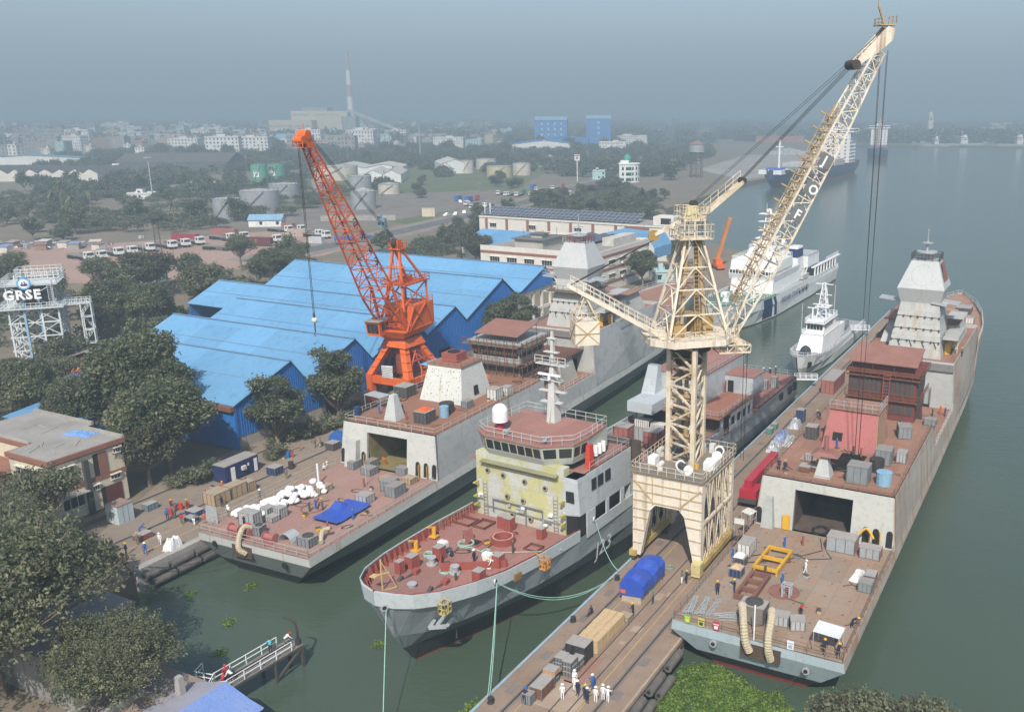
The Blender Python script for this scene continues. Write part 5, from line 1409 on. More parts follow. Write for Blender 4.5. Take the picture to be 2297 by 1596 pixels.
 m.cyl((Tp.x-0.2,Tp.z+0.2),0.75,-0.8,0.8,14,axis='y').cyl((Tp.x+0.9,Tp.z-0.5),0.6,-0.7,0.7,14,axis='y')
 m.rail([Tp+Vector((-0.6,-0.9,-1.6)),Tp+Vector((1.4,-0.9,-1.6)),Tp+Vector((1.4,0.9,-1.6))],1.0,0.9,0.05)
 m.box(Tp.x-0.8,Tp.x+1.5,-0.9,0.9,Tp.z-1.7,Tp.z-1.6).bar(Tp,Tp+Vector((-0.2,0,1.8)),0.08,mi=0)
 part(m,"boom_head",ORANGE,bm_)
 for t,ch in ((0.575,"G"),(0.505,"R"),(0.435,"S"),(0.365,"E")):
  c_=A.lerp(Tp,t);hw=2.3+(0.62-t)/0.42*0.8-0.65
  text(ch,"boom_letter",2.0,ROPE,bm_,c_+n*0.9-d*0.6+Vector((0,hw+0.1,0)),d*0.4-n,d,0.03)
 m=MB()
 for y in (-0.35,-0.12,0.12,0.35):m.tube([Tp+Vector((-0.6,y,0.6)),(0.6,y,30.0)],0.032,5)
 part(m,"luffing_rope",ROPE)
 m=MB()
 hx=Tp.x+1.3
 for y in (-0.12,0.12):m.tube([(hx,y,Tp.z-0.6),(hx,y,21.3)],0.05,5)
 part(m,"hoist_rope",ROPE)
 hb=part(MB().tube([(hx,0,21.3),(hx,0,20.6)],0.2,8).tube([(hx,0,19.8),(hx,0,18.3)],0.12,6).tube([(hx,0,18.3),(hx+0.3,0,17.9),(hx,0,17.6)],0.08,6),"hook_block",DSTEEL)
 part(MB().sphere((hx,0,20.2),0.5,10),"hook_ball",DIRTY,hb)
orange_crane()
# ================================================================ buildings of the yard
def shed():
 root=thing("workshop_shed","long blue sheet-metal workshop shed with stepped sawtooth roof bays behind the orange crane","shed",96.9,117,2.5)
 O=Vector((96.9,117,2.5))
 bays=[(96.9,9.9,108.9,14.3,112.6,9.9,150.5),(112.6,9.9,124.5,14.7,129,10.1,164.8),(129,10.1,141,15.0,145.5,11.0,165.2),(145.5,11.0,155,15.0,159,11.5,187),(159,11.5,173,18.0,179.5,13.2,180),(179.5,13.2,191.8,18.1,197,13.6,172)]
 for i,(u0,z0,u1,z1,u2,z2,wl) in enumerate(bays):
  a,b,c_=(u0-O.x,z0-O.z),(u1-O.x,z1-O.z),(u2-O.x,z2-O.z)
  L_=wl-O.y
  m=MB()
  for (p,q_,o0,o1) in ((a,b,-0.25 if i==0 else 0.0,0.25),(b,c_,0.26,-0.05)):
   x0,x1=p[0]+o0,q_[0]+o1
   m.hexa([(x0,-0.4,p[1]),(x1,-0.4,q_[1]),(x1,L_,q_[1]),(x0,L_,p[1])],[(x0,-0.4,p[1]+0.14),(x1,-0.4,q_[1]+0.14),(x1,L_,q_[1]+0.14),(x0,L_,p[1]+0.14)])
  rf=m.build("roof",ROOF_BLUE,root)
  m=MB().box(b[0]-0.18,b[0]+0.3,-0.42,L_+0.02,b[1]+0.13,b[1]+0.22)
  t=0.52;m.hexa([(a[0]+(b[0]-a[0])*t,-0.4,a[1]+(b[1]-a[1])*t+0.14),(a[0]+(b[0]-a[0])*t+.12,-0.4,a[1]+(b[1]-a[1])*(t+.01)+0.14),(a[0]+(b[0]-a[0])*t+.12,L_,a[1]+(b[1]-a[1])*(t+.01)+0.14),(a[0]+(b[0]-a[0])*t,L_,a[1]+(b[1]-a[1])*t+0.14)],[(a[0]+(b[0]-a[0])*t,-0.4,a[1]+(b[1]-a[1])*t+0.18),(a[0]+(b[0]-a[0])*t+.12,-0.4,a[1]+(b[1]-a[1])*(t+.01)+0.18),(a[0]+(b[0]-a[0])*t+.12,L_,a[1]+(b[1]-a[1])*(t+.01)+0.18),(a[0]+(b[0]-a[0])*t,L_,a[1]+(b[1]-a[1])*t+0.18)])
  m.build("roof_seam",mat("grey_blue_flashing",(0.16,0.25,0.38)),rf)
  m=MB()
  lo=2.0 if i<5 else 10.7
  def wall(yy):
   o=[(a[0],lo),(c_[0],lo if i<5 else c_[1]),(c_[0],c_[1]),(b[0],b[1]),(a[0],a[1])]
   m.poly([(x,yy,z) for x,z in o])
  wall(0.0);wall(0.25)
  x=a[0]+0.1
  while x<c_[0]:
   zt=a[1]+(b[1]-a[1])*(x-a[0])/(b[0]-a[0]) if x<b[0] else b[1]+(c_[1]-b[1])*(x-b[0])/(c_[0]-b[0])
   if zt>lo+0.2:m.box(x,x+0.2,-0.07,0.0,lo,zt-0.03)
   x+=0.5
  m.build("gable_wall",WALL_BLUE,root)
  if i<5:
   MB().box(a[0],c_[0],0.05,0.4,0,2.0).build("block_wall",CONC,root)
   MB().box(a[0]+0.2,c_[0]-0.2,L_-0.3,L_-0.1,0,a[1]-0.1).build("end_wall",WALL_BLUE,root)
   if i>0:MB().box(a[0]+4,a[0]+7.5,-0.12,0.1,0,4.4).build("door",DARK,root)
  else :
   m=MB()
   for k in range(5):
    m.box(a[0]+k*4,a[0]+k*4+0.5,0.4,1.0,0,10.8);m.box(a[0]+k*4,a[0]+k*4+0.5,16,16.6,0,10.8)
   m.box(a[0],c_[0],0.4,1.2,9.6,10.6);m.box(a[0],c_[0],0.5,0.9,5.2,5.9)
   m.build("column",WHITEB,root)
   MB().box(a[0],c_[0],12,12.3,0,10.6).build("inner_wall",INT,root)
 m=MB().box(-0.15,0.35,-0.2,32,0,7.2)
 m.build("long_wall",WALL_BLUE,root)
 MB().box(-0.9,-0.1,-0.3,30,6.6,7.35).build("gutter",mat("rusty_gutter",(0.20,0.09,0.06)),root)
shed()
m=MB().hexa([(0,0,5.2),(13,0,6.6),(13,14,6.6),(0,14,5.2)],[(0,0,5.35),(13,0,6.75),(13,14,6.75),(0,14,5.35)]).box(0.3,12.8,0.2,13.8,0,5.2,1)
one(m,"lean_to_shed",[ROOF_BLUE,WALL_BLUE],"low blue lean-to roof half hidden by trees behind the cream building","shed",81,137,2.5)
m=MB().hexa([(0,0,4),(16,0,4),(16,5,5.6),(0,5,5.6)],[(0,0,4.12),(16,0,4.12),(16,5,5.72),(0,5,5.72)]).hexa([(0,10,4),(16,10,4),(16,5,5.6),(0,5,5.6)],[(0,10,4.12),(16,10,4.12),(16,5,5.72),(0,5,5.72)]).box(0.3,15.7,0.4,9.6,0,4.1,1)
one(m,"store_shed",[mat("terracotta_grey_roof",(0.26,0.22,0.19)),mat("orange_gable",(0.52,0.20,0.08))],"low shed with brown roof and orange gable between the sign tower and blue shed","shed",114,172,2.5,R(20))
m=MB().hexa([(0,0,3.6),(14,0,3.6),(14,6,5),(0,6,5)],[(0,0,3.72),(14,0,3.72),(14,6,5.12),(0,6,5.12)]).hexa([(0,12,3.6),(14,12,3.6),(14,6,5),(0,6,5)],[(0,12,3.72),(14,12,3.72),(14,6,5.12),(0,6,5.12)]).box(0.3,13.7,0.4,11.6,0,3.7,1)
one(m,"store_shed",[mat("indigo_roof",(0.09,0.11,0.24)),BROWNB],"low shed with dark indigo roof in front of the blue workshop bays","shed",103,158,2.5,R(10))
def window(m_,x0,x1,y,z0,z1,parent,axis='y',mats=None,bars=3):
 """glazed opening with frame and mullions set on a wall facing -axis"""
 m=MB();P=(lambda a,d,z:(a,y+d,z)) if axis=='y' else (lambda a,d,z:(y+d,a,z))
 def bx(a0,a1,d0,d1,c0,c1,mi):
  p,q_=P(a0,d0,c0),P(a1,d1,c1)
  m.box(min(p[0],q_[0]),max(p[0],q_[0]),min(p[1],q_[1]),max(p[1],q_[1]),c0,c1,mi)
 bx(x0,x1,-0.02,0.05,z0,z1,0)
 bx(x0-.06,x1+.06,-0.22,0,z0-0.1,z0,1);bx(x0-.1,x1+.1,-0.45,0,z1,z1+0.1,1)
 for k in range(bars+1):
  a=x0+(x1-x0)*k/bars;bx(a-.04,a+.04,-0.06,0,z0,z1,1)
 return m.build("window",mats or [GLASS,WHITEB],parent)
def left_building():
 root=thing("office_block","cream two-storey building with brown bands and flat debris-strewn roof at the left edge","building",66.3,115.5,2.5)
 m=MB().box(0,10.3,0,8.4,0,8.1).box(3.1,12,8.4,22,0,8.1).box(-3,3.1,8.6,22,0,5.6)
 m.build("wall",CREAMB,root)
 m=MB().box(-0.35,10.65,-0.35,8.6,8.35,9.0).box(2.9,12.3,8.6,22,8.35,9.0)
 m.build("roof_fascia",BROWNB,root)
 m=MB().box(-0.05,10.35,-0.05,8.4,9.0,9.01).box(3.2,12,8.4,22,9.0,9.012)
 m.build("roof",ROOFG,root)
 m=MB().box(10.2,10.65,-0.3,8.6,9,9.35).box(11.9,12.3,8.6,22,9,9.4).box(2.9,3.2,8.6,22,9,9.3)
 m.build("parapet",CONC,root)
 MB().box(-0.08,10.4,-0.08,0.0,4.1,4.75).box(-0.08,0,0,8.4,4.1,4.75).build("brown_band",BROWNB,root)
 MB().box(-3.2,3.1,8.5,22,5.6,6.0).build("low_roof",BROWNB,root)
 for x0,x1,z0,z1 in ((0.8,3.2,6.3,7.5),(0.8,3.0,4.9,5.9),(1.0,4,1.6,3.2),(8.9,9.9,7.2,7.9),(5.3,6.2,3.0,3.7),(8,9.4,3.6,4.3)):window(None,x0,x1,0.0,z0,z1,root)
 MB().box(5.9,7.9,-0.06,0.1,4.75,7.9).box(6.6,7.9,-0.1,-0.05,4.75,7.9,1).build("loading_opening",[DARK,BROWNB],root)
 MB().box(6.4,9.4,-0.07,0.1,0,2.9).box(7,9.4,-0.1,-0.05,0,2.9,1).build("door",[DARK,mat("dark_red_shutter",(0.12,0.035,0.03))],root)
 MB().box(4.3,5.0,-0.45,0.0,0,7.6).build("downpipe_shaft",mat("mouldy_stain",(0.06,0.065,0.06)),root)
 for y0,y1,z0,z1 in ((1,3,6.2,7.4),(4.5,7,6.2,7.4),(1,3,1.5,3),(4.5,7,1.5,3)):window(None,y0,y1,0.0,z0,z1,root,'x')
 m=MB().box(1.2,4.4,-0.9,0,3.4,3.52)
 m.build("awning",CONC,root)
left_building()
random.seed(21)
for k,(u,w,l,rz) in enumerate(((68.5,121.5,3.2,0.5),(70.0,122.4,2.5,0.9),(71,120,1.6,0.2),(69,118.4,2.0,1.2),(72.4,118.6,2.4,0.7),(73.8,127,3.0,0.3),(74.6,129.3,2.4,1.4),(73.5,131,2.2,0.1))):
 m=MB().obox(0,0,0,l,0.14,0.07,0).obox(l*0.1,0.16,0,l*0.8,0.1,0.05,0.1)
 one(m,"timber_offcut",mat("weathered_board",(0.36,0.34,0.31)),"weathered board lying on the flat roof of the cream building","board",u,w,11.52,rz,"loose boards on the flat roof")
def sheet_heap(name,label,cat,u,w,z,sx,sy,h,m_,rz=0,seed=1,n=14,group=None):
 """crumpled cloth or sheeting laid over things"""
 rnd=random.Random(seed)
 m=MB();g={}
 for i in range(n+1):
  for j in range(n+1):
   x,y=(i/n-.5)*sx,(j/n-.5)*sy
   e=min(i,j,n-i,n-j)/n
   zz=min(1,e*5)*h*(0.55+0.45*rnd.random())+0.02
   g[i,j]=len(m.v);m.v.append((x+rnd.uniform(-.3,.3)*sx/n,y+rnd.uniform(-.3,.3)*sy/n,zz))
 for i in range(n):
  for j in range(n):
   m.f.append((g[i,j],g[i+1,j],g[i+1,j+1],g[i,j+1]));m.m.append(0)
 return one(m,name,m_,label,cat,u,w,z,rz,group)
sheet_heap("tarpaulin","crumpled blue tarpaulin lying on the flat roof of the cream building","tarpaulin",75,121.8,11.5,2.2,4.6,0.35,mat("pale_blue_tarp",(0.11,0.24,0.50),(0.22,0.34,0.55),1.5,0.6),0.2,4)
def sign_tower():
 root=thing("water_tower","white steel lattice tower with letters and round emblem on its railing","tower",-130.2,191.3,2.5,R(22),yard=False)
 PALE=mat("pale_steel_paint",(0.56,0.60,0.61),(0.48,0.51,0.52),0.5,0.6)
 m=MB();X,Y=9.5,9.0
 for x in (0.3,X/3,X*2/3,X):
  for y in (0,Y):m.bar((x,y,0),(x,y,11.8),0.34)
 for y in (Y/2,):
  for x in (0.3,X):m.bar((x,y,0),(x,y,11.8),0.34)
 for z in (2.6,5.6,8.6,11.6):
  for a,b in (((0,0),(X,0)),((X,0),(X,Y)),((X,Y),(0,Y)),((0,Y),(0,0))):m.bar((*a,z),(*b,z),0.26)
 for z0,z1 in ((0,2.6),(2.6,5.6),(5.6,8.6),(8.6,11.6)):
  for y in (0,Y):
   for x0,x1 in ((0.3,X/2),(X/2,X)):
    m.bar((x0,y,z0),(x1,y,z1),0.16);m.bar((x1,y,z0),(x0,y,z1),0.16)
  for x in (0.3,X):
   for y0,y1 in ((0,Y/2),(Y/2,Y)):
    m.bar((x,y0,z0),(x,y1,z1),0.16);m.bar((x,y1,z0),(x,y0,z1),0.16)
 m.build("lattice",PALE,root)
 m=MB()
 for x,y in ((3.2,-0.2),(6.0,0.4)):m.bar((x,y,0),(x,y,14),0.42)
 m.build("blue_pipe",mat("light_blue_pipe",(0.25,0.42,0.58)),root)
 m=MB().box(-1.2,X+1.2,-1.2,Y+1.2,11.7,11.9).rail([(-1.1,-1.1,11.9),(X+1.1,-1.1,11.9),(X+1.1,Y+1.1,11.9),(-1.1,Y+1.1,11.9)],1.1,1.0,0.05,closed=True)
 m.build("platform",PALE,root)
 m=MB().cyl((4.8,4.5),3.6,12.6,16.4,28).cyl((4.8,4.5),3.7,16.4,16.6,28)
 m.build("tank",mat("dark_tank",(0.045,0.05,0.055)),root)
 m=MB()
 for x in (0.5,X-0.5):
  for y in (0,Y):m.bar((x,y,11.9),(x,y,17.6),0.24)
 for a,b in (((0.5,0),(X-.5,0)),((X-.5,0),(X-.5,Y)),((X-.5,Y),(.5,Y)),((.5,Y),(.5,0))):
  m.bar((*a,16.6),(*b,16.6),0.22);m.bar((*a,11.9),(*b,16.6),0.12);m.bar((*b,11.9),(*a,16.6),0.12)
 m.box(-0.5,X+0.5,-0.5,Y+0.5,16.6,16.7).rail([(-0.5,-0.5,16.7),(X+.5,-0.5,16.7),(X+.5,Y+.5,16.7),(-0.5,Y+.5,16.7)],1.3,1.0,0.05,0,2,closed=True).rail([(1.5,5,17.2),(X+.5,5,17.2),(X+.5,Y+.5,17.2),(1.5,Y+.5,17.2)],2.2,1.2,0.05,0,2,closed=True)
 m.ladder((X-1,-0.4,11.9),(X-1,-0.4,16.7),0.7,0.4,0.07,side=(1,0,0))
 m.build("upper_frame",PALE,root)
 m=MB().box(X+1.2,X+6,1,3.2,11.7,11.85).rail([(X+1.2,1,11.85),(X+6,1,11.85),(X+6,3.2,11.85),(X+1.2,3.2,11.85)],1.1,1.0,0.05)
 for x in (X+4,X+6):
  for y in (1,3.2):m.bar((x,y,0),(x,y,11.8),0.22)
 for k in range(4):
  z0,z1=k*2.95,(k+1)*2.95;a,b=((X+3.9,X+6) if k%2 else (X+6,X+3.9))
  y=1.3 if k%2 else 2.6
  m.ladder((a,y,z0),(b,y,z1),0.8,0.35,0.08,side=(0,1,0)).rail([(a,y-.4,z0),(b,y-.4,z1)],1.0,1.0,0.04);m.box(X+3.9,X+6,1,3.2,z1-0.08,z1)
 m.build("stair",PALE,root)
 text("GRSE","sign_lettering",2.75,WHITE,root,(0.1,-1.3,14.0),(1,0,0),(0,0,1),0.14,spacing=1.14,bold=0.09)
 em=MB().cyl((4.2,17.3),1.3,-1.5,-1.35,32,0,axis='y').cyl((4.2,17.3),0.95,-1.54,-1.5,32,1,axis='y').build("emblem",[mat("emblem_blue",(0.03,0.30,0.62)),WHITE],root)
 m=MB()
 for k in range(40):
  t=2*PI*k/40
  if k%8!=7:m.obox(0,0,0,0.01,0.01,0.01) if False else m.box(4.2+1.12*math.cos(t)-0.04,4.2+1.12*math.cos(t)+0.04,-1.53,-1.5,17.3+1.12*math.sin(t)-0.05,17.3+1.12*math.sin(t)+0.05,0)
 m.box(3.6,4.9,-1.58,-1.54,17.05,17.2,1).box(3.85,4.05,-1.58,-1.54,17.2,17.65,1).box(4.3,4.45,-1.58,-1.54,17.2,17.8,1).box(4.45,4.8,-1.58,-1.54,17.3,17.45,1).poly([(3.5,-1.57,17.05),(5.0,-1.57,17.05),(4.7,-1.57,16.8),(3.8,-1.57,16.8)],1)
 m.build("emblem_marking",[WHITE,NAVY],em)
sign_tower()
def white_building():
 root=thing("office_building","long off-white building with brown bands, roof solar panels and window air conditioners","building",235,126,2.3)
 m=MB().box(0,37.5,0,40,0,11.8).box(37.5,42,3,30,0,12.5)
 m.build("wall",WHITEB,root)
 m=MB()
 for z in (10.3,6.3,2.2):m.box(-0.06,37.6,-0.1,0,z,z+0.8);m.box(-0.1,0,0,40,z,z+0.8)
 m.build("brown_band",BROWNB,root)
 MB().box(0.3,37.2,0.3,39.7,11.8,11.85).build("roof",ROOFG,root)
 m=MB().box(0,37.5,-0.05,0.3,11.8,12.6).box(0,0.3,0.3,40,11.8,12.6).box(37.2,37.5,0.3,40,11.8,12.6)
 m.build("parapet",WHITEB,root)
 for z in (7.9,3.7):
  for k in range(5):
   x=1.5+k*7.3
   window(None,x,x+4.2,0,z,z+1.4,root,bars=6)
   if k%2==0:MB().box(x+1,x+1.9,-0.7,0,z-0.6,z-0.05).box(x+1.1,x+1.8,-0.72,-0.7,z-0.55,z-0.1,1).build("air_conditioner",[WHITE,STEEL],root)
 for k in range(6):window(None,2+k*6.2,5.5+k*6.2,0,7.9,9.4,root,'x',bars=4)
 m=MB().box(4,16,20,30,11.85,14.6,0).box(3.2,16.8,19.2,30.8,14.6,14.8,1).box(7,11,22,26,14.8,16,0).box(6.5,11.5,21.5,26.5,16,16.15,1)
 for x,y in ((6,21),(6,28),(13,28),(14,21)):
  for d in (0,0.4):m.bar((x+d,y,14.8),(x+d,y,17.5),0.06,mi=1)
 m.build("roof_house",[mat("weathered_wall",(0.42,0.40,0.36),(0.30,0.29,0.26),0.4,0.9),mat("black_stained_slab",(0.15,0.145,0.14))],root)
 m=MB().box(20,36,4,8,11.85,14.2)
 m.build("stair_house",mat("mouldy_white",(0.56,0.54,0.49),(0.36,0.34,0.31),0.5,0.9),root)
 m=MB()
 for k in range(2):
  for j in range(9):
   x,y=19+j*1.9,11+k*5
   m.hexa([(x,y,12.6),(x+1.8,y,12.6),(x+1.8,y+4.4,13.5),(x,y+4.4,13.5)],[(x,y,12.7),(x+1.8,y,12.7),(x+1.8,y+4.4,13.6),(x,y+4.4,13.6)])
 m.build("solar_panel",SOLAR,root)
 m=MB().box(0,0.1,44,60,5,5.1)
 m=MB().hexa([(38,-1.6,9.2),(52,-1.6,9.2),(52,0.6,12.4),(38,0.6,12.4)],[(38,-1.75,9.25),(52,-1.75,9.25),(52,0.45,12.5),(38,0.45,12.5)]).hexa([(38,0.6,12.4),(52,0.6,12.4),(52,16,13.2),(38,16,13.2)],[(38,0.6,12.55),(52,0.6,12.55),(52,16,13.35),(38,16,13.35)]).hexa([(38,-1.7,5.8),(51,-1.7,5.8),(52,-1.6,9.2),(38,-1.6,9.2)],[(38,-1.85,5.8),(51,-1.85,5.8),(52,-1.75,9.25),(38,-1.75,9.25)])
 m.build("blue_canopy",ROOF_BLUE,root)
 r2=thing("rear_office","long cream building with brown pilasters and rows of solar panels along its roof","building",303,128,2.3)
 MB().box(0,15,0,86,0,12.6).build("wall",WHITEB,r2)
 m=MB()
 for k in range(9):m.box(-0.12,0,6+k*9.5,7.2+k*9.5,4,12.0)
 m.box(-0.15,0,12,22,9,12.4)
 m.build_each("brown_pilaster",BROWNB,r2)
 MB().box(-0.3,15.2,0,86,12.0,12.6).build("parapet",WHITEB,r2)
 MB().box(0.3,15,0.3,86,12.6,12.65).build("roof",ROOFG,r2)
 m=MB()
 for j in range(34):
  y=18+j*2.0
  m.hexa([(1,y,13.0),(1,y+1.9,13.0),(9,y+1.9,15.4),(9,y,15.4)],[(0.95,y,13.1),(0.95,y+1.9,13.1),(8.95,y+1.9,15.5),(8.95,y,15.5)])
 sp=m.build("solar_panel",SOLAR,r2)
 m=MB()
 for t in (0.0,0.33,0.66,1.0):m.bar((0.95+8*t,18,13.12+2.4*t),(0.95+8*t,86,13.12+2.4*t),0.1)
 for j in range(35):m.bar((0.95,17.95+j*2,13.12),(8.95,17.95+j*2,15.52),0.1)
 m.build("panel_frame",GALV,sp)
 MB().box(1,8,3,11,12.6,15.8).box(0.9,1.0,4,8,13.2,15.3,1).build("stair_house",[WHITEB,GLASS],r2)
 for y,z in ((20,8.5),(40,8.5),(60,8.5),(78,8.5)):window(None,y,y+3,0,z,z+1.5,r2,'x')
 for y in (82,84.5):MB().bar((2,y,12.6),(2,y,17.5),0.25).cyl((2,y),0.3,15.5,17,8).build("antenna",WHITE,r2)
 m=MB()
 for j in range(5):
  for i in range(9):
   x,y=0.5+j*3.0,0.5+i*1.9
   m.hexa([(x,y,5.2),(x,y+1.8,5.2),(x+2.4,y+1.8,6.1),(x+2.4,y,6.1)],[(x-.05,y,5.3),(x-.05,y+1.8,5.3),(x+2.35,y+1.8,6.2),(x+2.35,y,6.2)])
 m.box(0,16,0,18,0,5,1)
 one(m,"solar_roof",[SOLAR,WHITEB],"low building with tilted dark solar panels behind the last blue shed bay","building",205,158,2.3)
 one(MB().hexa([(0,0,7),(14,0,10.5),(14,26,10.5),(0,26,7)],[(0,0,7.15),(14,0,10.65),(14,26,10.65),(0,26,7.15)]).box(0.5,13.5,0.4,25.6,0,7,1),"blue_roof_shed",[ROOF_BLUE,WHITEB],"blue roofed hall between the banded office and the rear solar building","shed",268,172,2.3)
white_building()
def foreground():
 r_=thing("boat_house","low building with lilac-blue sheet roof beside the small jetty","building",40.5,59.5,2.3)
 MB().box(0,7.6,0,6.2,0,2.3).build("wall",CONC,r_)
 m=MB().hexa([(-.2,-.3,2.2),(7.9,-.3,2.2),(8.3,4.6,3.2),(-.2,4.8,3.2)],[(-.2,-.3,2.28),(7.9,-.3,2.28),(8.3,4.6,3.28),(-.2,4.8,3.28)])
 m.build("roof",mat("cobalt_faded_sheet",(0.15,0.24,0.50),(0.20,0.27,0.48),0.5,0.5),r_)
 MB().hexa([(-.2,4.8,3.2),(8.3,4.6,3.2),(7.6,8.4,2.4),(-.2,8.6,2.4)],[(-.2,4.8,3.28),(8.3,4.6,3.28),(7.6,8.4,2.48),(-.2,8.6,2.48)]).build("grey_roof",mat("lilac_grey_sheet",(0.30,0.30,0.37),(0.27,0.26,0.29),0.5,0.6),r_)
 m=MB()
 for k in range(16):m.hexa([(0.1+k*0.52,-.3,2.28),(0.2+k*0.52,-.3,2.28),(0.2+k*0.52,4.6,3.28),(0.1+k*0.52,4.6,3.28)],[(0.1+k*0.52,-.3,2.33),(0.2+k*0.52,-.3,2.33),(0.2+k*0.52,4.6,3.33),(0.1+k*0.52,4.6,3.33)])
 m.build("roof_rib",mat("cobalt_faded_sheet",(0.15,0.24,0.50)),r_)
 r_=thing("ruined_house","derelict concrete house with leaf-littered broken roof and chimney block by the jetty","building",40,67,2.3)
 m=MB().box(0,9.2,0.2,6.2,0,2.0)
 m.build("wall",CONC,r_)
 MB().box(0,9.2,0.2,6.2,2.0,2.12).build("roof",mat("leaf_littered_roof",(0.23,0.205,0.19),(0.30,0.20,0.12),1.1,0.95,contrast=0.15),r_)
 m=MB().box(0,0.35,0.2,6.2,2.1,3.0).box(0,5.2,3.3,3.7,2.1,2.9).box(0,9.2,5.9,6.3,2.1,2.6).box(4.9,5.3,0.2,3.5,2.1,2.7)
 m.build("parapet",mat("mossy_parapet",(0.32,0.30,0.255),(0.17,0.165,0.14),0.8,0.95),r_)
 MB().frustum((5.9,6.6,-0.5,0.25),1.5,(6.0,6.5,-0.4,0.15),4.5).build("chimney",CONC,r_)
 r_=thing("old_store","tall mouldering concrete store half hidden by the big tree at lower left","building",42.5,76.5,2.3)
 MB().box(0,6.2,0,12,0,4.6).box(2,11,6,15.5,0,4.0).build("wall",mat("mouldering_wall",(0.27,0.255,0.235),(0.13,0.125,0.115),0.35,0.95,streak=((0.06,0.06,0.055),0.4,0.7)),r_)
 MB().box(-.2,6.4,-.2,12.2,4.6,4.75).box(1.9,11.1,5.9,15.6,4.0,4.15).build("roof",mat("old_slab",(0.24,0.23,0.22),(0.15,0.145,0.135),0.5,0.95),r_)
 q=thing("jetty","narrow wooden jetty with white rails reaching into the basin","jetty",51.0,67.9,0,R(-4))
 m=MB()
 for k in range(30):m.box(0.02+k*0.3,0.3+k*0.3,-1.05,1.05,2.42,2.5)
 m.build("deck",mat("grey_planks",(0.21,0.195,0.18),(0.13,0.12,0.11),1.5,0.9),q)
 m=MB().bar((0,-1,2.3),(9,-1,2.3),0.2).bar((0,1,2.3),(9,1,2.3),0.2).bar((5.5,-1,-1),(5.5,-1,2.3),0.22).bar((5.5,1,-1),(5.5,1,2.3),0.22).bar((8.8,-1,-1),(8.8,-1,2.3),0.24).bar((8.8,1,-1),(8.8,1,2.3),0.24).bar((5.5,-1,0.3),(8.8,-1,2.2),0.2)
 m.build("pile",mat("dark_pile",(0.08,0.07,0.06)),q)
 m=MB().rail([(0.1,-1,2.5),(7.6,-1,2.5)],1.0,1.9,0.04).rail([(0.1,1,2.5),(7.4,1,2.5)],1.0,1.9,0.04).rail([(0.1,1,2.5),(-0.5,3,2.5),(0.8,3.6,2.5)],0.9,1.2,0.04).rail([(0.1,-1,2.5),(-1.0,0.2,2.5),(0.4,1.2,2.5)],0.9,0.9,0.04)
 m.build("rail",WHITE,q)
 m=MB().tube([(0,0.2,2.55),(8.6,0.2,2.55)],0.13,8).tube([(0,0.55,2.52),(8.2,0.55,2.52)],0.09,8)
 m.build("pipe",BLACKY,q)
 m=MB().tube([(8.75,-0.6,2.5),(8.75,-0.6,4.0),(8.7,-0.5,4.9),(8.3,0.0,5.5),(7.9,0.35,5.7)],[0.17,0.13,0.11,0.09,0.07],8).cyl((8.75,-0.6),0.3,2.5,3.1,10)
 m.build("davit",BLACKY,q)
foreground()
m=MB().box(0,2.3,0,2.3,0,2.5,0).box(-.05,2.35,-.05,2.35,2.5,2.58,1)
for x in (0.75,1.5):m.box(x,x+0.04,-0.03,0,0.1,2.4,2)
m.box(-0.03,0,0.8,1.6,0.9,1.6,2)
one(m,"kiosk",[mat("pale_blue_panel",(0.45,0.53,0.56),(0.38,0.43,0.44),0.6,0.8),mat("rust_top",(0.27,0.19,0.155)),STEEL],"pale blue-grey metal cabin with rusty top on the left quay","cabin",70,108.6,2.5,R(2))
m=MB().box(0,6.2,0,2.5,0.15,2.6,0).box(0,6.2,-0.02,2.52,2.6,2.68,1)
for k in range(16):m.box(0.1+k*0.38,0.26+k*0.38,-0.05,0,0.25,2.5,0)
m.box(1.0,1.75,-0.08,-0.04,0.2,2.2,2).box(5.3,5.9,-0.08,-0.04,0.2,2.2,2).box(2.9,3.6,-0.4,0,1.2,1.8,3).box(4.1,4.4,-0.08,-0.04,1.5,1.9,2)
one(m,"site_cabin",[mat("navy_container",(0.02,0.028,0.11),(0.03,0.04,0.10),0.8,0.5),mat("dusty_cabin_roof",(0.30,0.28,0.26),(0.22,0.2,0.18),0.5,0.9),WHITE,DIRTY],"navy blue container cabin with white doors under the shed's corner","cabin",86.0,107.2,2.5,R(1))
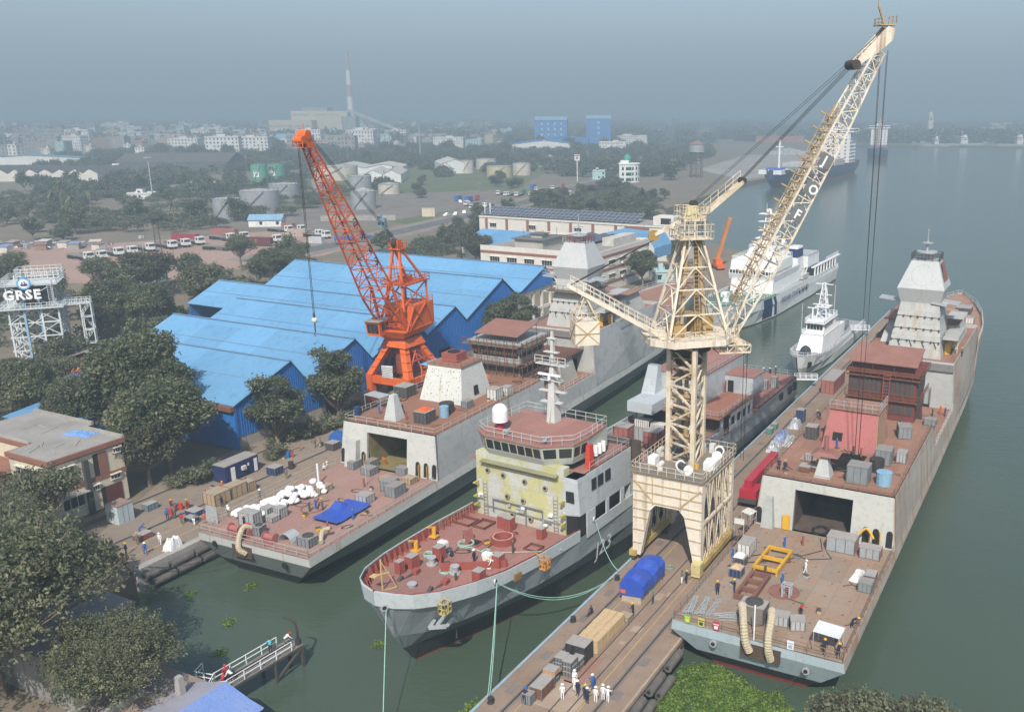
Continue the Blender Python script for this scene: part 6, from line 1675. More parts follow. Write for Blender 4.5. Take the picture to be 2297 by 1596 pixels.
# ================================================================ trees and plants
def leaf_mesh(name,seed,lobes,per,size,mats,flat=0.5,fill=0.62):
 """lobes: (x,y,z,r,rz) blobs; leaf quads scattered in each blob's outer volume in small sprays"""
 rg=np.random.default_rng(seed)
 V,M=[],[]
 for (x,y,z,r,rz) in lobes:
  ns=max(6,int(per*r*r/6))
  d=rg.normal(size=(ns,3));d/=np.linalg.norm(d,axis=1)[:,None]
  d[:,2]=np.where(d[:,2]<-0.35,-d[:,2],d[:,2])
  rad=r*(fill+(1.08-fill)*rg.random(ns)**0.6)
  ctr=np.array([x,y,z])+d*np.stack([rad,rad,rad*rz/r],1)
  k=7
  c=np.repeat(ctr,k,0)+rg.normal(size=(ns*k,3))*size*1.25
  n=np.repeat(d,k,0)*0.4+rg.normal(size=(ns*k,3))*0.8+np.array([0,0,flat])
  n/=np.linalg.norm(n,axis=1)[:,None]
  t=np.cross(n,rg.normal(size=(ns*k,3)));t/=np.linalg.norm(t,axis=1)[:,None]
  b=np.cross(n,t)
  s=size*(0.6+0.8*rg.random((ns*k,1)))
  V.append(np.stack([c-t*s,c-b*s*0.55,c+t*s,c+b*s*0.55],1).reshape(-1,3))
  base=rg.choice(len(mats),p=[0.5,0.35,0.15][:len(mats)] if len(mats)==3 else None)
  mm=np.where(rg.random(ns)<0.55,base,rg.integers(0,len(mats),ns))
  M.append(np.repeat(mm,k))
 V=np.concatenate(V);M=np.concatenate(M).astype(np.int32)
 nf=len(M)
 me=bpy.data.meshes.new(name)
 me.vertices.add(nf*4);me.vertices.foreach_set("co",V.ravel())
 me.loops.add(nf*4);me.loops.foreach_set("vertex_index",np.arange(nf*4,dtype=np.int32))
 me.polygons.add(nf);me.polygons.foreach_set("loop_start",np.arange(0,nf*4,4,dtype=np.int32))
 for m in mats:me.materials.append(m)
 me.polygons.foreach_set("material_index",M)
 me.update(calc_edges=True)
 return me
def tree_proto(name,seed,h,r,nl,per,leaf,mats,trunk=0.3,shape='round',low=0.35,fill=0.62):
 rnd=random.Random(seed)
 lobes,limbs=[],MB()
 zc=h*(low+1)/2
 rz_=h*(1-low)/2
 fork=Vector((rnd.uniform(-.4,.4),rnd.uniform(-.4,.4),h*low*0.8))
 limbs.tube([(0,0,-0.3),(0.05,0,h*low*0.35),fork],[trunk*1.3,trunk,trunk*0.85],8)
 for k in range(nl):
  a=2*PI*k/nl*2.4+rnd.uniform(-.4,.4)
  q=math.sqrt(rnd.random())*0.75
  zz=rnd.uniform(-0.6,0.75)
  w_=math.sqrt(max(0.1,1-zz*zz)) if shape=='round' else (1.0-0.3*zz)
  lr=r*rnd.uniform(0.2,0.36)
  p=Vector((math.cos(a)*r*q*w_,math.sin(a)*r*q*w_,zc+zz*rz_*0.85))
  lobes.append((p.x,p.y,p.z,lr,lr*rnd.uniform(0.6,0.85)))
  mid=fork.lerp(p,0.5)+Vector((rnd.uniform(-.5,.5),rnd.uniform(-.5,.5),-0.08*h*rnd.random()))
  limbs.tube([fork,mid,p+Vector((0,0,-lr*0.2))],[trunk*0.55,trunk*0.36,trunk*0.14],5)
  for j in range(3):
   e=p+Vector((rnd.uniform(-1,1),rnd.uniform(-1,1),rnd.uniform(-.2,.9)))*lr*0.9
   limbs.tube([mid.lerp(p,0.5),e],[trunk*0.16,trunk*0.05],4)
 return leaf_mesh(name,seed,lobes,per,leaf,mats,fill=fill),limbs.mesh(name+"_limbs",BARK)
G1,G2,G3,G4=LEAF
PR={'dense':tree_proto("dense_crown",1,14,7.2,44,150,0.26,[G1,G2,G3],0.45),'tall':tree_proto("tall_crown",2,18,8.5,52,115,0.28,[G1,G2],0.5,low=0.2),'small':tree_proto("small_crown",3,12,4.2,30,190,0.23,[G1,G2],0.3,low=0.15),'airy':tree_proto("airy_crown",4,12,7.0,34,60,0.25,[G2,G3,G4],0.4,'flat',low=0.5,fill=0.3),'brown':tree_proto("brown_crown",5,10,6.5,36,75,0.24,[G4,G2,G4],0.35,low=0.35,fill=0.4),'mid':tree_proto("mid_crown",6,11,6,15,55,0.5,[G1,G2],0.35,low=0.2),'mid2':tree_proto("mid_crown",7,9,6.5,14,55,0.5,[G2,G1,G4],0.35,low=0.15),'mid3':tree_proto("mid_crown",8,13,5.5,14,50,0.5,[G1,G2,G3],0.35,low=0.25),'far':tree_proto("far_crown",9,12,8,9,22,1.0,[G1,G2],0.5,low=0.1),'far2':tree_proto("far_crown",10,14,9,9,20,1.1,[G1,G2,G4],0.5,low=0.1),'bush':tree_proto("bush_crown",12,3.2,2.4,9,190,0.2,[G2,G3,G1],0.1,low=0.05),'giant':tree_proto("giant_crown",13,15,11.5,74,58,0.19,[G2,G3,G1],0.75,'flat',low=0.4,fill=0.2),}
TREES={}
def tree(kind,x,y,z,label,group=None,s=1.0,yard=False,name="tree",rz=None,sz=None):
 cr,tr=PR[kind]
 o=thing(name,label,"shrub" if kind=='bush' else "tree",x,y,z,random.uniform(0,6.28) if rz is None else rz,group,yard)
 o.scale=(s,s,s*(sz or random.uniform(0.9,1.12)))
 for nm,me in (("crown",cr),("trunk",tr)):
  c=bpy.data.objects.new(nm,me);COL.objects.link(c);c.parent=o
 return o
random.seed(31)
# trees one can single out in the yard
for k,x,y,s,l in (('dense',85.5,118.5,1.1,"big round dark-green tree in front of the blue shed's near corner"),('tall',92,132,1.02,"tallest dark tree standing before the nearest blue roof bay"),('tall',88,141,0.72,"dark broad tree behind the cream building's back roof edge"),('dense',88,156,0.8,"wide dark spreading tree left of the lean-to blue roof"),('dense',101,183,0.42,"yellowish tree at the foot of the sign tower"),('small',101.5,113.2,1.2,"slender tree against the blue gable beside the navy cabin"),('small',115.5,113.2,1.22,"leafy tree against the second blue gable"),('brown',81,117.0,0.85,"brownish-purple bushy tree at the corner of the cream building"),('airy',105,172,0.62,"loose tree just right of the sign tower's legs"),('dense',143,213,0.9,"dark round tree behind the sign tower's stair"),('dense',147,203,0.85,"mid-green domed tree left of the blue roof ridges"),('airy',162,201,1.05,"thin-leaved tree reaching over the third blue roof"),('brown',178,244,1.3,"greyish-brown tree beyond the round green ones behind the tower"),('dense',205,222,0.8,"dark tree beside the small guard house above the blue roofs"),('small',166,113.6,1.05,"tree standing between the blue shed and the scaffolded funnel"),('small',177,114.5,1.15,"tree behind the frigate's mast beside the open shed bay"),('dense',254,119.5,0.72,"round tree in front of the banded office building"),('dense',267,163,0.6,"tree in front of the office roof house"),('brown',266,190,1.0,"bare-looking brown tree beside the dark solar roof"),('dense',300,128,0.55,"tree at the river end of the rear office"),('airy',106,130.5,0.3,"leafless grey shrub tree at the eave of the nearest blue roof"),('mid2',157,276,1.0,"dark tree at the left edge beyond the sign tower"),('airy',172,258,0.9,"thin tree at the near edge of the dirt yard"),('mid3',128,248,1.0,"tall tree at the left edge behind the tower")):
 tree(k,x,y,2.4,l,"trees of the shipyard",s,True)
for k,x,y,s,l in (('giant',41,85.5,1.0,"huge spreading tree in the lower left corner with bare limbs showing"),('giant',53.5,107,0.62,"spreading tree at the left edge below the cream building"),('airy',62,110.5,0.75,"feathery tree beside the grey cabin on the quay"),('giant',44.0,72.5,0.52,"leafy tree overhanging the basin beside the old concrete store"),('tall',58,122,0.62,"dark tree at the left edge next to the cream building's low wing"),('airy',67.6,12.2,0.66,"grey-green treetop at the bottom edge right of the stern"),('airy',68.6,7.6,0.72,"grey-green treetop nearest the bottom right corner")):
 tree(k,x,y,-0.6 if y<13 else 2.4,l,"trees in the foreground",s,True,rz=1.0)
for i,(u,w) in enumerate(((96,108.8),(98,109.6),(106,111.5),(108.5,110.6),(110.8,110.9),(113,110.2),(104,112.6),(118,112.6),(121,113.4),(87,111.6),(84,110.8),(82,112.8),(92.5,110.2))):
 tree('bush',u,w,2.5,"leafy shrub in the planted strip below the blue gables","shrubs below the blue gables",random.uniform(0.6,1.1),True,"shrub")
def inside(p,poly):
 c=False
 for i in range(len(poly)):
  (x0,y0),(x1,y1)=poly[i-1],poly[i]
  if (y0>p[1])!=(y1>p[1]) and p[0]<(x1-x0)*(p[1]-y0)/(y1-y0)+x0:c= not c
 return c
KEEP=[]
def scatter(poly,n,kinds,label,group,smin=0.8,smax=1.2,gap=6,seed=1):
 rnd=random.Random(seed)
 xs,ys=[p[0] for p in poly],[p[1] for p in poly]
 got,tries=[],0
 while len(got)<n and tries<n*60:
  tries+=1
  p=(rnd.uniform(min(xs),max(xs)),rnd.uniform(min(ys),max(ys)))
  if not inside(p,poly) or any((p[0]-q[0])**2+(p[1]-q[1])**2<gap*gap for q in got):continue
  if any((p[0]-q[0])**2+(p[1]-q[1])**2<q[2]**2 for q in KEEP):continue
  got.append(p)
  tree(rnd.choice(kinds),p[0],p[1],2.25,label,group,rnd.uniform(smin,smax))
  # ================================================================ the land behind the yard
def cyl_tank(label,x,y,d,h,m,cone=1.2,rust=True,rail=True,group="storage tanks inland"):
 r=d/2
 o=thing("storage_tank",label,"tank",x,y,2.3,0,group,False)
 mb=MB().cyl((0,0),r,0,h,36)
 for z in (h*0.33,h*0.66):mb.ring((0,0),r,r+0.06,z,z+0.1,36)
 mb.build("shell",m,o)
 MB().cyl((0,0),r+0.12,h,h+cone,36,0,r1=0.3).build("tank_roof",m if not rust else mat("dusty_tank_roof",(0.42,0.41,0.39),(0.34,0.33,0.31),0.3,0.8),o)
 mb=MB()
 if rail:mb.rail([((r)*math.cos(2*PI*k/18),r*math.sin(2*PI*k/18),h) for k in range(18)],1.0,3,0.06,closed=True)
 pts=[((r+0.5)*math.cos(-2.2+k*0.13),(r+0.5)*math.sin(-2.2+k*0.13),h*k/9) for k in range(10)]
 mb.tube(pts,0.22,5)
 mb.build("stair",STEEL,o)
 KEEP.append((x,y,r+3))
 return o
SILVER=mat("silver_tank",(0.36,0.38,0.395),(0.29,0.30,0.315),0.15,0.5,0.2,streak=((0.24,0.22,0.20),0.35,0.5))
CTANK=mat("cream_tank",(0.55,0.51,0.43),(0.50,0.46,0.38),0.2,0.7,streak=((0.30,0.22,0.15),0.25,0.5))
GTANK=mat("green_tank",(0.10,0.33,0.22),(0.085,0.29,0.19),0.2,0.6)
for a in ((-262,680,11.5,14.5,GTANK,"left green storage tank with a white emblem"),(-257,699,13.5,13.5,GTANK,"right green storage tank with a white emblem")):
 o=cyl_tank(a[5],a[0],a[1],a[2],a[3],a[4],0.5,False)
 r=a[2]/2
 m=MB().box(-1.9,1.9,-r-0.12,-r+0.3,a[3]*0.42,a[3]*0.42+4.2,0).box(-1.2,1.2,-r-0.16,-r-0.12,a[3]*0.42+1.3,a[3]*0.42+1.6,1)
 m.poly([(-1.2,-r-.16,a[3]*.42+2.6),(0,-r-.16,a[3]*.42+0.8),(1.2,-r-.16,a[3]*.42+2.6),(0.8,-r-.16,a[3]*.42+2.9),(0,-r-.16,a[3]*.42+1.7),(-.8,-r-.16,a[3]*.42+2.9)],1).box(-1.5,1.5,-r-0.16,-r-0.12,a[3]*0.42+3.4,a[3]*0.42+3.9,1)
 m.build("emblem",[WHITE,mat("emblem_dark",(0.12,0.12,0.2))],o)
for a in ((-199,470,13.4,9.8,SILVER,0.7,"small silver storage tank, nearest on the left of the tank farm"),(-193,498,20,11.5,SILVER,0.9,"broad silver storage tank with outside stair, left of the tank farm"),(-203,563,17.4,10,SILVER,0.8,"streaked silver storage tank below the green tanks"),(-224,738,33,10,CTANK,1.2,"widest cream storage tank behind the orange boom"),(-176,630,15.6,10,SILVER,0.6,"bright silver storage tank right of the orange boom"),(-199,622,13.4,8.5,SILVER,0.6,"silver storage tank behind the orange boom"),(-143,517,13.6,9.5,SILVER,1.9,"silver storage tank with a conical roof nearest the truck yard"),(-152,612,14,6,CTANK,1.2,"low grey-cream storage tank right of the silver ones"),(-134,815,11.8,10.5,CTANK,0.5,"cream storage tank at the end of the white sheds"),(-125,868,18.5,9,CTANK,0.7,"cream storage tank behind the yellowish one"),(-100,768,20.4,8.5,mat("yellow_tank",(0.52,0.46,0.28)),0.6,"yellowish storage tank among the cream ones"),(-84,790,15.2,9.6,CTANK,0.6,"rightmost cream storage tank"),(-74,972,10,6,GTANK,2.0,"small green domed tank before the blue roofed plant")):
 cyl_tank(a[6],*a[:6])
m=MB().cyl((0,0),1.9,2,8,16).cyl((0,0),1.9,8,9,16,r1=0.5)
for k in range(4):m.bar((1.6*math.cos(k*1.57),1.6*math.sin(k*1.57),0),(1.6*math.cos(k*1.57),1.6*math.sin(k*1.57),2.1),0.25)
one(m,"silo",SILVER,"thin silver silo before the white gabled sheds","silo",-183,719,2.3,0,None,False)
def house_mesh(w,d,floors,wallm,seed,roof='flat',roofm=None,win=True):
 rnd=random.Random(seed);H=floors*3.1
 m=MB().box(-w/2,w/2,-d/2,d/2,0,H,0)
 m.box(-w/2-.2,w/2+.2,-d/2-.2,d/2+.2,H,H+0.2,1)
 if roof=='flat':
  for x0,x1,y0,y1 in ((-w/2,w/2,-d/2,-d/2+.2),(-w/2,w/2,d/2-.2,d/2),(-w/2,-w/2+.2,-d/2,d/2),(w/2-.2,w/2,-d/2,d/2)):m.box(x0,x1,y0,y1,H+0.2,H+0.95,0)
  x=rnd.uniform(-w*.3,w*.2);m.box(x,x+w*0.25,0,d*0.35,H+.2,H+2.7,0,1)
  x=rnd.uniform(-w*.4,w*.3);m.cyl((x,-d*.2),0.7,H+.2,H+1.8,8,3)
 else :
  for sg in (-1,1):m.hexa([(-w/2-.4,sg*(d/2+.5),H),(w/2+.4,sg*(d/2+.5),H),(w/2+.4,0,H+d*.28),(-w/2-.4,0,H+d*.28)],[(-w/2-.4,sg*(d/2+.5),H+.15),(w/2+.4,sg*(d/2+.5),H+.15),(w/2+.4,0,H+d*.28+.15),(-w/2-.4,0,H+d*.28+.15)],1)
  for x in (-w/2,w/2):m.poly([(x,-d/2,H),(x,d/2,H),(x,0,H+d*.28)],0)
 if win:
  for f in range(floors):
   n=max(2,int(w/3.2))
   for k in range(n):
    if rnd.random()<0.12:continue
    x=-w/2+(k+.5)*w/n
    m.box(x-.6,x+.6,-d/2-.06,-d/2+.1,f*3.1+1.0,f*3.1+2.4,2)
    m.box(x-.8,x+.8,-d/2-.5,-d/2,f*3.1+2.5,f*3.1+2.62,1)
   for k in range(max(1,int(d/3.5))):
    y=-d/2+(k+.5)*d/max(1,int(d/3.5))
    for sg in (-1,1):m.box(sg*w/2-.06,sg*w/2+.06,y-.6,y+.6,f*3.1+1.0,f*3.1+2.4,2)
 return m,[wallm,roofm or ROOFG,GLASS,BLACKY]
def house(name,label,cat,x,y,w,d,floors,wallm,rz=0,roof='flat',roofm=None,seed=1,group=None,z=2.3):
 m,mats=house_mesh(w,d,floors,wallm,seed,roof,roofm)
 KEEP.append((x,y,max(w,d)*0.6))
 # walls and windows apart, so each storey front reads as its own part
 o=thing(name,label,cat,x,y,z,rz,group,False)
 A,B=MB(),MB()
 A.v=B.v=m.v
 for f,i in zip(m.f,m.m):
  t=B if i==2 else A
  t.f.append(f);t.m.append(0 if i==2 else i)
 def clean(mb):
  ids=sorted({i for f in mb.f for i in f});mp={i:k for k,i in enumerate(ids)}
  c=MB();c.v=[mb.v[i] for i in ids];c.f=[tuple(mp[i] for i in f) for f in mb.f];c.m=mb.m;return c
 clean(A).build("wall",mats,o)
 if B.f:clean(B).build("window",GLASS,o)
 return o
PINKB=mat("pink_render",(0.50,0.33,0.28));MINT=mat("pale_blue_render",(0.42,0.60,0.62));WHB=mat("whitewash",(0.72,0.73,0.72),(0.62,0.62,0.6),0.1,0.85)
GREYB=mat("bare_concrete_house",(0.33,0.31,0.285),(0.25,0.235,0.22),0.2,0.9);BRICK=mat("dull_brick",(0.30,0.20,0.165),None,0.2,0.9);OCHRE=mat("ochre_render",(0.48,0.41,0.28));LBLUE=mat("light_blue_roof",(0.22,0.38,0.52),None,0.2,0.6)
PLANT=mat("plant_blue_cladding",(0.05,0.20,0.50),(0.04,0.17,0.45),0.05,0.6)
for a in (("house","grey unfinished apartment block at the city's near edge, far left","house",-743,1240,37,22,4,GREYB),("house","brick and concrete block beside the far-left grey one","house",-700,1290,28,20,5,BRICK),("house","tall bare concrete block left of the pink ones","house",-655,1240,19,16,6,GREYB),("house","pale block behind the bare concrete one","house",-680,1330,24,18,4,OCHRE),("house","pinkish apartment block in the near row of the city","house",-628,1330,35,20,5,PINKB),("house","low grey apartment block right of the pinkish one","house",-588,1330,32,16,3,GREYB),("house","low off-white apartment block above the tree belt","house",-548,1380,30,16,3,WHITEB),("house","white villa far in the city on the left","house",-1000,1950,46,24,6,WHB),("house","small white house among the trees before the city","house",-568,1120,11,9,3,WHB),("house","white house with blue roof left of the orange boom tip","house",-500,1440,44,18,4,WHB,0,'gable',LBLUE),("apartment_block","white four-storey block with rows of square windows right of the orange boom","building",-237,1305,41,20,5,WHB),("apartment_block","light blue block adjoining the white four-storey block","building",-204,1315,22,22,4,MINT),("office_building","white factory office beside the tall blue tower block","building",-12,1215,34,20,4,WHB),("office_building","long low white plant office behind the white factory office","building",12,1520,56,24,4,WHB),("station_building","long pink building with a square tower","building",-500,2050,110,26,4,PINKB),("arcade_building","low cream building with dark arches","building",-400,1640,52,18,2,OCHRE),("arcade_building","long arcaded brownish building behind the white block","building",-415,2170,70,18,3,OCHRE),("house","mint green house under the slanted tower frame","house",-230,1900,22,16,5,MINT),("guard_house","cream hut with brown roof above the blue shed","hut",-121,319,8.7,6,1,CREAMB,0.2,'flat',BROWNB),("hut","small blue hut by the long wall","hut",-112,433,3.7,3,1,mat("dull_blue",(0.12,0.25,0.36)),0,'flat'),("shop_house","white house with white gable roof amid trees right of the palms","house",-280,628,16,12,1,WHB,0,'gable',WHB),("shop_house","low grey roofed house beside the flood light mast","house",-294,575,16,10,1,WHB,0,'flat'),("shop_house","white two-storey house before the black roofed sheds","house",-434,795,23,10,2,WHB,0,'flat'),("shed_house","white gabled shed with blue roof by the small silver tank","house",-167,437,15,8,1,WHB,0.1,'gable',LBLUE),("kiosk","pale blue kiosk by the big road's filling station","kiosk",-18,740,10,8,2,MINT)):
 house(*a,seed=len(a[1]))
def gabled(name,label,x,y,w,d,h,rh,wallm,roofm,rz=0,n=1,skylight=False):
 o=thing(name,label,"shed",x,y,2.3,rz,None,False)
 A,B=MB().box(-w/2,w/2,-d/2,d/2,0,h,0),MB()
 for k in range(n):
  x0,x1=-w/2+k*w/n,-w/2+(k+1)*w/n;xm=(x0+x1)/2
  for p,q_ in ((x0-.2,xm),(x1+.2,xm)):B.hexa([(p,-d/2-.5,h),(q_,-d/2-.5,h+rh),(q_,d/2+.5,h+rh),(p,d/2+.5,h)],[(p,-d/2-.5,h+.15),(q_,-d/2-.5,h+rh+.15),(q_,d/2+.5,h+rh+.15),(p,d/2+.5,h+.15)],0)
  for yy in (-d/2,d/2):A.poly([(x0,yy,h),(x1,yy,h),(xm,yy,h+rh)],0)
  if skylight:
   A.box(xm-w/n*.3,xm+w/n*.3,-d/2-.06,-d/2,h+rh*.3,h+rh*.5,1)
 A.build("wall",[wallm,WHITE],o);B.build("roof",roofm,o)
 KEEP.append((x,y,max(w,d)*0.55))
 return o
PALER=mat("pale_asbestos_roof",(0.50,0.48,0.44),(0.43,0.41,0.38),0.1,0.9)
gabled("warehouse","white warehouse pair with dark-edged gables among the tanks",-182,728,27,50,6,3.6,WHB,PALER,0.12,2)
gabled("warehouse","long pale roofed warehouse behind the twin gables",-215,800,60,46,6.5,3,WHB,PALER,0.12,2)
gabled("warehouse","white gabled warehouse at the right end of the pale sheds",-150,830,24,48,8,4,WHB,PALER,0.3,1)
gabled("factory_shed","long black tiled factory roof with white gable vents on the far left",-470,745,130,60,6,3.2,WHITEB,TILE,0.1,12,True)
gabled("factory_shed","dark tiled factory roof right of the saw-tooth one",-400,860,60,95,8,7,TILE,TILE,1.69,1)
gabled("factory_shed","bright blue roofed shed at the left edge above the black roofs",-590,950,110,22,6,3,WHB,mat("pale_blue_long_roof",(0.13,0.30,0.42)),0.1,1)
gabled("plant_hall","wide blue vaulted hall before the tall blue blocks",-100,1240,84,60,10,5,WHB,PLANT,0.05,1)
gabled("plant_hall","low blue hall between the tall blue blocks",-80,1420,60,40,11,3,PLANT,PLANT,0,1)
for x,y,w,h,l in ((-110,1490,50,42,"tall blue cladding tower block with rows of pale blue windows"),(-36,1490,38,44,"second tall blue tower block with a column of windows")):
 o=thing("plant_tower",l,"building",x,y,2.3,0,None,False)
 MB().box(-w/2,w/2,-16,16,0,h-5).build("wall",PLANT,o)
 MB().hexa([(-w/2-.6,-16.6,h-5),(w/2+.6,-16.6,h-5),(w/2+.6,0,h),(-w/2-.6,0,h)],[(-w/2-.6,-16.6,h-4.6),(w/2+.6,-16.6,h-4.6),(w/2+.6,0,h+.4),(-w/2-.6,0,h+.4)]).hexa([(-w/2-.6,16.6,h-5),(w/2+.6,16.6,h-5),(w/2+.6,0,h),(-w/2-.6,0,h)],[(-w/2-.6,16.6,h-4.6),(w/2+.6,16.6,h-4.6),(w/2+.6,0,h+.4),(-w/2-.6,0,h+.4)]).build("roof",LBLUE,o)
 for r_ in range(3):
  for k in range(4 if w>45 else 1):
   MB().box(-15+k*10 if w>45 else -2,-12.5+k*10 if w>45 else 1.5,-16.1,-15.9,h-28+r_*8,h-25+r_*8).build("window",MINT,o)  # flat window panels in one even pale blue
def mosque():
 o=thing("mosque","small white rounded mosque with green arches and a green dome","mosque",5,712,2.3,0,None,False)
 body=[(8.5*math.cos(t),8.5*math.sin(t)) for t in [(-PI/2-0.2)+k*PI/8 for k in range(9)]]+[(-7,8.5),(-7,-8.5)]
 MB().prism(body,0,13.2,0).build("wall",WHB,o)
 MB().prism([(x*1.06,y*1.06) for x,y in body],13.2,13.9,0).build("parapet",WHB,o)
 for f in range(3):
  m=MB()
  for k in range(8):
   (x0,y0),(x1,y1)=body[k],body[k+1]
   d=Vector((x1-x0,y1-y0));nn=Vector((d.y,-d.x)).normalized()*0.08
   for (a,b,z0,z1,mi) in ((0.28,0.72,1.2,3.0,0),(0.28,0.72,3.0,3.6,1)):
    p,q_=Vector((x0,y0))+d*a+nn,Vector((x0,y0))+d*b+nn
    m.poly([(p.x,p.y,f*4+z0),(q_.x,q_.y,f*4+z0),(q_.x,q_.y,f*4+z1),(p.x,p.y,f*4+z1)],mi)
  for x in (-5,-2,0.6):
   m.box(x,x+1.5,-8.62,-8.5,f*4+1.2,f*4+3,0).box(x,x+1.5,-8.64,-8.5,f*4+3,f*4+3.6,1)
  m.build("window_row",[GLASS,mat("mosque_green",(0.05,0.30,0.20))],o)
 MB().box(-6,0,-5,2,13.9,16).build("roof_house",WHB,o)
 MB().cyl((-1,4),2.6,13.9,16.5,16).sphere((-1,4,16.5),2.9,16,0,True,1.3).build("dome",mat("mosque_green",(0.05,0.30,0.20)),o)
 KEEP.append((5,712,14))
mosque()
def water_tank():
 o=thing("water_tower","rusty water tower with a round silver tank on a lattice stand","tower",60,760,2.3,0,None,False)
 m=MB()
 P_=[(5.2*math.cos(k*PI/4),5.2*math.sin(k*PI/4)) for k in range(8)]
 for k in range(8):
  m.bar((*P_[k],0),(*P_[k],20),0.5)
  for z in (0,6.5,13):
   m.bar((*P_[k],z),(*P_[(k+1)%8],z+6.5),0.25);m.bar((*P_[k],z+6.5),(*P_[(k+1)%8],z+6.5),0.3)
 m.build("stand",mat("dark_rusty_stand",(0.13,0.105,0.09)),o)
 MB().cyl((0,0),6.3,20,26,28).build("tank",SILVER,o)
 MB().cyl((0,0),6.7,26,29,28,0,r1=0.4).build("tank_roof",mat("brown_tank_roof",(0.23,0.15,0.12)),o)
 KEEP.append((60,760,12))
water_tank()
# power station, its chimney and conveyor, mast and frames
def power():
 o=thing("power_station","hazy cream power station with stepped blocks and a sloping conveyor","power station",-606,1898,2.3,0,None,False);o.scale=(.56,.56,.66)
 CB=mat("hazy_cream_cladding",(0.60,0.53,0.38));GB=mat("plant_grey",(0.30,0.31,0.32))
 for x0,x1,y0,y1,h in ((-150,0,-60,0,50),(-90,110,0,60,76),(20,95,-20,40,62),(-60,30,30,90,86)):MB().box(x0,x1,y0,y1,0,h).build("block",CB if h<86 else GB,o)
 m=MB()
 for x0,x1,y,z in ((-148,-66,-60.4,30),(-56,-2,-60.4,30),(-86,-20,-0.4,62),(-10,90,-0.4,62)):
  for k in range(10):m.box(x0+(x1-x0)*k/10,x0+(x1-x0)*(k+.6)/10,y,y+0.5,z,z+6)
 m.build("window_band",GB,o)
 MB().box(95,140,-10,40,0,60).build("boiler_frame",GB,o)
 m=MB().bar((112,0,78),(330,-120,18),9,7)
 for k in range(7):m.bar((140+k*28,-15-k*15,70-k*7.6),(140+k*28,-15-k*15,0),2)
 m.build("conveyor",mat("conveyor_grey",(0.42,0.43,0.44)),o)
 m=MB()
 for x,h in ((-30,100),(-18,106),(60,96)):m.bar((x,40,86),(x,40,h),3)
 m.build("vent_stack",GB,o)
 c=thing("chimney","very tall thin power station chimney with red and white bands","chimney",-546,1930,2.3,0,None,False);c.scale=(.73,.73,.76)
 z=0
 for k,(h,mm) in enumerate(((102,WHB),(30,mat("faded_red_band",(0.42,0.28,0.27))),(36,WHB),(46,mat("faded_red_band",(0.42,0.28,0.27))))):
  MB().cyl((0,0),10-z/38,z,z+h,20,0,r1=10-(z+h)/38).build("shaft",mm,c);z+=h
 MB().ring((0,0),4.5,5.2,z,z+2,20).build("rim",GB,c)
power()
def lattice_mast(label,x,y,h,w0,w1,m_,name="lattice_mast",plat=None,cat="mast"):
 o=thing(name,label,cat,x,y,2.3,0.3,None,False)
 q_=lambda w,z:[(-w,-w,z),(w,-w,z),(w,w,z),(-w,w,z)]
 MB().truss(q_(w0,0),q_(w1,h),max(0.12,w0*.12),max(0.07,w0*.07),0,10).build("lattice",m_,o)
 if plat:
  m=MB().box(-plat,plat,-plat,plat,h,h+0.15).rail([(-plat,-plat,h),(plat,-plat,h),(plat,plat,h),(-plat,plat,h)],1.1,1.2,0.05,closed=True)
  for k in range(5):m.box(-plat+k*plat*.45,-plat+k*plat*.45+.4,-plat-.3,-plat,h+.3,h+.8)
  m.build("lamp_platform",m_,o)
 return o
def pole(label,x,y,h,r,m_,lamp=True,name="lamp_mast"):
 o=thing(name,label,"mast",x,y,2.3,0,None,False)
 MB().cyl((0,0),r,0,h,8,0,r1=r*0.5).build("pole",m_,o)
 if lamp:
  m=MB().ring((0,0),r*2,r*4,h-0.3,h+0.1,12)
  for k in range(6):m.box(r*4*math.cos(k)-.3,r*4*math.cos(k)+.3,r*4*math.sin(k)-.3,r*4*math.sin(k)+.3,h-.8,h)
  m.build("lamp_ring",m_,o)
 return o
DG=mat("dull_steel",(0.20,0.21,0.215))
lattice_mast("red and white lattice radio mast with a dish right of the chimney",-390,1460,88,3.0,1.0,mat("mast_red_grey",(0.33,0.25,0.25)),plat=1.6)
lattice_mast("dark lattice floodlight tower at the dirt yard's near edge",-162,322,16.5,1.0,0.7,DSTEEL,plat=1.6,name="floodlight_tower",cat="tower")
lattice_mast("square open steel frame tower right of the white block",-264,1750,34,12,10,DG,name="frame_tower",cat="tower")
lattice_mast("slender pylon in haze above the bales",120,1500,36,3,0.8,DG,name="pylon",cat="pylon")
lattice_mast("second slender pylon left of the first in haze",80,1480,40,3,0.8,DG,name="pylon",cat="pylon")
for a in (("tall floodlight pole with lamp crown left of the tank farm",-288,574,25,0.5,GALV),("tall pole behind the orange boom",-256,884,29,0.5,DG),("pale tall pole beside the white warehouse",-215,1010,38,0.7,GALV,False),("short pole by the long wall",-129,503,9,0.2,DG),("slim lamp pole beside the floodlight tower",-169,325,10,0.16,GALV),("far-left tall pole by the hipped roof",-930,1430,42,1.0,DG,False),("thin lamp pole along the main road",-40,560,11,0.18,DG),("lamp pole where the main road bends",-8,700,11,0.18,DG),("lamp pole beside the lorry park",-85,560,11,0.18,DG)):pole(*a)
o=thing("filling_station_sign","tall white filling station sign pole beside the road","sign",-34,718,2.3,0,None,False)
MB().cyl((0,0),0.4,0,17,8).build("pole",WHB,o)
MB().box(-2,2,-0.4,0.4,15.5,20).build("sign_board",WHB,o)
MB().box(-1.2,1.2,-0.46,-0.4,16.4,16.8).box(-1.8,1.8,-0.46,-0.4,18.8,19.6,1).poly([(-1.1,-.47,18.2),(0,-.47,16.6),(1.1,-.47,18.2)],0).build("sign_emblem",[NAVY,mat("sign_red",(0.5,0.03,0.03))],o)
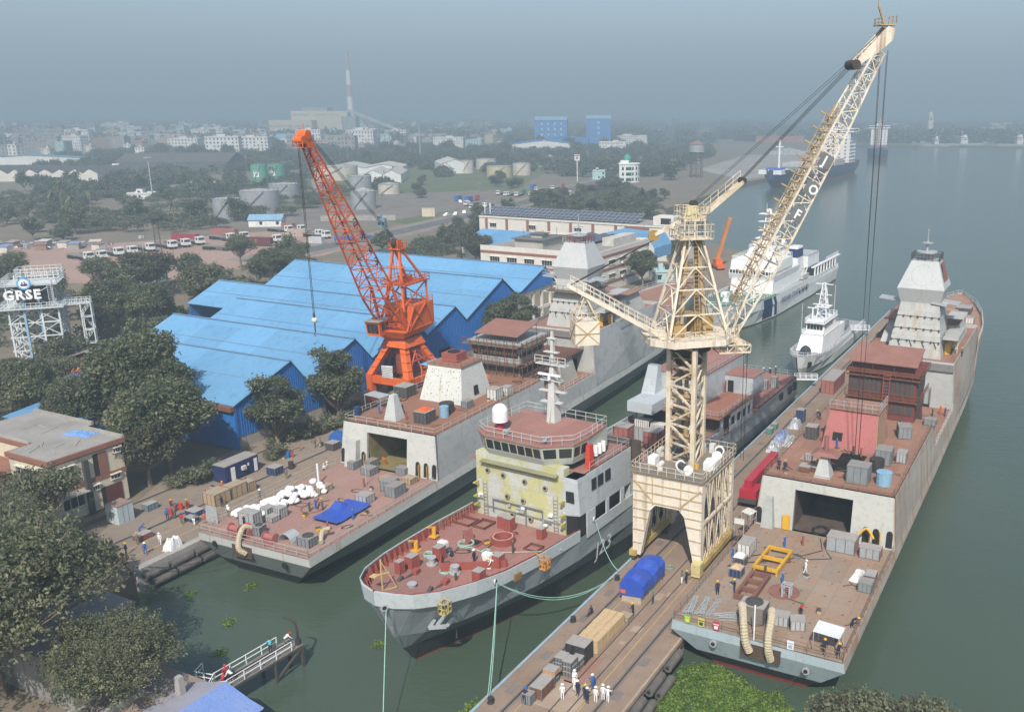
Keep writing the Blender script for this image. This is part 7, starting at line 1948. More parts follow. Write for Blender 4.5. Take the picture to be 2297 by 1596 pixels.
m=MB().box(-3.2,3.2,-.2,.2,0,4.2).box(-3.3,3.3,-.3,.3,4.2,4.4)
one(m,"yard_wall",CREAMB,"short cream wall panel beside the lorry park","wall",-99,476,2.3,0.1,None,False)
one(MB().box(-18,18,-.15,.15,0,2.6).box(-18.1,18.1,-.25,.25,2.6,2.8),"boundary_wall",CONC,"long grey boundary wall behind the truck yard","wall",-130,458,2.3,0.12,None,False)
# trucks, containers, cars
TW=mat("truck_white",(0.66,0.66,0.64),(0.58,0.58,0.55),1.0,0.5)
def truck_mesh(body):
 cab=MB().frustum((-1.2,1.2,-1.9,0.3),0.9,(-1.15,1.15,-1.6,0.3),2.9,0)
 win=MB().hexa([(-1.0,-1.84,1.9),(1.0,-1.84,1.9),(1.0,-1.6,1.9),(-1,-1.6,1.9)],[(-1.0,-1.70,2.6),(1.0,-1.70,2.6),(1.0,-1.5,2.6),(-1,-1.5,2.6)]).box(-1.22,-1.18,-1.3,-.3,1.9,2.6).box(1.18,1.22,-1.3,-.3,1.9,2.6)
 bed=MB().box(-1.2,1.2,0.6,11.5,1.15,1.4).box(-.5,.5,-1.2,11.3,0.75,1.15)
 wh=MB()
 for y in (-0.9,1.4,2.6,8.2,9.4,10.6):
  for x in (-1.0,1.0):wh.cyl((y,0.5),0.5,x-.18,x+.18,10,axis='x')
 return cab,win,bed,wh,body
PARTS=None
def truck(label,x,y,rz,body=None,group="lorries parked on the dirt yard"):
 global PARTS
 if PARTS is None:
  c,w_,b,wh,_=truck_mesh(None)
  PARTS=[("cab",c.mesh("cab",TW)),("cab_window",w_.mesh("cab_window",GLASS)),("trailer_bed",b.mesh("trailer_bed",mat("trailer_grey",(0.22,0.205,0.19)))),("wheels",wh.mesh("wheels",TYRE))]
 o=thing("lorry",label,"lorry",x,y,2.31,rz,group,False)
 for nm,me in PARTS:
  p=bpy.data.objects.new(nm,me);COL.objects.link(p);p.parent=o
 return o
CONT={}
def container(label,x,y,z,rz,m_,l=12.0,logo=None,group=None,yard=False):
 key=(m_.name,l)
 if key not in CONT:
  m=MB().box(-1.2,1.2,0,l,0,2.6)
  for k in range(int(l/.5)):
   for sg in (-1,1):m.box(sg*1.22-.03,sg*1.22+.03,.15+k*.5,.37+k*.5,.12,2.45)
  m.box(-1.25,1.25,-.04,.1,0,.15).box(-1.25,1.25,-.04,.1,2.45,2.62)
  CONT[key]=m.mesh("shipping_container",m_)
 o=bpy.data.objects.new("shipping_container",CONT[key]);COL.objects.link(o)
 place(tag(o,label,"container",group),x,y,z,rz,yard)
 return o
CR1=mat("crimson_container",(0.30,0.035,0.05));CR2=mat("maroon_container",(0.14,0.03,0.035));CR3=mat("faded_red_container",(0.34,0.13,0.11));CB1=mat("blue_container",(0.04,0.14,0.36));CG1=mat("green_container",(0.06,0.20,0.15))
TA=2.35
random.seed(9)
for i,(x,y,l) in enumerate(((-193,332,"front flatbed lorry of the left pair in the dirt yard"),(-190,335,"rear flatbed lorry of the left pair in the dirt yard"),(-188,343,"flatbed lorry with white cab in the second pair"),(-185,347,"flatbed lorry tucked behind the second pair"),(-182,355,"white-cab lorry between the pairs and the red container"),(-177,362,"white-cab lorry just left of the red container truck"),(-174,367,"lorry hauling the crimson container"),(-171,373,"lorry right of the crimson container"),(-163,384,"lorry in front of the faded red container"),(-159,388,"second lorry in front of the faded red container"),(-151,357,"lone flatbed lorry turning in the middle of the yard"),(-142,379,"lorry at the right end of the maroon container"),(-148,410,"lorry by the small red container at the back"),(-143,412,"rearmost lorry beside the small red container"),(-130,396,"lorry behind the yard's grey boxes"),(-126,392,"flatbed lorry next to the grey container"))):
 t_=truck(l,x,y,0.95 if i!=10 else 1.25);t_.scale=(1.2,)*3
container("bright crimson container in the dirt yard",-174,379,3.2,1.3,CR1)
container("faded red container right of the crimson one",-165,396,3.2,1.3,CR3)
mc=container("maroon container with yellow lettering in the dirt yard",-140,369,3.2,1.4,CR2)
text("m","container_lettering",1.3,YELLOW,mc,(-1.27,6.6,1.3),(0,-1,0),(0,0,1),0.01);text("sc","container_lettering",1.2,YELLOW,mc,(-1.27,6.9,0.55),(0,-1,0),(0,0,1),0.01)
container("short dull red container at the yard's back edge",-150,424,2.4,1.3,CR3,6)
container("pale grey container by the orange hook rope",-122,377,2.4,1.3,mat("pale_container",(0.5,0.52,0.53)),6)
container("green container behind trees below the yard",-152,292,2.4,-1.3,CG1,6)
for i,(x,y,m_,l) in enumerate(((-92,552,CB1,"blue container row end in the lorry park"),(-89,560,CR3,"brick red container in the lorry park"),(-99,556,CB1,"left blue container in the lorry park"),(-62,640,CB1,"blue container lorry body by the road"),(-43,648,CR3,"rusty red container beside the road's lorry row"),(-65,600,CG1,"green container in the lorry row"),(-21,636,CR1,"red container truck load on the road"))):
 container(l,x,y,2.9,-0.35,m_,6 if i<6 else 12)
for i,(x,y) in enumerate(((-57,590),(-72,592),(-66,588),(-57,628),(-47,640),(-76,520),(-82,512),(-73,590),(-79,600),(-88,530))):
 truck("lorry parked nose-out in the crowded lorry park by the road",x,y,-0.4+0.1*(i%3),None,"lorries crowding the roadside park")
def car(label,x,y,z,rz,m_,s=1.0,yard=False,group="cars inland"):
 o=thing("car",label,"car",x,y,z,rz,group,yard);o.scale=(s,)*3
 MB().frustum((-.85,.85,-2.1,2.1),.3,(-.8,.8,-2.0,2.0),.95).frustum((-.78,.78,-1.0,1.5),.95,(-.62,.62,-.5,1.1),1.5).build("body",m_,o)
 MB().frustum((-.80,.80,-.93,1.42),1.0,(-.66,.66,-.52,1.12),1.42).build("window",GLASS,o)
 for y_ in (-1.3,1.3):
  for x_ in (-.8,.8):MB().cyl((y_,.32),.32,x_-.1,x_+.1,12,axis='x').build("wheel",TYRE,o)
for i,(x,y,m_,l) in enumerate(((-90,478,WHITE,"white car in front of the cream wall panel"),(-86,482,WHITE,"second white car beside the cream wall panel"),(-83,490,WHITE,"white car behind the pair by the wall panel"),(-95,548,WHITE,"white car among lorries by the blue containers"),(-90,545,DIRTY,"dusty pale car next to the white one by blue containers"),(-36,622,WHITE,"white car driving on the main road"),(-42,592,mat("taxi_yellow",(0.6,0.42,0.03)),"yellow taxi on the main road"),(-37,604,STEEL,"grey car on the road ahead of the taxi"),(13.5,312,WHITE,"white van by the light blue hut near the office"),(-110,395,BLUEP,"blue car at the road's near end"))):
 car(l,x,y,2.33,-0.3+0.2*i,m_,1.15)
house("hut","light blue hut at the quay end of the banded office","hut",13,291,6,4,1,MINT,0.2)
# ships and quay in the river's bend
def cargo(label,x,y,rz,L_,B_,hullm,col,house_at,hh,dk=9,name="cargo_ship",boxes=()):
 o=thing(name,label,"ship",x,y,0,rz,None,False)
 st=[(0,.1,.1,.3,dk+4),(L_*.05,.3,B_*.16,B_*.30,dk+3.5),(L_*.12,B_*.2,B_*.36,B_*.47,dk+2),(L_*.25,B_*.45,B_*.5,B_*.5,dk),(L_*.9,B_*.46,B_*.5,B_*.5,dk),(L_,B_*.3,B_*.42,B_*.44,dk+1)]
 secs=[[(s[0]+max(0,L_*.05-s[0]),s[1],-1),(s[0]+max(0,L_*.05-s[0])*.8,s[1],.8),(s[0],s[2],dk*.55),(s[0],s[3],s[4])] for s in st]
 m=hull_mesh(secs,[1,0,0],transom=False);a=secs[-1]
 for j in range(3):m.poly([a[j],(a[j][0],-a[j][1],a[j][2]),(a[j+1][0],-a[j+1][1],a[j+1][2]),a[j+1]],0)
 m.build("hull",[hullm,ANTIF],o)
 deck_mesh([(s[0],s[3]-.1,s[4]-1) for s in st],.3).build("deck",REDB,o)
 h0=L_*house_at
 m=MB().box(h0,h0+L_*.1,-B_*.4,B_*.4,dk,dk+hh)
 for k in range(int(hh/3)):
  m.box(h0-.1,h0+L_*.1+.1,-B_*.42,B_*.42,dk+k*3+2.7,dk+k*3+2.9)
 m.box(h0-1,h0+L_*.08,-B_*.52,B_*.52,dk+hh,dk+hh+3.2)
 hs=m.build("deck_house",WHITE,o)
 MB().box(h0-1.1,h0+L_*.06,-B_*.523,B_*.523,dk+hh+1.4,dk+hh+2.5).build("bridge_windows",GLASS,hs)
 m=MB()
 for k in range(int(hh/3)):
  for j in range(4):m.box(h0-.12,h0,-B_*.3+j*B_*.18,-B_*.25+j*B_*.18,dk+k*3+1,dk+k*3+2)
 m.build("port_row",GLASS,hs)
 m=MB().bar((h0+3,0,dk+hh+3),(h0+3,0,dk+hh+12),.5).bar((h0+3,-3,dk+hh+8),(h0+3,3,dk+hh+8),.4).sphere((h0+4,3,dk+hh+4.5),1.2,8).box(h0+L_*.05,h0+L_*.09,-2,2,dk+hh,dk+hh+6)
 m.build("mast",WHITE,o)
 for bx0,bx1,bh,bm_ in boxes:MB().box(L_*bx0,L_*bx1,-B_*.42,B_*.42,dk,dk+bh).build("hold_cover",bm_,o)
 return o
o=cargo("blue and white container ship moored behind the cream boom",104,668,math.atan2(198,101),222,29,NAVY,None,.84,26,10,boxes=((.18,.3,2.4,mat("dull_teal",(0.12,0.22,0.24))),(.32,.45,5,mat("pale_box",(0.5,0.5,0.48))),(.47,.6,4.5,CR3),(.62,.75,5,mat("pale_box",(0.5,0.5,0.48)))))
MB().bar((24,0,12),(24,0,34),1.2).bar((24,-3,29),(24,3,29),.7).build("fore_mast",WHITE,o)
MB().box(3,26,-8.5,8.5,10.5,13.4).build("bow_bulwark",WHITE,o)
MB().box(12,20,-6,6,13.4,14.4).build("deck_tarpaulin",TARP,o)
o=cargo("blue cargo ship with white bridge and tan mast farther up the bend",290,1075,math.atan2(1,.28),150,24,mat("dull_navy",(0.03,0.06,0.14)),None,.55,24,9,boxes=((.1,.3,4,CB1),(.34,.5,5,CR3)))
MB().bar((70,0,10),(70,0,44),2.2).build("fore_mast",mat("tan_mast",(0.42,0.26,0.17)),o)
for i,(x,y,L_,hh,l) in enumerate(((512,1462,110,7,"grey low ship moored across the river by the clock tower"),(470,1448,60,5,"small pale ferry left of the low grey ship"),(590,1440,90,8,"grey ship with a crane post at the right of the far quay"))):
 cargo(l,x-L_/2,y-8,0.02,L_,13,mat("far_ship_grey",(0.33,0.37,0.36)),None,.55,hh,5,"moored_ship")
o=thing("clock_tower","pale clock tower on the far river bank","tower",628,1945,2.3,0,None,False)
MB().frustum((-5.5,5.5,-5.5,5.5),0,(-4.5,4.5,-4.5,4.5),40).build("shaft",WHITEB,o)
MB().box(-5.2,5.2,-5.2,5.2,40,41).cyl((0,0),4,41,44,12).sphere((0,0,44),4,12,0,True,1.1).build("cupola",WHITEB,o)
MB().cyl((0,35),2.6,-5.0,-4.6,20,0,axis='y').build("clock_face",mat("grey_clock",(0.2,0.2,0.2)),o)
m=MB()
for i in range(16):
 for j in range(3):m.box(i*5,i*5+4.4,j*4,j*4+3.6,0,10)
one(m,"brick_store",mat("orange_brick",(0.40,0.19,0.13)),"long orange-brick dock store with vertical piers behind the bales","building",225,1590,2.3,0,None,False)
rnd=random.Random(4);m=MB()
for i in range(24):
 for j in range(8):
  for k in range(int(6-abs(i-11)*.3)):m.obox(i*2.1+rnd.uniform(-.3,.3),j*2.1,k*1.35,1.9,1.9,1.25,rnd.uniform(-.2,.2))
place(tag(m.build("bale_stack",mat("bale_grey_white",(0.50,0.51,0.50),(0.36,0.37,0.37),0.8,0.9)),kind="stuff"),180,1150,2.3,0,False)
one(MB().prism([(-9,-2),(-2,-4),(8,-3),(10,2),(0,4)],0,1.5).prism([(-5,-1),(-1,-2.4),(4,-2),(5,1),(0,2)],1.5,2.8),"sand_heap",mat("sand",(0.42,0.32,0.25)),"pinkish sand heap behind the yard's lorries","heap",-140,402,2.3,0,None,False)
o=thing("mobile_crane","orange mobile crane with raised boom on the quay behind the coast guard ship","crane",33,314,2.4,0.2,None,False)
MB().box(-1.3,1.3,-3.5,3.5,.7,1.8).obox(0,.5,1.8,2.4,3.4,1.6,0).build("body",ORANGE,o)
MB().bar((0,1.5,3),(3.4,-1,17.5),1.1).build("boom",mat("pale_orange",(0.60,0.22,0.05)),o)
m=MB()
for y in (-2.6,-1,1,2.6):
 for x in (-1.2,1.2):m.cyl((y,.55),.55,x-.2,x+.2,10,axis='x')
m.build("wheels",TYRE,o)
o=thing("mobile_crane","yellow mobile crane with lowered boom beside the frigate's bow","crane",212,101,2.5,0.5)
MB().box(-3.5,3.5,-1.3,1.3,.7,1.8).obox(1,0,1.8,2.2,2.2,1.5,0).build("body",YELLOW,o)
MB().bar((0,0,3),(-7.5,1.5,5.2),.8).build("boom",mat("ochre_boom",(0.60,0.40,0.08)),o)
one(MB().box(0,8,0,3,2,3.2).box(.3,.6,.3,.6,0,2).box(7.4,7.7,.3,.6,0,2).box(.3,.6,2.4,2.7,0,2).box(7.4,7.7,2.4,2.7,0,2),"water_bowser",BLUEP,"raised blue water tanks at the yard's road corner","tank",-116,372,2.3,.3,None,False)
# the city: individual houses in rows, then a hazy mass of roofs
protos=[]
for k in range(9):
 w,d,f=((12,10,2),(9,9,3),(16,11,3),(14,12,4),(20,12,2),(10,12,5),(26,14,4),(11,9,2),(30,16,5))[k]
 m,mats=house_mesh(w,d,f,(GREYB,WHB,PINKB,OCHRE,BRICK,MINT,GREYB,WHITEB,WHB)[k],k,'flat' if k!=4 else 'gable',(ROOFG,TILE,mat("rusty_sheet",(0.27,0.16,0.12)))[k%3])
 protos.append(m.mesh("house",mats))
rnd=random.Random(12)
n=0
while n<235:
 y=rnd.uniform(1120,2350);x=rnd.uniform(-0.66*y,-0.19*y-60)
 if y<1500 and rnd.random()<.3:continue
 if any((x-q_[0])**2+(y-q_[1])**2<q_[2]**2 for q_ in KEEP):continue
 KEEP.append((x,y,15));n+=1
 o=bpy.data.objects.new("house",rnd.choice(protos));COL.objects.link(o)
 place(tag(o,"hazy flat-roofed house in the dense city on the left","house","houses of the hazy city"),x,y,2.3,rnd.uniform(-.3,.3),False)
 s=rnd.uniform(.9,1.4);o.scale=(s,s,s*rnd.uniform(.9,1.3))
m=MB()
for k in range(3400):
 y=1560+2400*rnd.random()**1.4;x=rnd.uniform(-0.68*y,-0.13*y)
 m.obox(x,y,0,rnd.uniform(8,24),rnd.uniform(8,16),rnd.uniform(5,15),rnd.uniform(-.4,.4),rnd.randrange(4))
for k in range(160):
 y=rnd.uniform(1700,3200);x=rnd.uniform(0.25*y,0.62*y)
 m.obox(x,y,0,rnd.uniform(12,40),20,rnd.uniform(6,16),0,rnd.randrange(4))
place(tag(m.build("city_mass",[WHB,GREYB,OCHRE,TILE]),kind="stuff"),0,0,2.3,0,False)
one(MB().box(-45,45,-10,10,0,30).box(-30,20,-10,10,30,36).box(-46,46,-10.3,-10,8,9,1).box(-46,46,-10.3,-10,15,16,1).box(-46,46,-10.3,-10,22,23,1),"far_hospital",[WHITEB,GREYB],"big pale building fading in haze at the far right","building",1250,2700,2.3,0,None,False)
# shanties and litter at the yard's left end
rnd=random.Random(8)
for k in range(12):
 x,y=-262+k*5.2+rnd.uniform(-1,1),352+rnd.uniform(-3,14)+k*.8
 m=MB().box(-2,2,-1.5,1.5,0,2.2,0).hexa([(-2.2,-1.8,2.2),(2.2,-1.8,2.2),(2.2,1.8,2.7),(-2.2,1.8,2.7)],[(-2.2,-1.8,2.3),(2.2,-1.8,2.3),(2.2,1.8,2.8),(-2.2,1.8,2.8)],1)
 one(m,"shanty",[(GREYB,BRICK,DIRTY)[k%3],(ROOFG,FADEBLUE,PALER,mat("rusty_sheet",(0.27,0.16,0.12)))[k%4]],"patched shanty hut at the left end of the dirt yard","hut",x,y,2.3,rnd.uniform(-.4,.4),"shanty huts by the yard",False)
 KEEP.append((x,y,4))
sheet_heap("tarpaulin","pale yellow tarpaulin over goods behind the shanty huts","tarpaulin",-430*CE+0,0,0,1,1,.1,YELLOW) if False else None
m=MB()
for k in range(420):
 a,r_=rnd.uniform(0,6.28),rnd.random()**.6
 x,y=-240+34*r_*math.cos(a),372+11*r_*math.sin(a)
 m.obox(x,y,0,rnd.uniform(.3,1.6),rnd.uniform(.3,1.2),rnd.uniform(.1,.8),rnd.uniform(0,3),rnd.randrange(4))
place(tag(m.build("rubbish",[WHITE,mat("litter_brown",(0.2,0.16,0.12)),GREYB,FADEBLUE]),kind="stuff"),0,0,2.3,0,False)
# ---- trees of the middle and far ground
MID=['mid','mid2','mid3']
for q_ in ((-193,340,9),(-178,365,9),(-160,385,9),(-150,372,10),(-150,412,8)):KEEP.append(q_)
scatter([xy(118,185),xy(200,200),(-105,330),(-112,342),(-150,284),(-200,290),xy(118,240)],40,MID+['brown','airy'],"bushy tree between the blue shed and the dirt yard","trees behind the blue shed",.55,.9,6,2)
scatter([(-98,335),(-40,320),(10,350),(16,505),(30,560),(-5,690),(-40,570),(-62,480)],64,MID,"bushy tree in the belt between the main road and the river","trees between road and river",.5,.85,6.5,3)
scatter([(-345,375),(-215,385),(-160,440),(-175,520),(-230,640),(-420,640)],46,MID,"bushy tree left of the tank farm","trees left of the tank farm",.7,1.1,9,4)
scatter([(-330,640),(-130,560),(-70,660),(-80,740),(-170,690),(-300,760)],24,MID,"tree among the storage tanks","trees among the tanks",.6,.9,8,5)
scatter([(-560,880),(-60,900),(-20,1160),(-150,1180),(-600,1140)],30,['far','far2'],"tree in the broad belt before the city","trees of the belt before the city",.8,1.2,14,6)
scatter([(30,700),(60,740),(80,900),(120,1300),(40,1500),(-40,900),(-10,760)],26,['far','mid'],"tree behind the mosque and water tower","trees behind the mosque",.7,1.1,11,7)
scatter([(-700,1150),(-120,1190),(0,1250),(0,1850),(-900,1850)],40,['far','far2'],"dark tree between the hazy city houses","trees between city houses",.8,1.3,22,8)
def palm(x,y,h,label):
 o=thing("palm_tree",label,"palm tree",x,y,2.3,random.uniform(0,6),"palms left of the tanks",False)
 MB().tube([(0,0,0),(.5,.2,h*.5),(.3,.6,h)],[.32,.24,.18],7).build("trunk",BARK,o)
 m=MB()
 for k in range(20):
  a,e=k*2.4,random.uniform(-.2,.9);L_=random.uniform(2.8,4)
  pts=[Vector((.3,.6,h))+Vector((math.cos(a),math.sin(a),0))*L_*t+Vector((0,0,L_*(e*t-1.0*t*t))) for t in (0,.35,.7,1)]
  sd=Vector((-math.sin(a),math.cos(a),0))
  for (p,q_),(w0,w1) in zip(zip(pts,pts[1:]),((.15,.5),(.5,.42),(.42,.05))):
   for sg in (-1,1):m.poly([p,q_,q_+sd*sg*w1+Vector((0,0,-.35*w1)),p+sd*sg*w0+Vector((0,0,-.35*w0))],k%2)
 m.build("crown",[G1,G2],o)
for x,y,h,l in ((-266,442,20,"tallest palm with a leaning trunk at the left of the tanks"),(-270,458,12,"shorter palm behind the tallest one"),(-258,452,15,"palm right of the tallest one"),(-209,434,11,"palm in front of the small silver tank"),(-280,460,14,"palm at the left of the palm group"),(-330,830,15,"palm by the black roofed sheds"),(-246,660,14,"palm beside the green tanks")):palm(x,y,h,l)
lobes=[]
for k in range(1700):
 p=(rnd.uniform(-620,120),rnd.uniform(560,1330))
 if -330<p[0]<-70 and 560<p[1]<860 and rnd.random()<.8:continue
 if p[0]>(p[1]-640)*.23 or p[0]<-.62*p[1]:continue
 if p[0]>-150 and p[1]<760 or any((p[0]-q_[0])**2+(p[1]-q_[1])**2<(q_[2]+6)**2 for q_ in KEEP):continue
 lobes.append((*p,rnd.uniform(3,6),rnd.uniform(4,8),rnd.uniform(3.5,5.5)))
o=bpy.data.objects.new("tree_belt",leaf_mesh("tree_belt",76,lobes,16,.85,[G1,G2,G4]));COL.objects.link(o);o["kind"]="stuff"
lobes=[]
for k in range(620):
 y=rnd.uniform(1500,3600);x=rnd.uniform(-.66*y,.62*y)
 if 0.1*y<x<0.21*y+30 and y<1590:continue
 if x>338 and y<1500:continue
 lobes.append((x,y,4+4*rnd.random(),rnd.uniform(12,24),rnd.uniform(6,9)))
for k in range(240):
 x=rnd.uniform(345,1300);lobes.append((x,1590-(x-338)*.28+rnd.uniform(8,190) if x<640 else 1500-(x-640)*.33+rnd.uniform(-60,190),6,rnd.uniform(9,16),rnd.uniform(8,12)))
o=bpy.data.objects.new("far_woods",leaf_mesh("far_woods",77,lobes,1.2,3.2,[G1,G2,G4]));COL.objects.link(o);o["kind"]="stuff"
lobes=[(rnd.uniform(-90,20),rnd.uniform(335,690),.3,rnd.uniform(3,6),1.6) for k in range(420)]
lobes=[l for l in lobes if inside((l[0],l[1]),[(-92,340),(-40,318),(12,350),(20,505),(32,560),(-2,690),(-38,570),(-60,480)])]
lobes+=[(*xy(rnd.uniform(118,205),rnd.uniform(190,262)),2.6,rnd.uniform(2,4),1.5) for k in range(70)]+[(rnd.uniform(-380,-170),rnd.uniform(410,640),2.6,rnd.uniform(3,6),1.6) for k in range(200)]+[(*xy(rnd.uniform(60,100),rnd.uniform(150,185)),2.6,rnd.uniform(1.5,3),1.2) for k in range(40)]+[(*xy(rnd.uniform(38,60),rnd.uniform(93,130)),2.6,rnd.uniform(1.2,2.4),1.0) for k in range(45)]
lobes=[l for l in lobes if not any((l[0]-q_[0])**2+(l[1]-q_[1])**2<(q_[2]*.8)**2 for q_ in KEEP)]
o=bpy.data.objects.new("undergrowth",leaf_mesh("undergrowth",78,lobes,26,.42,[G2,G1,G4]));COL.objects.link(o);place(o,0,0,2.3,0,False);o["kind"]="stuff"
# ================================================================ people
def body_mesh(pose,cols):
 pit,arms,legs,z0=pose
 J,E_,Rr,G=[],[],[],[]
 def add(p,r,par,g):
  J.append(Vector(p));Rr.append(r);G.append(g)
  if par is not None:E_.append((par,len(J)-1))
  return len(J)-1
 rot=lambda v,a:Vector((v[0]*math.cos(a)+v[2]*math.sin(a),v[1],-v[0]*math.sin(a)+v[2]*math.cos(a)))
 pz=max(0.42*math.cos(h)+0.41*math.cos(h-k) for h,k in legs)+0.07
 pel=Vector((0,0,pz+z0))
 p0=add(pel,.135,None,'t')
 T=lambda v:pel+rot(Vector(v),pit)
 ch=add(T((.01,0,.34)),.145,add(T((0,0,.17)),.125,p0,'t'),'t')
 nk=add(T((.01,0,.53)),.058,add(T((0,0,.46)),.105,ch,'t'),'s')
 hd=add(T((.025,0,.64)),.088,nk,'s')
 tp=add(T((.025,0,.74)),.082,hd,'s')
 add(T((.115,0,.665)),.016,hd,'s')
 for sg,(a,b) in zip((1,-1),arms):
  s_=add(T((0,sg*.19,.45)),.066,ch,'t')
  e=J[s_]+rot(rot(Vector((0,sg*.05,-.29)),-a),pit*.3)
  ei=add(e,.047,s_,'t')
  d=rot(rot(Vector((0,-sg*.01,-.25)),-(a+b)),pit*.3)
  wi=add(e+d,.032,ei,'t')
  dn=d.normalized()
  hi=add(e+d+dn*.07,.034,wi,'s')
  sd=Vector((0,1,0)).cross(dn).normalized()
  for k,l in enumerate((.075,.085,.08,.062)):add(J[hi]+dn*l+sd*(k-1.5)*.021,.0095,hi,'s')
  add(J[wi]+dn*.055+sd*-.05,.011,wi,'s')
 for sg,(h,k) in zip((1,-1),legs):
  hp=add(pel+Vector((0,sg*.095,-.04)),.09,p0,'l')
  kn=add(J[hp]+rot(Vector((0,sg*.01,-.40)),-h),.062,hp,'l')
  an=add(J[kn]+rot(Vector((0,0,-.40)),-(h-k)),.045,kn,'l')
  add(J[an]+Vector((.15,sg*.02,-.035)),.035,an,'f')
 me=bpy.data.meshes.new("person");me.from_pydata([tuple(p) for p in J],E_,[])
 o=bpy.data.objects.new("person",me);COL.objects.link(o)
 md=o.modifiers.new("skin",'SKIN');md.use_smooth_shade=True
 for i,v in enumerate(me.skin_vertices[0].data):v.radius=(Rr[i],Rr[i]);v.use_root=i==0
 o.modifiers.new("sub",'SUBSURF').levels=1
 out=bpy.data.meshes.new_from_object(o.evaluated_get(bpy.context.evaluated_depsgraph_get()))
 bpy.data.objects.remove(o)
 out.materials.clear()
 for m in (cols[0],cols[1],SKIN,SHOE):out.materials.append(m)
 key={'t':0,'l':1,'s':2,'f':3}
 for p in out.polygons:
  c_=p.center;best=min(((c_-J[i].lerp(J[j],t)).length-(Rr[i]+Rr[j])/2,key[G[j]]) for i,j in E_ for t in (0.3,.7,1))
  p.material_index=best[1]
 return out,J[tp]
POSE={'stand':(0,((.05,.25),(-.05,.2)),((0,0),(0,0)),0),'walk':(.06,((.4,.3),(-.4,.2)),((.35,.1),(-.25,.25)),0),'arms':(.08,((.5,1.2),(.6,1.0)),((.05,0),(-.05,0)),0),'phone':(.03,((.6,1.9),(0,.2)),((0,0),(.05,0)),0),'bend':(.95,((.7,.3),(.9,.2)),((.15,.1),(-.1,.1)),0),'crouch':(.5,((.7,.7),(.8,.5)),((1.9,2.2),(1.7,2.1)),0),'sit':(.15,((.4,.8),(.4,.7)),((1.5,.5),(1.4,.3)),0)}
CW,CN,CB,CK,CO,CRD,CLB,CG=[mat("cloth_"+n,c_,None,3,.85) for n,c_ in (("white",(.78,.78,.77)),("navy",(.02,.025,.06)),("blue",(.03,.11,.34)),("khaki",(.17,.155,.115)),("orange",(.62,.12,.03)),("red",(.5,.03,.05)),("pale_blue",(.12,.45,.55)),("grey",(.15,.155,.16)))]
HW,HY,HB,HG,HR=WHITE,mat("helmet_yellow",(.70,.42,.02)),mat("helmet_blue",(.02,.10,.45)),mat("helmet_green",(.02,.32,.14)),mat("helmet_red",(.45,.03,.03))
_B={}
HELM=MB().sphere((0,0,-.03),.135,12,0,True,1.05).cyl((.03,0),.165,-.045,-.02,14)
HAIRM=MB().sphere((-.01,0,-.035),.105,10,0,True,1.1)
def person(label,u,w,z,f,pose,top,leg,hat,group=None):
 k=(pose,top.name,leg.name)
 if k not in _B:_B[k]=body_mesh(POSE[pose],(top,leg))
 me,hd=_B[k]
 o=bpy.data.objects.new("person",me);COL.objects.link(o)
 place(tag(o,label,"person",group),u,w,z,f)
 nm="helmet" if hat else "hair"
 if (nm,hat and hat.name) not in _B:_B[(nm,hat and hat.name)]=(HELM if hat else HAIRM).mesh(nm,hat or BLACK,True)
 c=bpy.data.objects.new(nm,_B[(nm,hat and hat.name)]);COL.objects.link(c);c.parent=o;c.location=hd
P=PZ
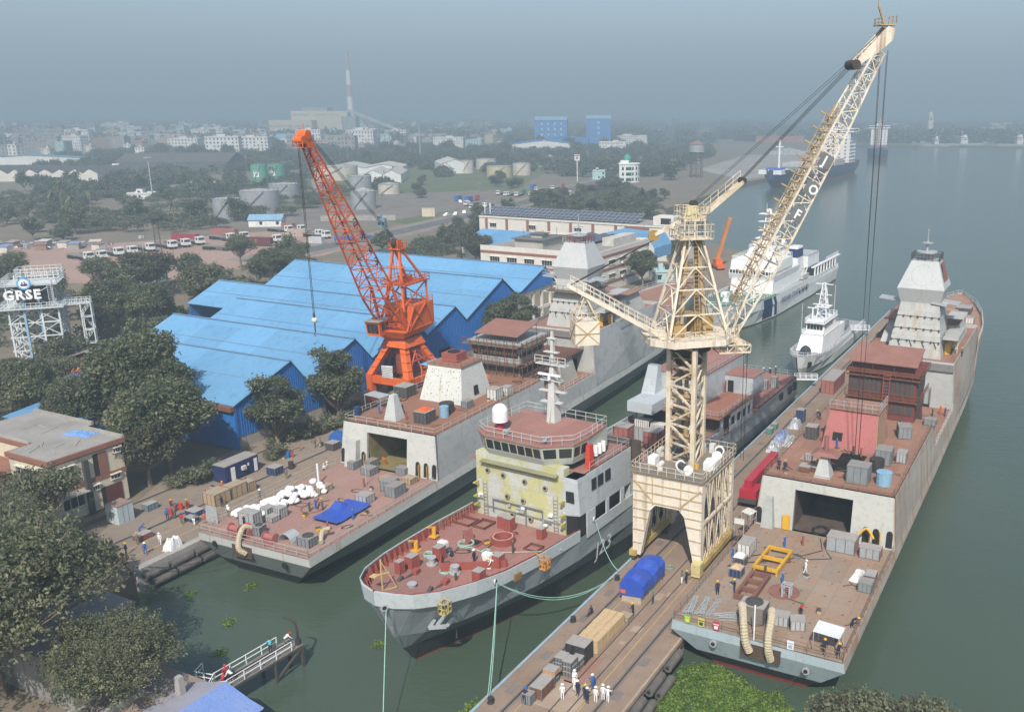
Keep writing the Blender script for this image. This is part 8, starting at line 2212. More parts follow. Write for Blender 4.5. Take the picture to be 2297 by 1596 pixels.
for a in (("person in white coverall standing apart at the left of the pier group",63.7,37.9,P,.3,'stand',CW,CW,HW),("rear one of two people in white beside the grey case stack",66.2,38.0,P,-2.9,'stand',CW,CW,HW),("front one of two people in white beside the grey case stack",65.4,37.6,P,2.8,'stand',CW,CW,HW),("person in black with white helmet between the pier's white pairs",64.9,36.95,P,2.9,'stand',CN,CN,HW),("person in black with yellow helmet behind the white clad ones",64.6,36.0,P,.2,'stand',CN,CN,HY),("person in black with white helmet holding white papers",64.2,35.6,P,.1,'arms',CN,CN,HW),("person in bright blue coverall with hand at ear on the pier",66.3,36.1,P,1.0,'phone',CB,CB,HW),("person in white seen from behind next to the one in black",64.7,34.95,P,.1,'stand',CW,CW,HW),("middle person in white of the three in a row on the pier",65.3,34.5,P,.2,'stand',CW,CW,HW),("rightmost person in white of the pier group",65.2,33.95,P,0,'arms',CW,CW,HW),("person in white trousers bending at the crane's notice box",88.6,36.5,P,-.6,'arms',CK,CW,None),("person in dark clothes beside the crane's notice box",88.9,36.05,P,-.3,'arms',CN,CN,HY),("person in dark blue with green helmet beside the blue tarpaulin cargo",83.1,37.6,P,1.8,'stand',CG,CN,HG),("person in navy with yellow helmet by the hand cart",79.7,38.4,P,1.6,'arms',CN,CN,HY),("person in dark clothes sitting on the pier's left edge",78.2,42.6,P,2.8,'sit',CN,CN,None),("person in blue and black handling the machine at the pier's near end",61.6,40.7,P,.3,'bend',CN,CN,HB),("person in white walking in the middle of the right deck",92.8,23.3,5,-1,'walk',CW,CW,HW),("navy clad worker with yellow helmet left of the rusty frame",83.9,30.4,5,.6,'stand',CN,CN,HY),("navy clad worker with yellow helmet at the head of the rusty frame",85.1,28.9,5,2,'stand',CN,CN,HY),("worker in navy and red vest with green helmet behind the grey boxes",83.7,21.2,5,-2,'arms',CRD,CN,HG),("worker leaning on the right ship's starboard rail",83.8,16.0,5,-1.6,'bend',CN,CN,HY),("worker with yellow helmet behind the stern canopy",80.6,16.8,5,-2,'arms',CN,CN,HY),("worker under the left side of the stern canopy",78.0,17.3,5,-2.6,'stand',CN,CN,HY),("worker at the stern corner under the canopy's right side",77.9,15.95,5,-2.2,'arms',CN,CN,HY),("dark clad worker at the hangar roof's left corner",105.8,30.7,11.3,.4,'stand',CN,CN,None),("yellow helmeted worker beside the hangar roof's ring",105.5,29.8,11.3,.2,'stand',CN,CN,HY),("orange clad worker at the waist rail of the right ship",149.8,17.2,7.5,-1,'arms',CO,CO,HY),("blue clad worker beside the orange one at the waist rail",149.3,16.4,7.5,-1,'arms',CB,CN,HY),("yellow helmeted worker among the gear left of the red funnel",127.5,31.2,11.3,1,'bend',CN,CN,HY),("worker with yellow helmet by the starboard bulwark below the mast",161.7,16.0,14.5,1,'stand',CK,CN,HY),("worker in navy with white helmet standing on the middle ship's foredeck",73.9,54.7,7.7,1.5,'stand',CN,CN,HW),("worker in white with yellow helmet at the right winch",73.9,52.2,7.7,2.6,'bend',CW,CW,HY),("worker in dark clothes crouching by the left winch",73.8,57.6,7.7,1,'crouch',CN,CN,None),("worker in grey standing by the red containers amidships",118.7,60.4,7.0,1,'stand',CG,CG,HW),("orange clad worker standing at the helicopter deck edge",160.5,54.0,7.0,2,'stand',CO,CO,HY),("dark clad worker at the helicopter deck's far corner",162.3,48.6,7.0,2,'stand',CN,CN,HW),("crouching worker at the helicopter deck edge",162.4,50.6,7.0,2,'crouch',CB,CN,HW),("second crouching worker at the helicopter deck edge",162.6,49.6,7.0,1,'crouch',CN,CN,HW),("worker in grey with yellow helmet between the round hatch and blue tarpaulin",81.4,84.0,5,-1,'stand',CK,CG,HY),("worker in navy with yellow helmet at the silver duct box",73.2,88.9,5,.4,'arms',CN,CN,HY),("worker in white helmet behind the sack pile",80.0,93.6,5,-2,'arms',CG,CK,HW),("worker in white bent over at the port rail of the left ship",74.6,93.2,5,1,'bend',CW,CK,HW),("orange clad worker inside the left ship's hangar mouth",97.5,87.2,5,2,'bend',CO,CO,None),("worker in orange top on the left frigate's waist deck",139.8,81.2,7.5,2,'stand',CO,CK,None),("first person in white on the quay by the hangar",95.4,97.3,2.5,1,'stand',CW,CN,HW),("second person in white on the quay by the hangar",96.3,97.5,2.5,2,'stand',CW,CN,HW),("person in khaki with blue helmet on the quay near the dark skip",91.5,101,2.5,.5,'stand',CK,CK,HB),("left one of two khaki clad people by the planted strip",103.3,106.8,2.5,2,'stand',CK,CK,None),("right one of two khaki clad people by the planted strip",103.9,106.2,2.5,2.6,'stand',CK,CK,None),("person in white coverall crossing the quay",68.6,98.9,2.5,-2.4,'walk',CW,CW,HW),("person in khaki with yellow helmet by the small cart",67.3,101.4,2.5,.4,'arms',CK,CK,HY),("person in navy with yellow helmet nearest the big tree",64.8,100.1,2.5,-1,'stand',CN,CN,HY),("person in blue walking along the quay edge",66,98.2,2.5,-2,'walk',CB,CB,HW),("person in blue at the cart's back",69.3,103.6,2.5,0,'bend',CB,CB,HB),("blue helmeted person beside the red drum",74,104.4,2.5,1,'stand',CB,CN,HB),("person in olive next to the red drum",74.8,103.9,2.5,2,'stand',CK,CK,None),("person with red vest and blue helmet walking on the quay",73.9,101.5,2.5,-2.5,'walk',CRD,CK,HB),("person in orange coverall at the ship's port quarter",75.4,99,2.5,1,'stand',CO,CO,HB),("person in grey bending beside the orange one",74.4,99.8,2.5,.4,'bend',CG,CW,HB),("red vested worker with orange helmet behind the drums",77.3,108,2.5,-2,'crouch',CRD,CN,HY),("red vested worker squatting between the drums",76.7,106.1,2.5,-2,'crouch',CRD,CN,HB),("khaki person next to the pair of red drums",77.2,104.6,2.5,-1,'stand',CK,CK,HY),("person in dark blue leaning on the first wooden crate",80.2,101.3,2.5,1.5,'arms',CN,CN,None),("orange vested person behind the wooden crates",83.8,105.4,2.5,-2,'stand',CO,CN,HY),("person in red hooded jacket standing at the jetty's foot",52.0,68.2,2.5,1,'stand',CRD,CN,HR),("person in red crouching at the jetty's foot",51.5,68.1,2.5,.4,'crouch',CRD,CN,None),("person in white shirt crouching at the jetty's foot",52.1,67.4,2.5,2,'bend',CW,CN,None),("person in turquoise shirt leaning on the jetty rail",57.3,68.0,2.5,1,'arms',CLB,CN,None),("person in white bending near the davit",58.8,67.6,2.5,-.4,'bend',CW,CG,HR)):
 person(*a)
 # ================================================================ loose gear
def unit(name,label,cat,u,w,z,sx,sy,sz,m,rz=0,trim=None,group=None,lid=True,fan=False,ribs=3):
 trim=trim or mat("frame_grey",(.135,.14,.14),(.1,.095,.09),2,.8)
 """a cabinet, case or crate: body with edge frame, ribs, lid and feet"""
 b=MB().box(-sx/2,sx/2,-sy/2,sy/2,.08,sz,0)
 for x in (-1,1):
  for y in (-1,1):b.box(x*sx/2-.05,x*sx/2+.05,y*sy/2-.05,y*sy/2+.05,0,sz,1)
 for k in range(1,ribs):
  y=-sy/2+sy*k/ribs;x=-sx/2+sx*k/ribs
  b.box(-sx/2-.03,sx/2+.03,y-.035,y+.035,.1,sz-.04,1).box(x-.035,x+.035,-sy/2-.03,sy/2+.03,.1,sz-.04,1)
 if lid:b.box(-sx/2-.04,sx/2+.04,-sy/2-.04,sy/2+.04,sz,sz+.06,2)
 if fan:b.ring((sx*.1,0),.28*sy,.36*sy,sz+.06,sz+.16,16,1).cyl((sx*.1,0),.28*sy,sz+.05,sz+.07,14,1)
 return one(b,name,[m,trim,mat(m.name+"_top",{'grey_machine_paint':(.26,.245,.23),'crate_wood':(.36,.28,.2)}.get(m.name,(.33,.31,.29)),None,1.5,.85)],label,cat,u,w,z,rz,group)
def drum(label,u,w,z,m,r=.3,h=.9,name="oil_drum",group=None):
 return one(MB().cyl((0,0),r,0,h,14).ring((0,0),r,r+.02,h*.33,h*.36,14).ring((0,0),r,r+.02,h*.66,h*.69,14).ring((0,0),r*.9,r+.02,h,h+.03,14),name,m,label,"drum",u,w,z,0,group)
def bundle(pts,r,name,label,cat,m,n=6):
 if name=="air_hose":
  p=[Vector(pts[0])]+[Vector(q) for q in pts]+[Vector(pts[-1])];o_=[]
  for i in range(1,len(p)-2):
   for k in range(12):
    t=k/12;a,b,c_,d=p[i-1:i+3]
    o_.append(.5*(2*b+(c_-a)*t+(2*a-5*b+4*c_-d)*t*t+(3*b-a-3*c_+d)*t**3))
  pts,r=o_,[r*(1 if k%2 else .84) for k in range(len(o_))]
 return one(MB().tube(pts,r,n),name,m,label,cat,0,0,0)
def coil(label,u,w,z,r,m,seed=1,t=.05,name="rope_coil",turns=5,messy=.25):
 rd=random.Random(seed)
 pts=[(r*(1-.1*(k%5)*messy)*math.cos(k*.42)+rd.uniform(-.1,.1)*r*messy*3,r*math.sin(k*.42)*(1-.4*messy)+rd.uniform(-.1,.1)*r*messy*3,t+k*t/14) for k in range(turns*15)]
 one(MB().tube(pts,t,5),name,m,label,"rope",u,w,z)
B,TP=STEEL,DSTEEL
for a in (("equipment_unit","large grey cabinet block in front of the open hangar on the right deck","cabinet",100.4,21.0,5,2.0,3.3,1.8,mat("pale_cabinet",(.30,.33,.35)),0,RUSTY),("equipment_unit","smaller grey cabinet by the starboard doorways of the right deck","cabinet",100.0,17.6,5,1.4,2.3,1.3,mat("pale_cabinet",(.30,.33,.35)),0,RUSTY),("equipment_box","left one of two pale grey square boxes near the right ship's stern","box",81.4,22.5,5,1.3,1.4,1.1,GALV,.1),("equipment_box","right one of two pale grey square boxes near the right ship's stern","box",81.3,20.9,5,1.3,1.4,1.1,GALV,.35),("equipment_box","dark grey box with a white label at the right deck's starboard edge","box",92,16.4,5,1.4,1.4,1.1,B),("scrap_box","rusty open box behind the starboard grey box","box",94.4,16.4,5,1.6,1.1,.9,RUSTY),("air_conditioner","big dusty air conditioning unit with a fan at the right ship's stern","machine",81.0,25.4,5,1.8,2.6,1.8,mat("dusty_unit",(.19,.175,.16)),0,TP,None,True,True),("waste_skip","dark blue skip reading NO 3 filled with rubbish","skip",88.9,30.0,5,1.3,1.3,1.0,NAVY),("waste_bin","black bin heaped with white sheeting above the blue skip","bin",91.4,30.4,5,1.3,1.1,1.1,TP),("generator","white trailer generator with a grille on the right deck","generator",94.2,30.7,5.25,2.3,1.5,1.5,DIRTY),("equipment_box","big dark grey container box on the right hangar roof","box",106.6,20.9,11.3,2.1,2.5,2.3,B),("equipment_box","dark grey box behind the black cylinder on the right hangar roof","box",114.4,19.4,11.3,2.2,1.9,2.0,B),("equipment_box","pale grey box at the right hangar roof's starboard side","box",115.9,17.4,11.3,1.5,1.2,1.4,GALV),("equipment_box","grey tilted box beside the red casing's right side","box",125.6,18.9,11.3,2.2,1.7,1.7,B,.3),("pallet","plywood sheet with a small cabinet on the right hangar roof","pallet",111,28.3,11.3,1.2,1.9,.12,WOOD),("control_box","small grey cabinet standing on the plywood sheet","cabinet",110.7,28.2,11.42,.6,.8,.8,GALV),("red_skid","red steel box frame on the hangar roof near two workers","frame",107.3,27.7,11.3,1.4,1.3,.7,RUSTY),("red_skid","long low red frame left of the gun pedestal","frame",107.6,26.0,11.3,.7,2.0,.6,RUSTY),("equipment_box","dark bin at the left edge beside the red casing","bin",119.5,30.2,11.3,1.6,1.5,1.8,TP),("equipment_box","grey cupboard beside the right ship's white bulkhead","cabinet",143,19.2,11.3,1.6,2,2.4,GALV),("gear_tray","grey tray with yellow hoses by the right ship's starboard rail","tray",132.6,16.4,11.3,1.4,1.6,.9,B),("equipment_box","large dark grey double box at the left deck's starboard side","box",89.6,78.8,5,2.2,1.7,1.5,B),("equipment_box","dark grey box behind the large double one","box",90.6,80.6,5,1.9,1.6,1.5,B),("equipment_box","grey open-top box in the left deck's middle","box",93.8,87.0,5,1.6,1.7,1.0,B),("equipment_box","left one of two grey cases before the hangar","box",94.7,90.5,5,1.7,1.1,1.1,B),("equipment_box","right one of two grey cases before the hangar","box",96.0,88.6,5,1.7,1.3,1.1,B),("equipment_box","grey tank box with white label near the left hangar mouth","box",95.8,82.6,5,1.2,1.7,1.1,B),("pallet_box","wooden box with white paper beside the hangar mouth","crate",92.7,83.2,5,1.2,1.2,.7,WOOD),("pallet_box","wooden box with a white lid near the starboard doors","crate",93.8,79.8,5,1.4,1.6,.8,WOOD),("timber_stack","stack of sawn timber behind the white sacks","timber",86.1,88.2,5,2.3,.9,.8,WOOD),("wrapped_load","grey wrapped load right of the blue tarpaulin","load",86.0,80.9,5,1.6,1.9,1.1,GALV),("duct_box","shiny silver duct box at the left ship's port quarter","duct",74,88.7,5,1.4,2.4,1.9,GALV,.1),("duct_box","open grey duct section of the nearest pair right of the silver box","duct",76.2,87.3,5,1.2,1.2,.7,GALV),("duct_box","grey duct section stacked behind the open pair","duct",77.6,87.4,5,1.2,1.2,1.3,GALV),("duct_box","grey duct section beside the white sacks' near end","duct",77.3,89.2,5,1.3,1.3,1.1,GALV),("air_conditioner","condenser unit with a fan at the left ship's stern corner","machine",73.2,78.4,5,1.4,1.9,1.1,B,0,TP,None,True,True),("air_conditioner","grey unit with a fan behind the red reel","machine",72.7,85.9,5,1.2,1.2,1.1,B,.2,TP,None,True,True),("waste_bin","dark bin full of orange life jackets on the left hangar roof","bin",101.2,82.5,11.3,2.4,2.1,1.7,TP),("equipment_box","black open box beside the orange crane's foot on the hangar roof","box",110,93.3,11.3,2.4,2.4,1.7,TP),("air_conditioner","grey condenser box at the white casing's corner","machine",109.4,80.9,11.3,1.5,1.1,1.1,B),("fan_skid","white framed fan unit on the deck behind the white casing","machine",114.8,79.5,11.3,1.8,1.8,1.8,DIRTY),("fan_skid","second pale framed unit near the waist step","machine",117.5,79.0,11.3,1.6,1.4,1.4,DIRTY),("yellow_machine","yellow machine on the left frigate's deck house edge","machine",132.5,88.5,11.9,1.5,1.4,1.1,YELLOW),("wooden_crate","nearest of the wooden crates on the left quay","crate",81,103.2,P,2.6,2.3,1.7,WOOD),("wooden_crate","middle wooden crate on the left quay","crate",83.9,103,P,2.6,1.8,1.7,WOOD),("wooden_crate","small farthest wooden crate on the left quay","crate",86.1,102.7,P,1.2,1.5,1.4,WOOD),("waste_skip","dark navy skip on the quay below the gable tree","skip",92.2,104,P,1.6,1.7,1.2,NAVY),("waste_skip","black skip beside the blue cable reel","skip",104,103.7,P,1.6,1.6,1.2,TP),("stillage","blue steel stillage of batteries near the wooden crates","stillage",76.8,102.6,P,1.5,1.8,.7,NAVY),("stillage","empty blue stillage nearest the ship's corner","stillage",75.3,101.4,P,1.0,1.6,.5,NAVY),("tool_chest","dusty blue chest beside the cream building","chest",75.3,109.5,P,1.5,1.1,.9,mat("dusty_blue",(.12,.24,.30))),("hand_cart","rust red cart with rubbish on the quay","cart",68.8,102.4,P,1.9,1.2,.7,REDB),("black_crate","big crate wrapped in black sheeting at the end of the cartons","crate",70.25,39.75,P,1.6,2.1,1.9,mat("black_sheet",(.03,.03,.032),(.055,.055,.055),2,.5,bump=.5),0,BLACK),("rusty_box","rusty steel box near the pier group of people","box",63.8,40.1,P,2.3,1.2,1.2,RUSTY),("wooden_crate","small orange-brown crate on top of the grey cases","crate",65.5,40.1,P+1.12,1.0,1.2,.5,mat("orange_ply",(.45,.22,.09)),0,WOOD),("welding_set","dirty welding machine with cables at the pier's near end","machine",62.0,40.5,P,.8,.9,1.0,B),("pallet","pallet of oddments beside the cartons' far end","pallet",78.9,38.9,P,1.1,1.2,.5,WOOD),("shipping_container","dark red container on the pier beside the small patrol boat's bow","container",173.5,40.3,P,8.5,2.5,2.6,CR3,0,CR2),("tool_box","green steel box on the pier beside the middle ship","box",142.5,44.0-.8,P,1.2,.9,1.0,mat("sea_green",(.08,.28,.22))),("tool_box","second green steel box on the pier edge beyond the first","box",145,43.2,P,1.2,.9,1.0,mat("sea_green",(.08,.28,.22))),("dark_cabinet","dark tall cabinet on the pier below the red casing","cabinet",150.5,40.2,P,1.5,1.3,2.4,NAVY),("red_locker","taller red block of the left foredeck pair by the house front","locker",83.3,57.2,7.4,.9,.9,1.6,REDB,-.05,REDB),("red_locker","right red block of the foredeck pair by the house front","locker",83.1,56.2,7.4,.9,.9,1.6,REDB,-.05,REDB),("red_locker","single red block near the right ladder of the house front","locker",82.9,51.7,7.4,.8,.7,1.3,REDB,-.05,REDB),("red_locker","red block on the middle ship's left bow deck","locker",69.5,59.5,8.1,1.1,.9,1.5,REDB,-.05,REDB),("red_locker","small red block nearest the left bow bulwark","locker",67.6,59.6,8.3,.7,.6,1.5,REDB,-.05,REDB),("red_locker","red block behind the left winch","locker",72.8,58.5,7.9,1.0,.9,1.5,REDB,-.05,REDB),("red_locker","red block right of the white right winch","locker",74.4,51.9,7.7,1.0,.9,1.5,REDB,-.05,REDB),("red_locker","red block nearest the middle ship's right bow edge","locker",70.0,51.3,8.0,1.0,.9,1.6,REDB,-.05,REDB),("red_container","left tall dark red container amidships","container",117.0,58.0,7.0,2.2,2.4,2.6,CR3,0,CR2),("red_container","right dark red container amidships","container",117.6,53.3,7.0,2.4,2.2,2.4,CR3,0,CR2),("steel_plate","pale steel shield between the red containers","plate",118.2,55.7,7.0,.3,2.2,2.2,GALV),("battery_crate","left black crate of white bottles amidships","crate",124.4,58.2,7.0,1.4,2.6,1.3,DIRTY,0,BLACK,None,False,False,7),("battery_crate","right black crate of white bottles amidships","crate",123.6,55.2,7.0,1.4,2.4,1.3,DIRTY,0,BLACK,None,False,False,7),("cable_drum","dark winch drum on the shelter deck","winch",141.5,49.3,9.95,1.2,1.2,1.6,TP),("wooden_box","plywood box at the after house's far side","box",152.5,49.0,7.0,1.2,1.4,.7,WOOD),("sensor_stand","left hooded instrument stand on the helicopter deck","stand",152.3,47.4,7.0,.8,.9,1.7,GALV),("sensor_stand","right hooded instrument stand on the helicopter deck","stand",153.8,46.2,7.0,.9,1.0,2.1,GALV),("deck_unit","white hatch box on the right frigate's forecastle","box",201.5,19,11.9,1.6,1.6,1.3,DIRTY),("deck_unit","brown box frame on the right frigate's foredeck","frame",207,24,11.9,3.5,3.5,1.2,WOOD),("deck_unit","dark covered launcher on the right frigate's foredeck","launcher",211.5,21.4,12,4,3.2,1.4,TP),("deck_unit","red box at the right frigate's bow edge","box",187.5,17.4,11.7,1.4,1.2,1.6,REDB),("yellow_gear","yellow machine on the left frigate's forecastle","machine",172,88,14.5,2.5,2.5,1.6,YELLOW),("yellow_gear","second yellow machine toward the left frigate's bow","machine",177.5,86,14.5,2,2.6,1.4,YELLOW),("red_cover","pink-red covered boat beside the yellow crane on the quay","cover",203,102,P,4,3,2,mat("coral_cover",(.55,.13,.13)))):
 unit(*a)
for i in range(3):
 for k,(u,w,n) in enumerate(((67.8,40.3,3),(67.6,39.3,3),(65.6,40.2,2),(69.0,39.2,2))):
  if i<n:unit("grey_case",("flat grey case stacked near the black crate","flat grey case at the pier side of the stack","flat grey case under the orange-brown crate","flat grey case beside the black crate's foot")[k],"case",u,w,P+i*.56,1.2,.95,.5,mat("case_grey",(.17,.185,.20),None,2,.7),0,TP,"flat grey cases on the pier")
cb=None;rd=random.Random(6)
for i in range(8):
 for j in range(3):
  for k in range(2):
   u,w,z=71.9+i*.76,38.75+j*.78,P+.08+k*.72
   if cb is None:
    cb=one(MB().box(-.36,.36,-.37,.37,0,.7).box(-.37,.37,-.03,.03,.1,.705,1),"carton",[CARD,mat("parcel_tape",(.56,.44,.28))],"tan carton in the long double-height stack on the pier","carton",u,w,z,0,"tan cartons stacked on the pier")
   else :dup(cb,u+rd.uniform(-.02,.02),w+rd.uniform(-.02,.02),z+(.1 if i%3==1 and k else 0)*.4,rd.uniform(-.05,.05))
   # tarpaulin covered loads
m=MB();prof=[(1.4,0),(1.42,1.1),(1.36,2.2),(.95,2.85),(0,3.0),(-.9,2.9),(-1.36,2.2),(-1.44,1.2),(-1.4,.45)]
g_=[]
for i in range(9):
 s_=.82+.18*math.sin(PI*min(1,(i+1)/5)) if i<5 else .93+.07*rd.random()
 g_.append([((i-4)*.78,y*(1+rd.uniform(-.09,.09)),max(.3+.55*rd.random(),z*s_+.3*(z<1)+rd.uniform(-.14,.14))+.2) for y,z in prof])
for a,b in zip(g_,g_[1:]):
 for k in range(8):m.poly([a[k],b[k],b[k+1],a[k+1]])
m.poly(g_[0]);m.poly(g_[-1][::-1])
o=thing("covered_load","big domed load under a blue tarpaulin on the pier beside the crane leg","load",85.2,39.9,P,.02)
m.build("tarpaulin",TARP,o);MB().box(-3.0,3.0,-1.15,1.15,.1,1.1).box(-3.1,3.1,-1.2,1.2,0,.14,1).build("crate",[mat("wrapped_crate",(.42,.37,.31),(.33,.28,.22),1,.6),WOOD],o)
MB().box(-3.2,-3.12,.6,1.2,1.1,1.5).build("orange_flap",CO,o)
m=MB();g_=[[(x,y,(.55 if i in (0,) else .4 if i in (1,7) else .2+.22*rd.random())+(.6 if i==5 and j>2 else 0)) for j,y in enumerate((-2,-1,0,1,2))] for i,x in enumerate((-3.4,-3.2,-2,-1,0,1.2,2.4,3.4))]
for a,b in zip(g_,g_[1:]):
 for k in range(4):m.poly([a[k],b[k],b[k+1],a[k+1]])
one(m,"tarpaulin",TARP,"flat creased blue tarpaulin spread on the left ship's aft deck","tarpaulin",81.6,80.9,5.05,.03)
sk=None
for i in range(110):
 t=rd.random();u=75+10.6*t+rd.uniform(-.5,.5);w=91.5-2.2*t+rd.uniform(-1.7,1.7);hh=(1.5 if t>.55 else .8)*(1-min(1,abs(w-(91.5-2.2*t))/2.0))*rd.random()
 if sk is None:
  s_=MB().sphere((0,0,.28),.6,10,0,False,.58)
  s_.v=[(x*(1+.12*math.sin(9*y)),y*.8,z+.05*math.sin(7*x)) for x,y,z in s_.v]
  sk=one(s_,"white_sack",SACK,"bulging white sack in the big pile on the left ship's aft deck","sack",u,w,5+hh,0,"white sacks on the left deck",smooth=True)
 else :
  d=dup(sk,u,w,5+hh,rd.uniform(0,6));d.rotation_euler[0]=rd.uniform(-.3,.3);d.scale=(rd.uniform(.8,1.2),)*3
  # yellow lifting frame, rust frame, ladders, canopies
def frame(name,label,u,w,z,sx,sy,h,t,m,rz=0,cross=1):
 b=MB().box(-sx/2,sx/2,-sy/2,-sy/2+t,h,h+t*1.6).box(-sx/2,sx/2,sy/2-t,sy/2,h,h+t*1.6)
 for k in range(cross+2):
  x=-sx/2+t/2+(sx-t)*k/(cross+1);b.box(x-t/2,x+t/2,-sy/2+t,sy/2-t,h+.01,h+t*1.5)
 for x in (-sx/2+.15,sx/2-.15):
  for y in (-sy/2+.15,sy/2-.15):b.box(x-.1,x+.1,y-.1,y+.1,0,h)
 return one(b,name,m,label,"frame",u,w,z,rz)
frame("lifting_cradle","bright yellow steel lifting frame on the right deck",93.3,27.2,5,5.6,2.9,.45,.26,YELLOW,-.02)
frame("ladder_skid","flat rust red ladder-like frame below the yellow one",86.9,27.5,5,6,2.2,.05,.34,mat("red_brown_frame",(.2,.09,.065)),0,2)
frame("scaffold_cage","grey scaffold cage standing on the round hatch",87.0,23.7,5,1.0,1.1,1.3,.08,GALV);one(MB().ring((0,0),1.55,1.7,0,.06,32).cyl((0,0),1.55,0,.03,32),"round_hatch",mat("hatch_red",(.25,.115,.09)),"round flush hatch under the scaffold cage","hatch",87.7,24.2,5.005)
one(MB().ring((0,0),1.3,1.5,0,.08,28),"round_hatch",mat("hatch_red",(.25,.115,.09)),"round hatch coaming left of the left ship's tarpaulin","hatch",81.2,85.6,5.005)
for i in range(7):one(MB().truss([(0,-.2,0),(0,.2,0),(0,.2,.3),(0,-.2,.3)],[(3.4,-.2,0),(3.4,.2,0),(3.4,.2,.3),(3.4,-.2,.3)],.07,.05,0,8),"truss_section",GALV,"aluminium lattice section in the pile at the right ship's port quarter","truss",78.6+.15*i,32-.58*i,5+.1*(i%2),.1*(i%3)-1.2 if i>4 else .2*(i%2),"lattice sections at the stern")
def canopy(label,u,w,z,sx,sy,h,m,rz=0):
 b=MB().hexa([(-sx/2,-sy/2,h),(sx/2,-sy/2,h),(sx/2,sy/2,h+.15),(-sx/2,sy/2,h+.15)],[(-sx/2,-sy/2,h+.05),(sx/2,-sy/2,h+.05),(sx/2,sy/2,h+.2),(-sx/2,sy/2,h+.2)])
 for x in (-1,1):
  for y in (-1,1):b.bar((x*sx*.47,y*sy*.47,0),(x*sx*.47,y*sy*.47,h+.1),.07,mi=1)
 b.bar((-sx*.47,-sy*.47,.9),(sx*.47,-sy*.47,.9),.05,mi=1)
 one(b,"canopy",[m,GALV],label,"canopy",u,w,z,rz)
canopy("grey sheet canopy over workers at the right ship's stern corner",79.0,17.2,5,2.2,2.6,2.0,TARPW);canopy("pale grey canopy on posts on the left hangar roof",103.4,93.2,11.3,2.2,3.2,1.9,GALV);canopy("small grey canopy at the right deck's port edge",98.9,33.3,5,1.5,1.2,1.6,DIRTY,.3);canopy("grey canopy by the hangar corner of the right ship",102,33.1,5,1.6,1.3,1.7,DIRTY,-.2);canopy("blue-grey canopy beside the orange crane's foot",120,95,11.3,4,3,2.6,LBLUE)
sheet_heap("white_sheeting","white sheeting draped over gear at the left quay's edge","sheeting",68.6,96.5,P,2.2,1.6,1.7,TARPW,.1,9,8);sheet_heap("wrapped_bundle","white plastic wrapped bundle at the right deck's starboard side","bundle",94.6,17.9,5,3.0,1.1,.6,TARPW,-.1,3);sheet_heap("white_sheeting","white sheet heaped on the bin at the right deck's port side","sheeting",91.4,30.6,6.1,1.3,1.2,.4,SACK,0,5,6);sheet_heap("rubbish_heap","brown rubbish heaped in the blue skip","rubbish",88.9,30,6.05,1.2,1.2,.35,CARD,0,7,7);sheet_heap("life_jackets","orange life jackets heaped in the dark bin","life jackets",101.2,82.5,13.05,1.8,1.6,.45,CO,0,8,8);sheet_heap("cloth_heap","orange red cloth on the deck beside the scaffolded funnel","cloth",124,88.6,11.3,1.5,2.6,.7,CO,.2,6,7);sheet_heap("tarpaulin","blue tarpaulin heap on the left frigate's waist","tarpaulin",131,85,7.5,3,2.4,.7,TARP,.1,12,8)
for i,(u,w) in enumerate(((141.5,40.9),(148.5,40.6),(136,40.4),(139.7,38.9))):sheet_heap("scrap_ducts",("blue and silver scrap heap on the pier","far silver duct scrap heap on the pier","near silver duct scrap heap on the pier","grey scrap heap along the pier rails")[i],"scrap",u,w,P,4.5,2,1.1,(mat("scrap_blue",(.10,.17,.40),(.4,.42,.44),1.5,.5) if i==0 else GALV),.1,30+i,12)
for a in (("red drum on which a worker stands at the left ship's stern",72.8,88.0,5,mat("drum_red",(.5,.06,.03))),("red drum on the quay beside a blue helmeted person",75.3,105.5,P,mat("drum_red",(.5,.06,.03))),("left of the red drum pair on the quay",77.1,105.7,P,mat("drum_red",(.5,.06,.03))),("right of the red drum pair on the quay",77.8,105.3,P,mat("drum_red",(.5,.06,.03))),("black drum on the quay beyond the navy skip",94.8,103.4,P,BLACKY,.4,1.1),("blue drum beside the planted strip",98,107.3,P,BLUEP),("dark blue drum at the hangar roof's left corner",99,93.3,11.3,NAVY,.5,1.3),("orange red drum on the right ship's block deck",163.5,19.4,14.5,mat("drum_red",(.5,.06,.03)),.5,1.3),("black open cylinder on the right hangar roof",111.2,19.7,11.3,BLACKY,.9,1.6,"pipe_section"),("light blue half cylinder on the right hangar roof",107.2,18.0,11.3,mat("sky_blue_pipe",(.22,.38,.50)),.95,1.6,"pipe_section"),("light blue cylinder on the left hangar roof",104.2,81.3,11.3,mat("sky_blue_pipe",(.22,.38,.50)),.7,1.6,"pipe_section"),("black ring cylinder beside the light blue one",106.3,82.4,11.3,BLACKY,1.1,1.4,"pipe_section")):drum(*a)
for a in (("left red cable reel at the left ship's stern",71.6,88.6),("middle red reel at the left ship's stern",71.7,87.0),("right red reel beside the silver arch",71.8,83.0)):one(MB().cyl((0,.6),.4,-.8,.8,14,axis='y').cyl((0,.6),.62,-.85,-.75,16,axis='y').cyl((0,.6),.62,.75,.85,16,axis='y').box(-.5,.5,-.8,.8,0,.1),"cable_reel",CASRED,a[0],"reel",a[1],a[2],5)
one(MB().cyl((0,1.2),.5,-.5,.5,16,axis='x').cyl((0,1.2),1.2,-.6,-.5,20,axis='x').cyl((0,1.2),1.2,.5,.6,20,axis='x'),"cable_reel",BLUEP,"big blue cable reel on the quay by the hangar","reel",105.8,104.4,P,.3)
m=MB()
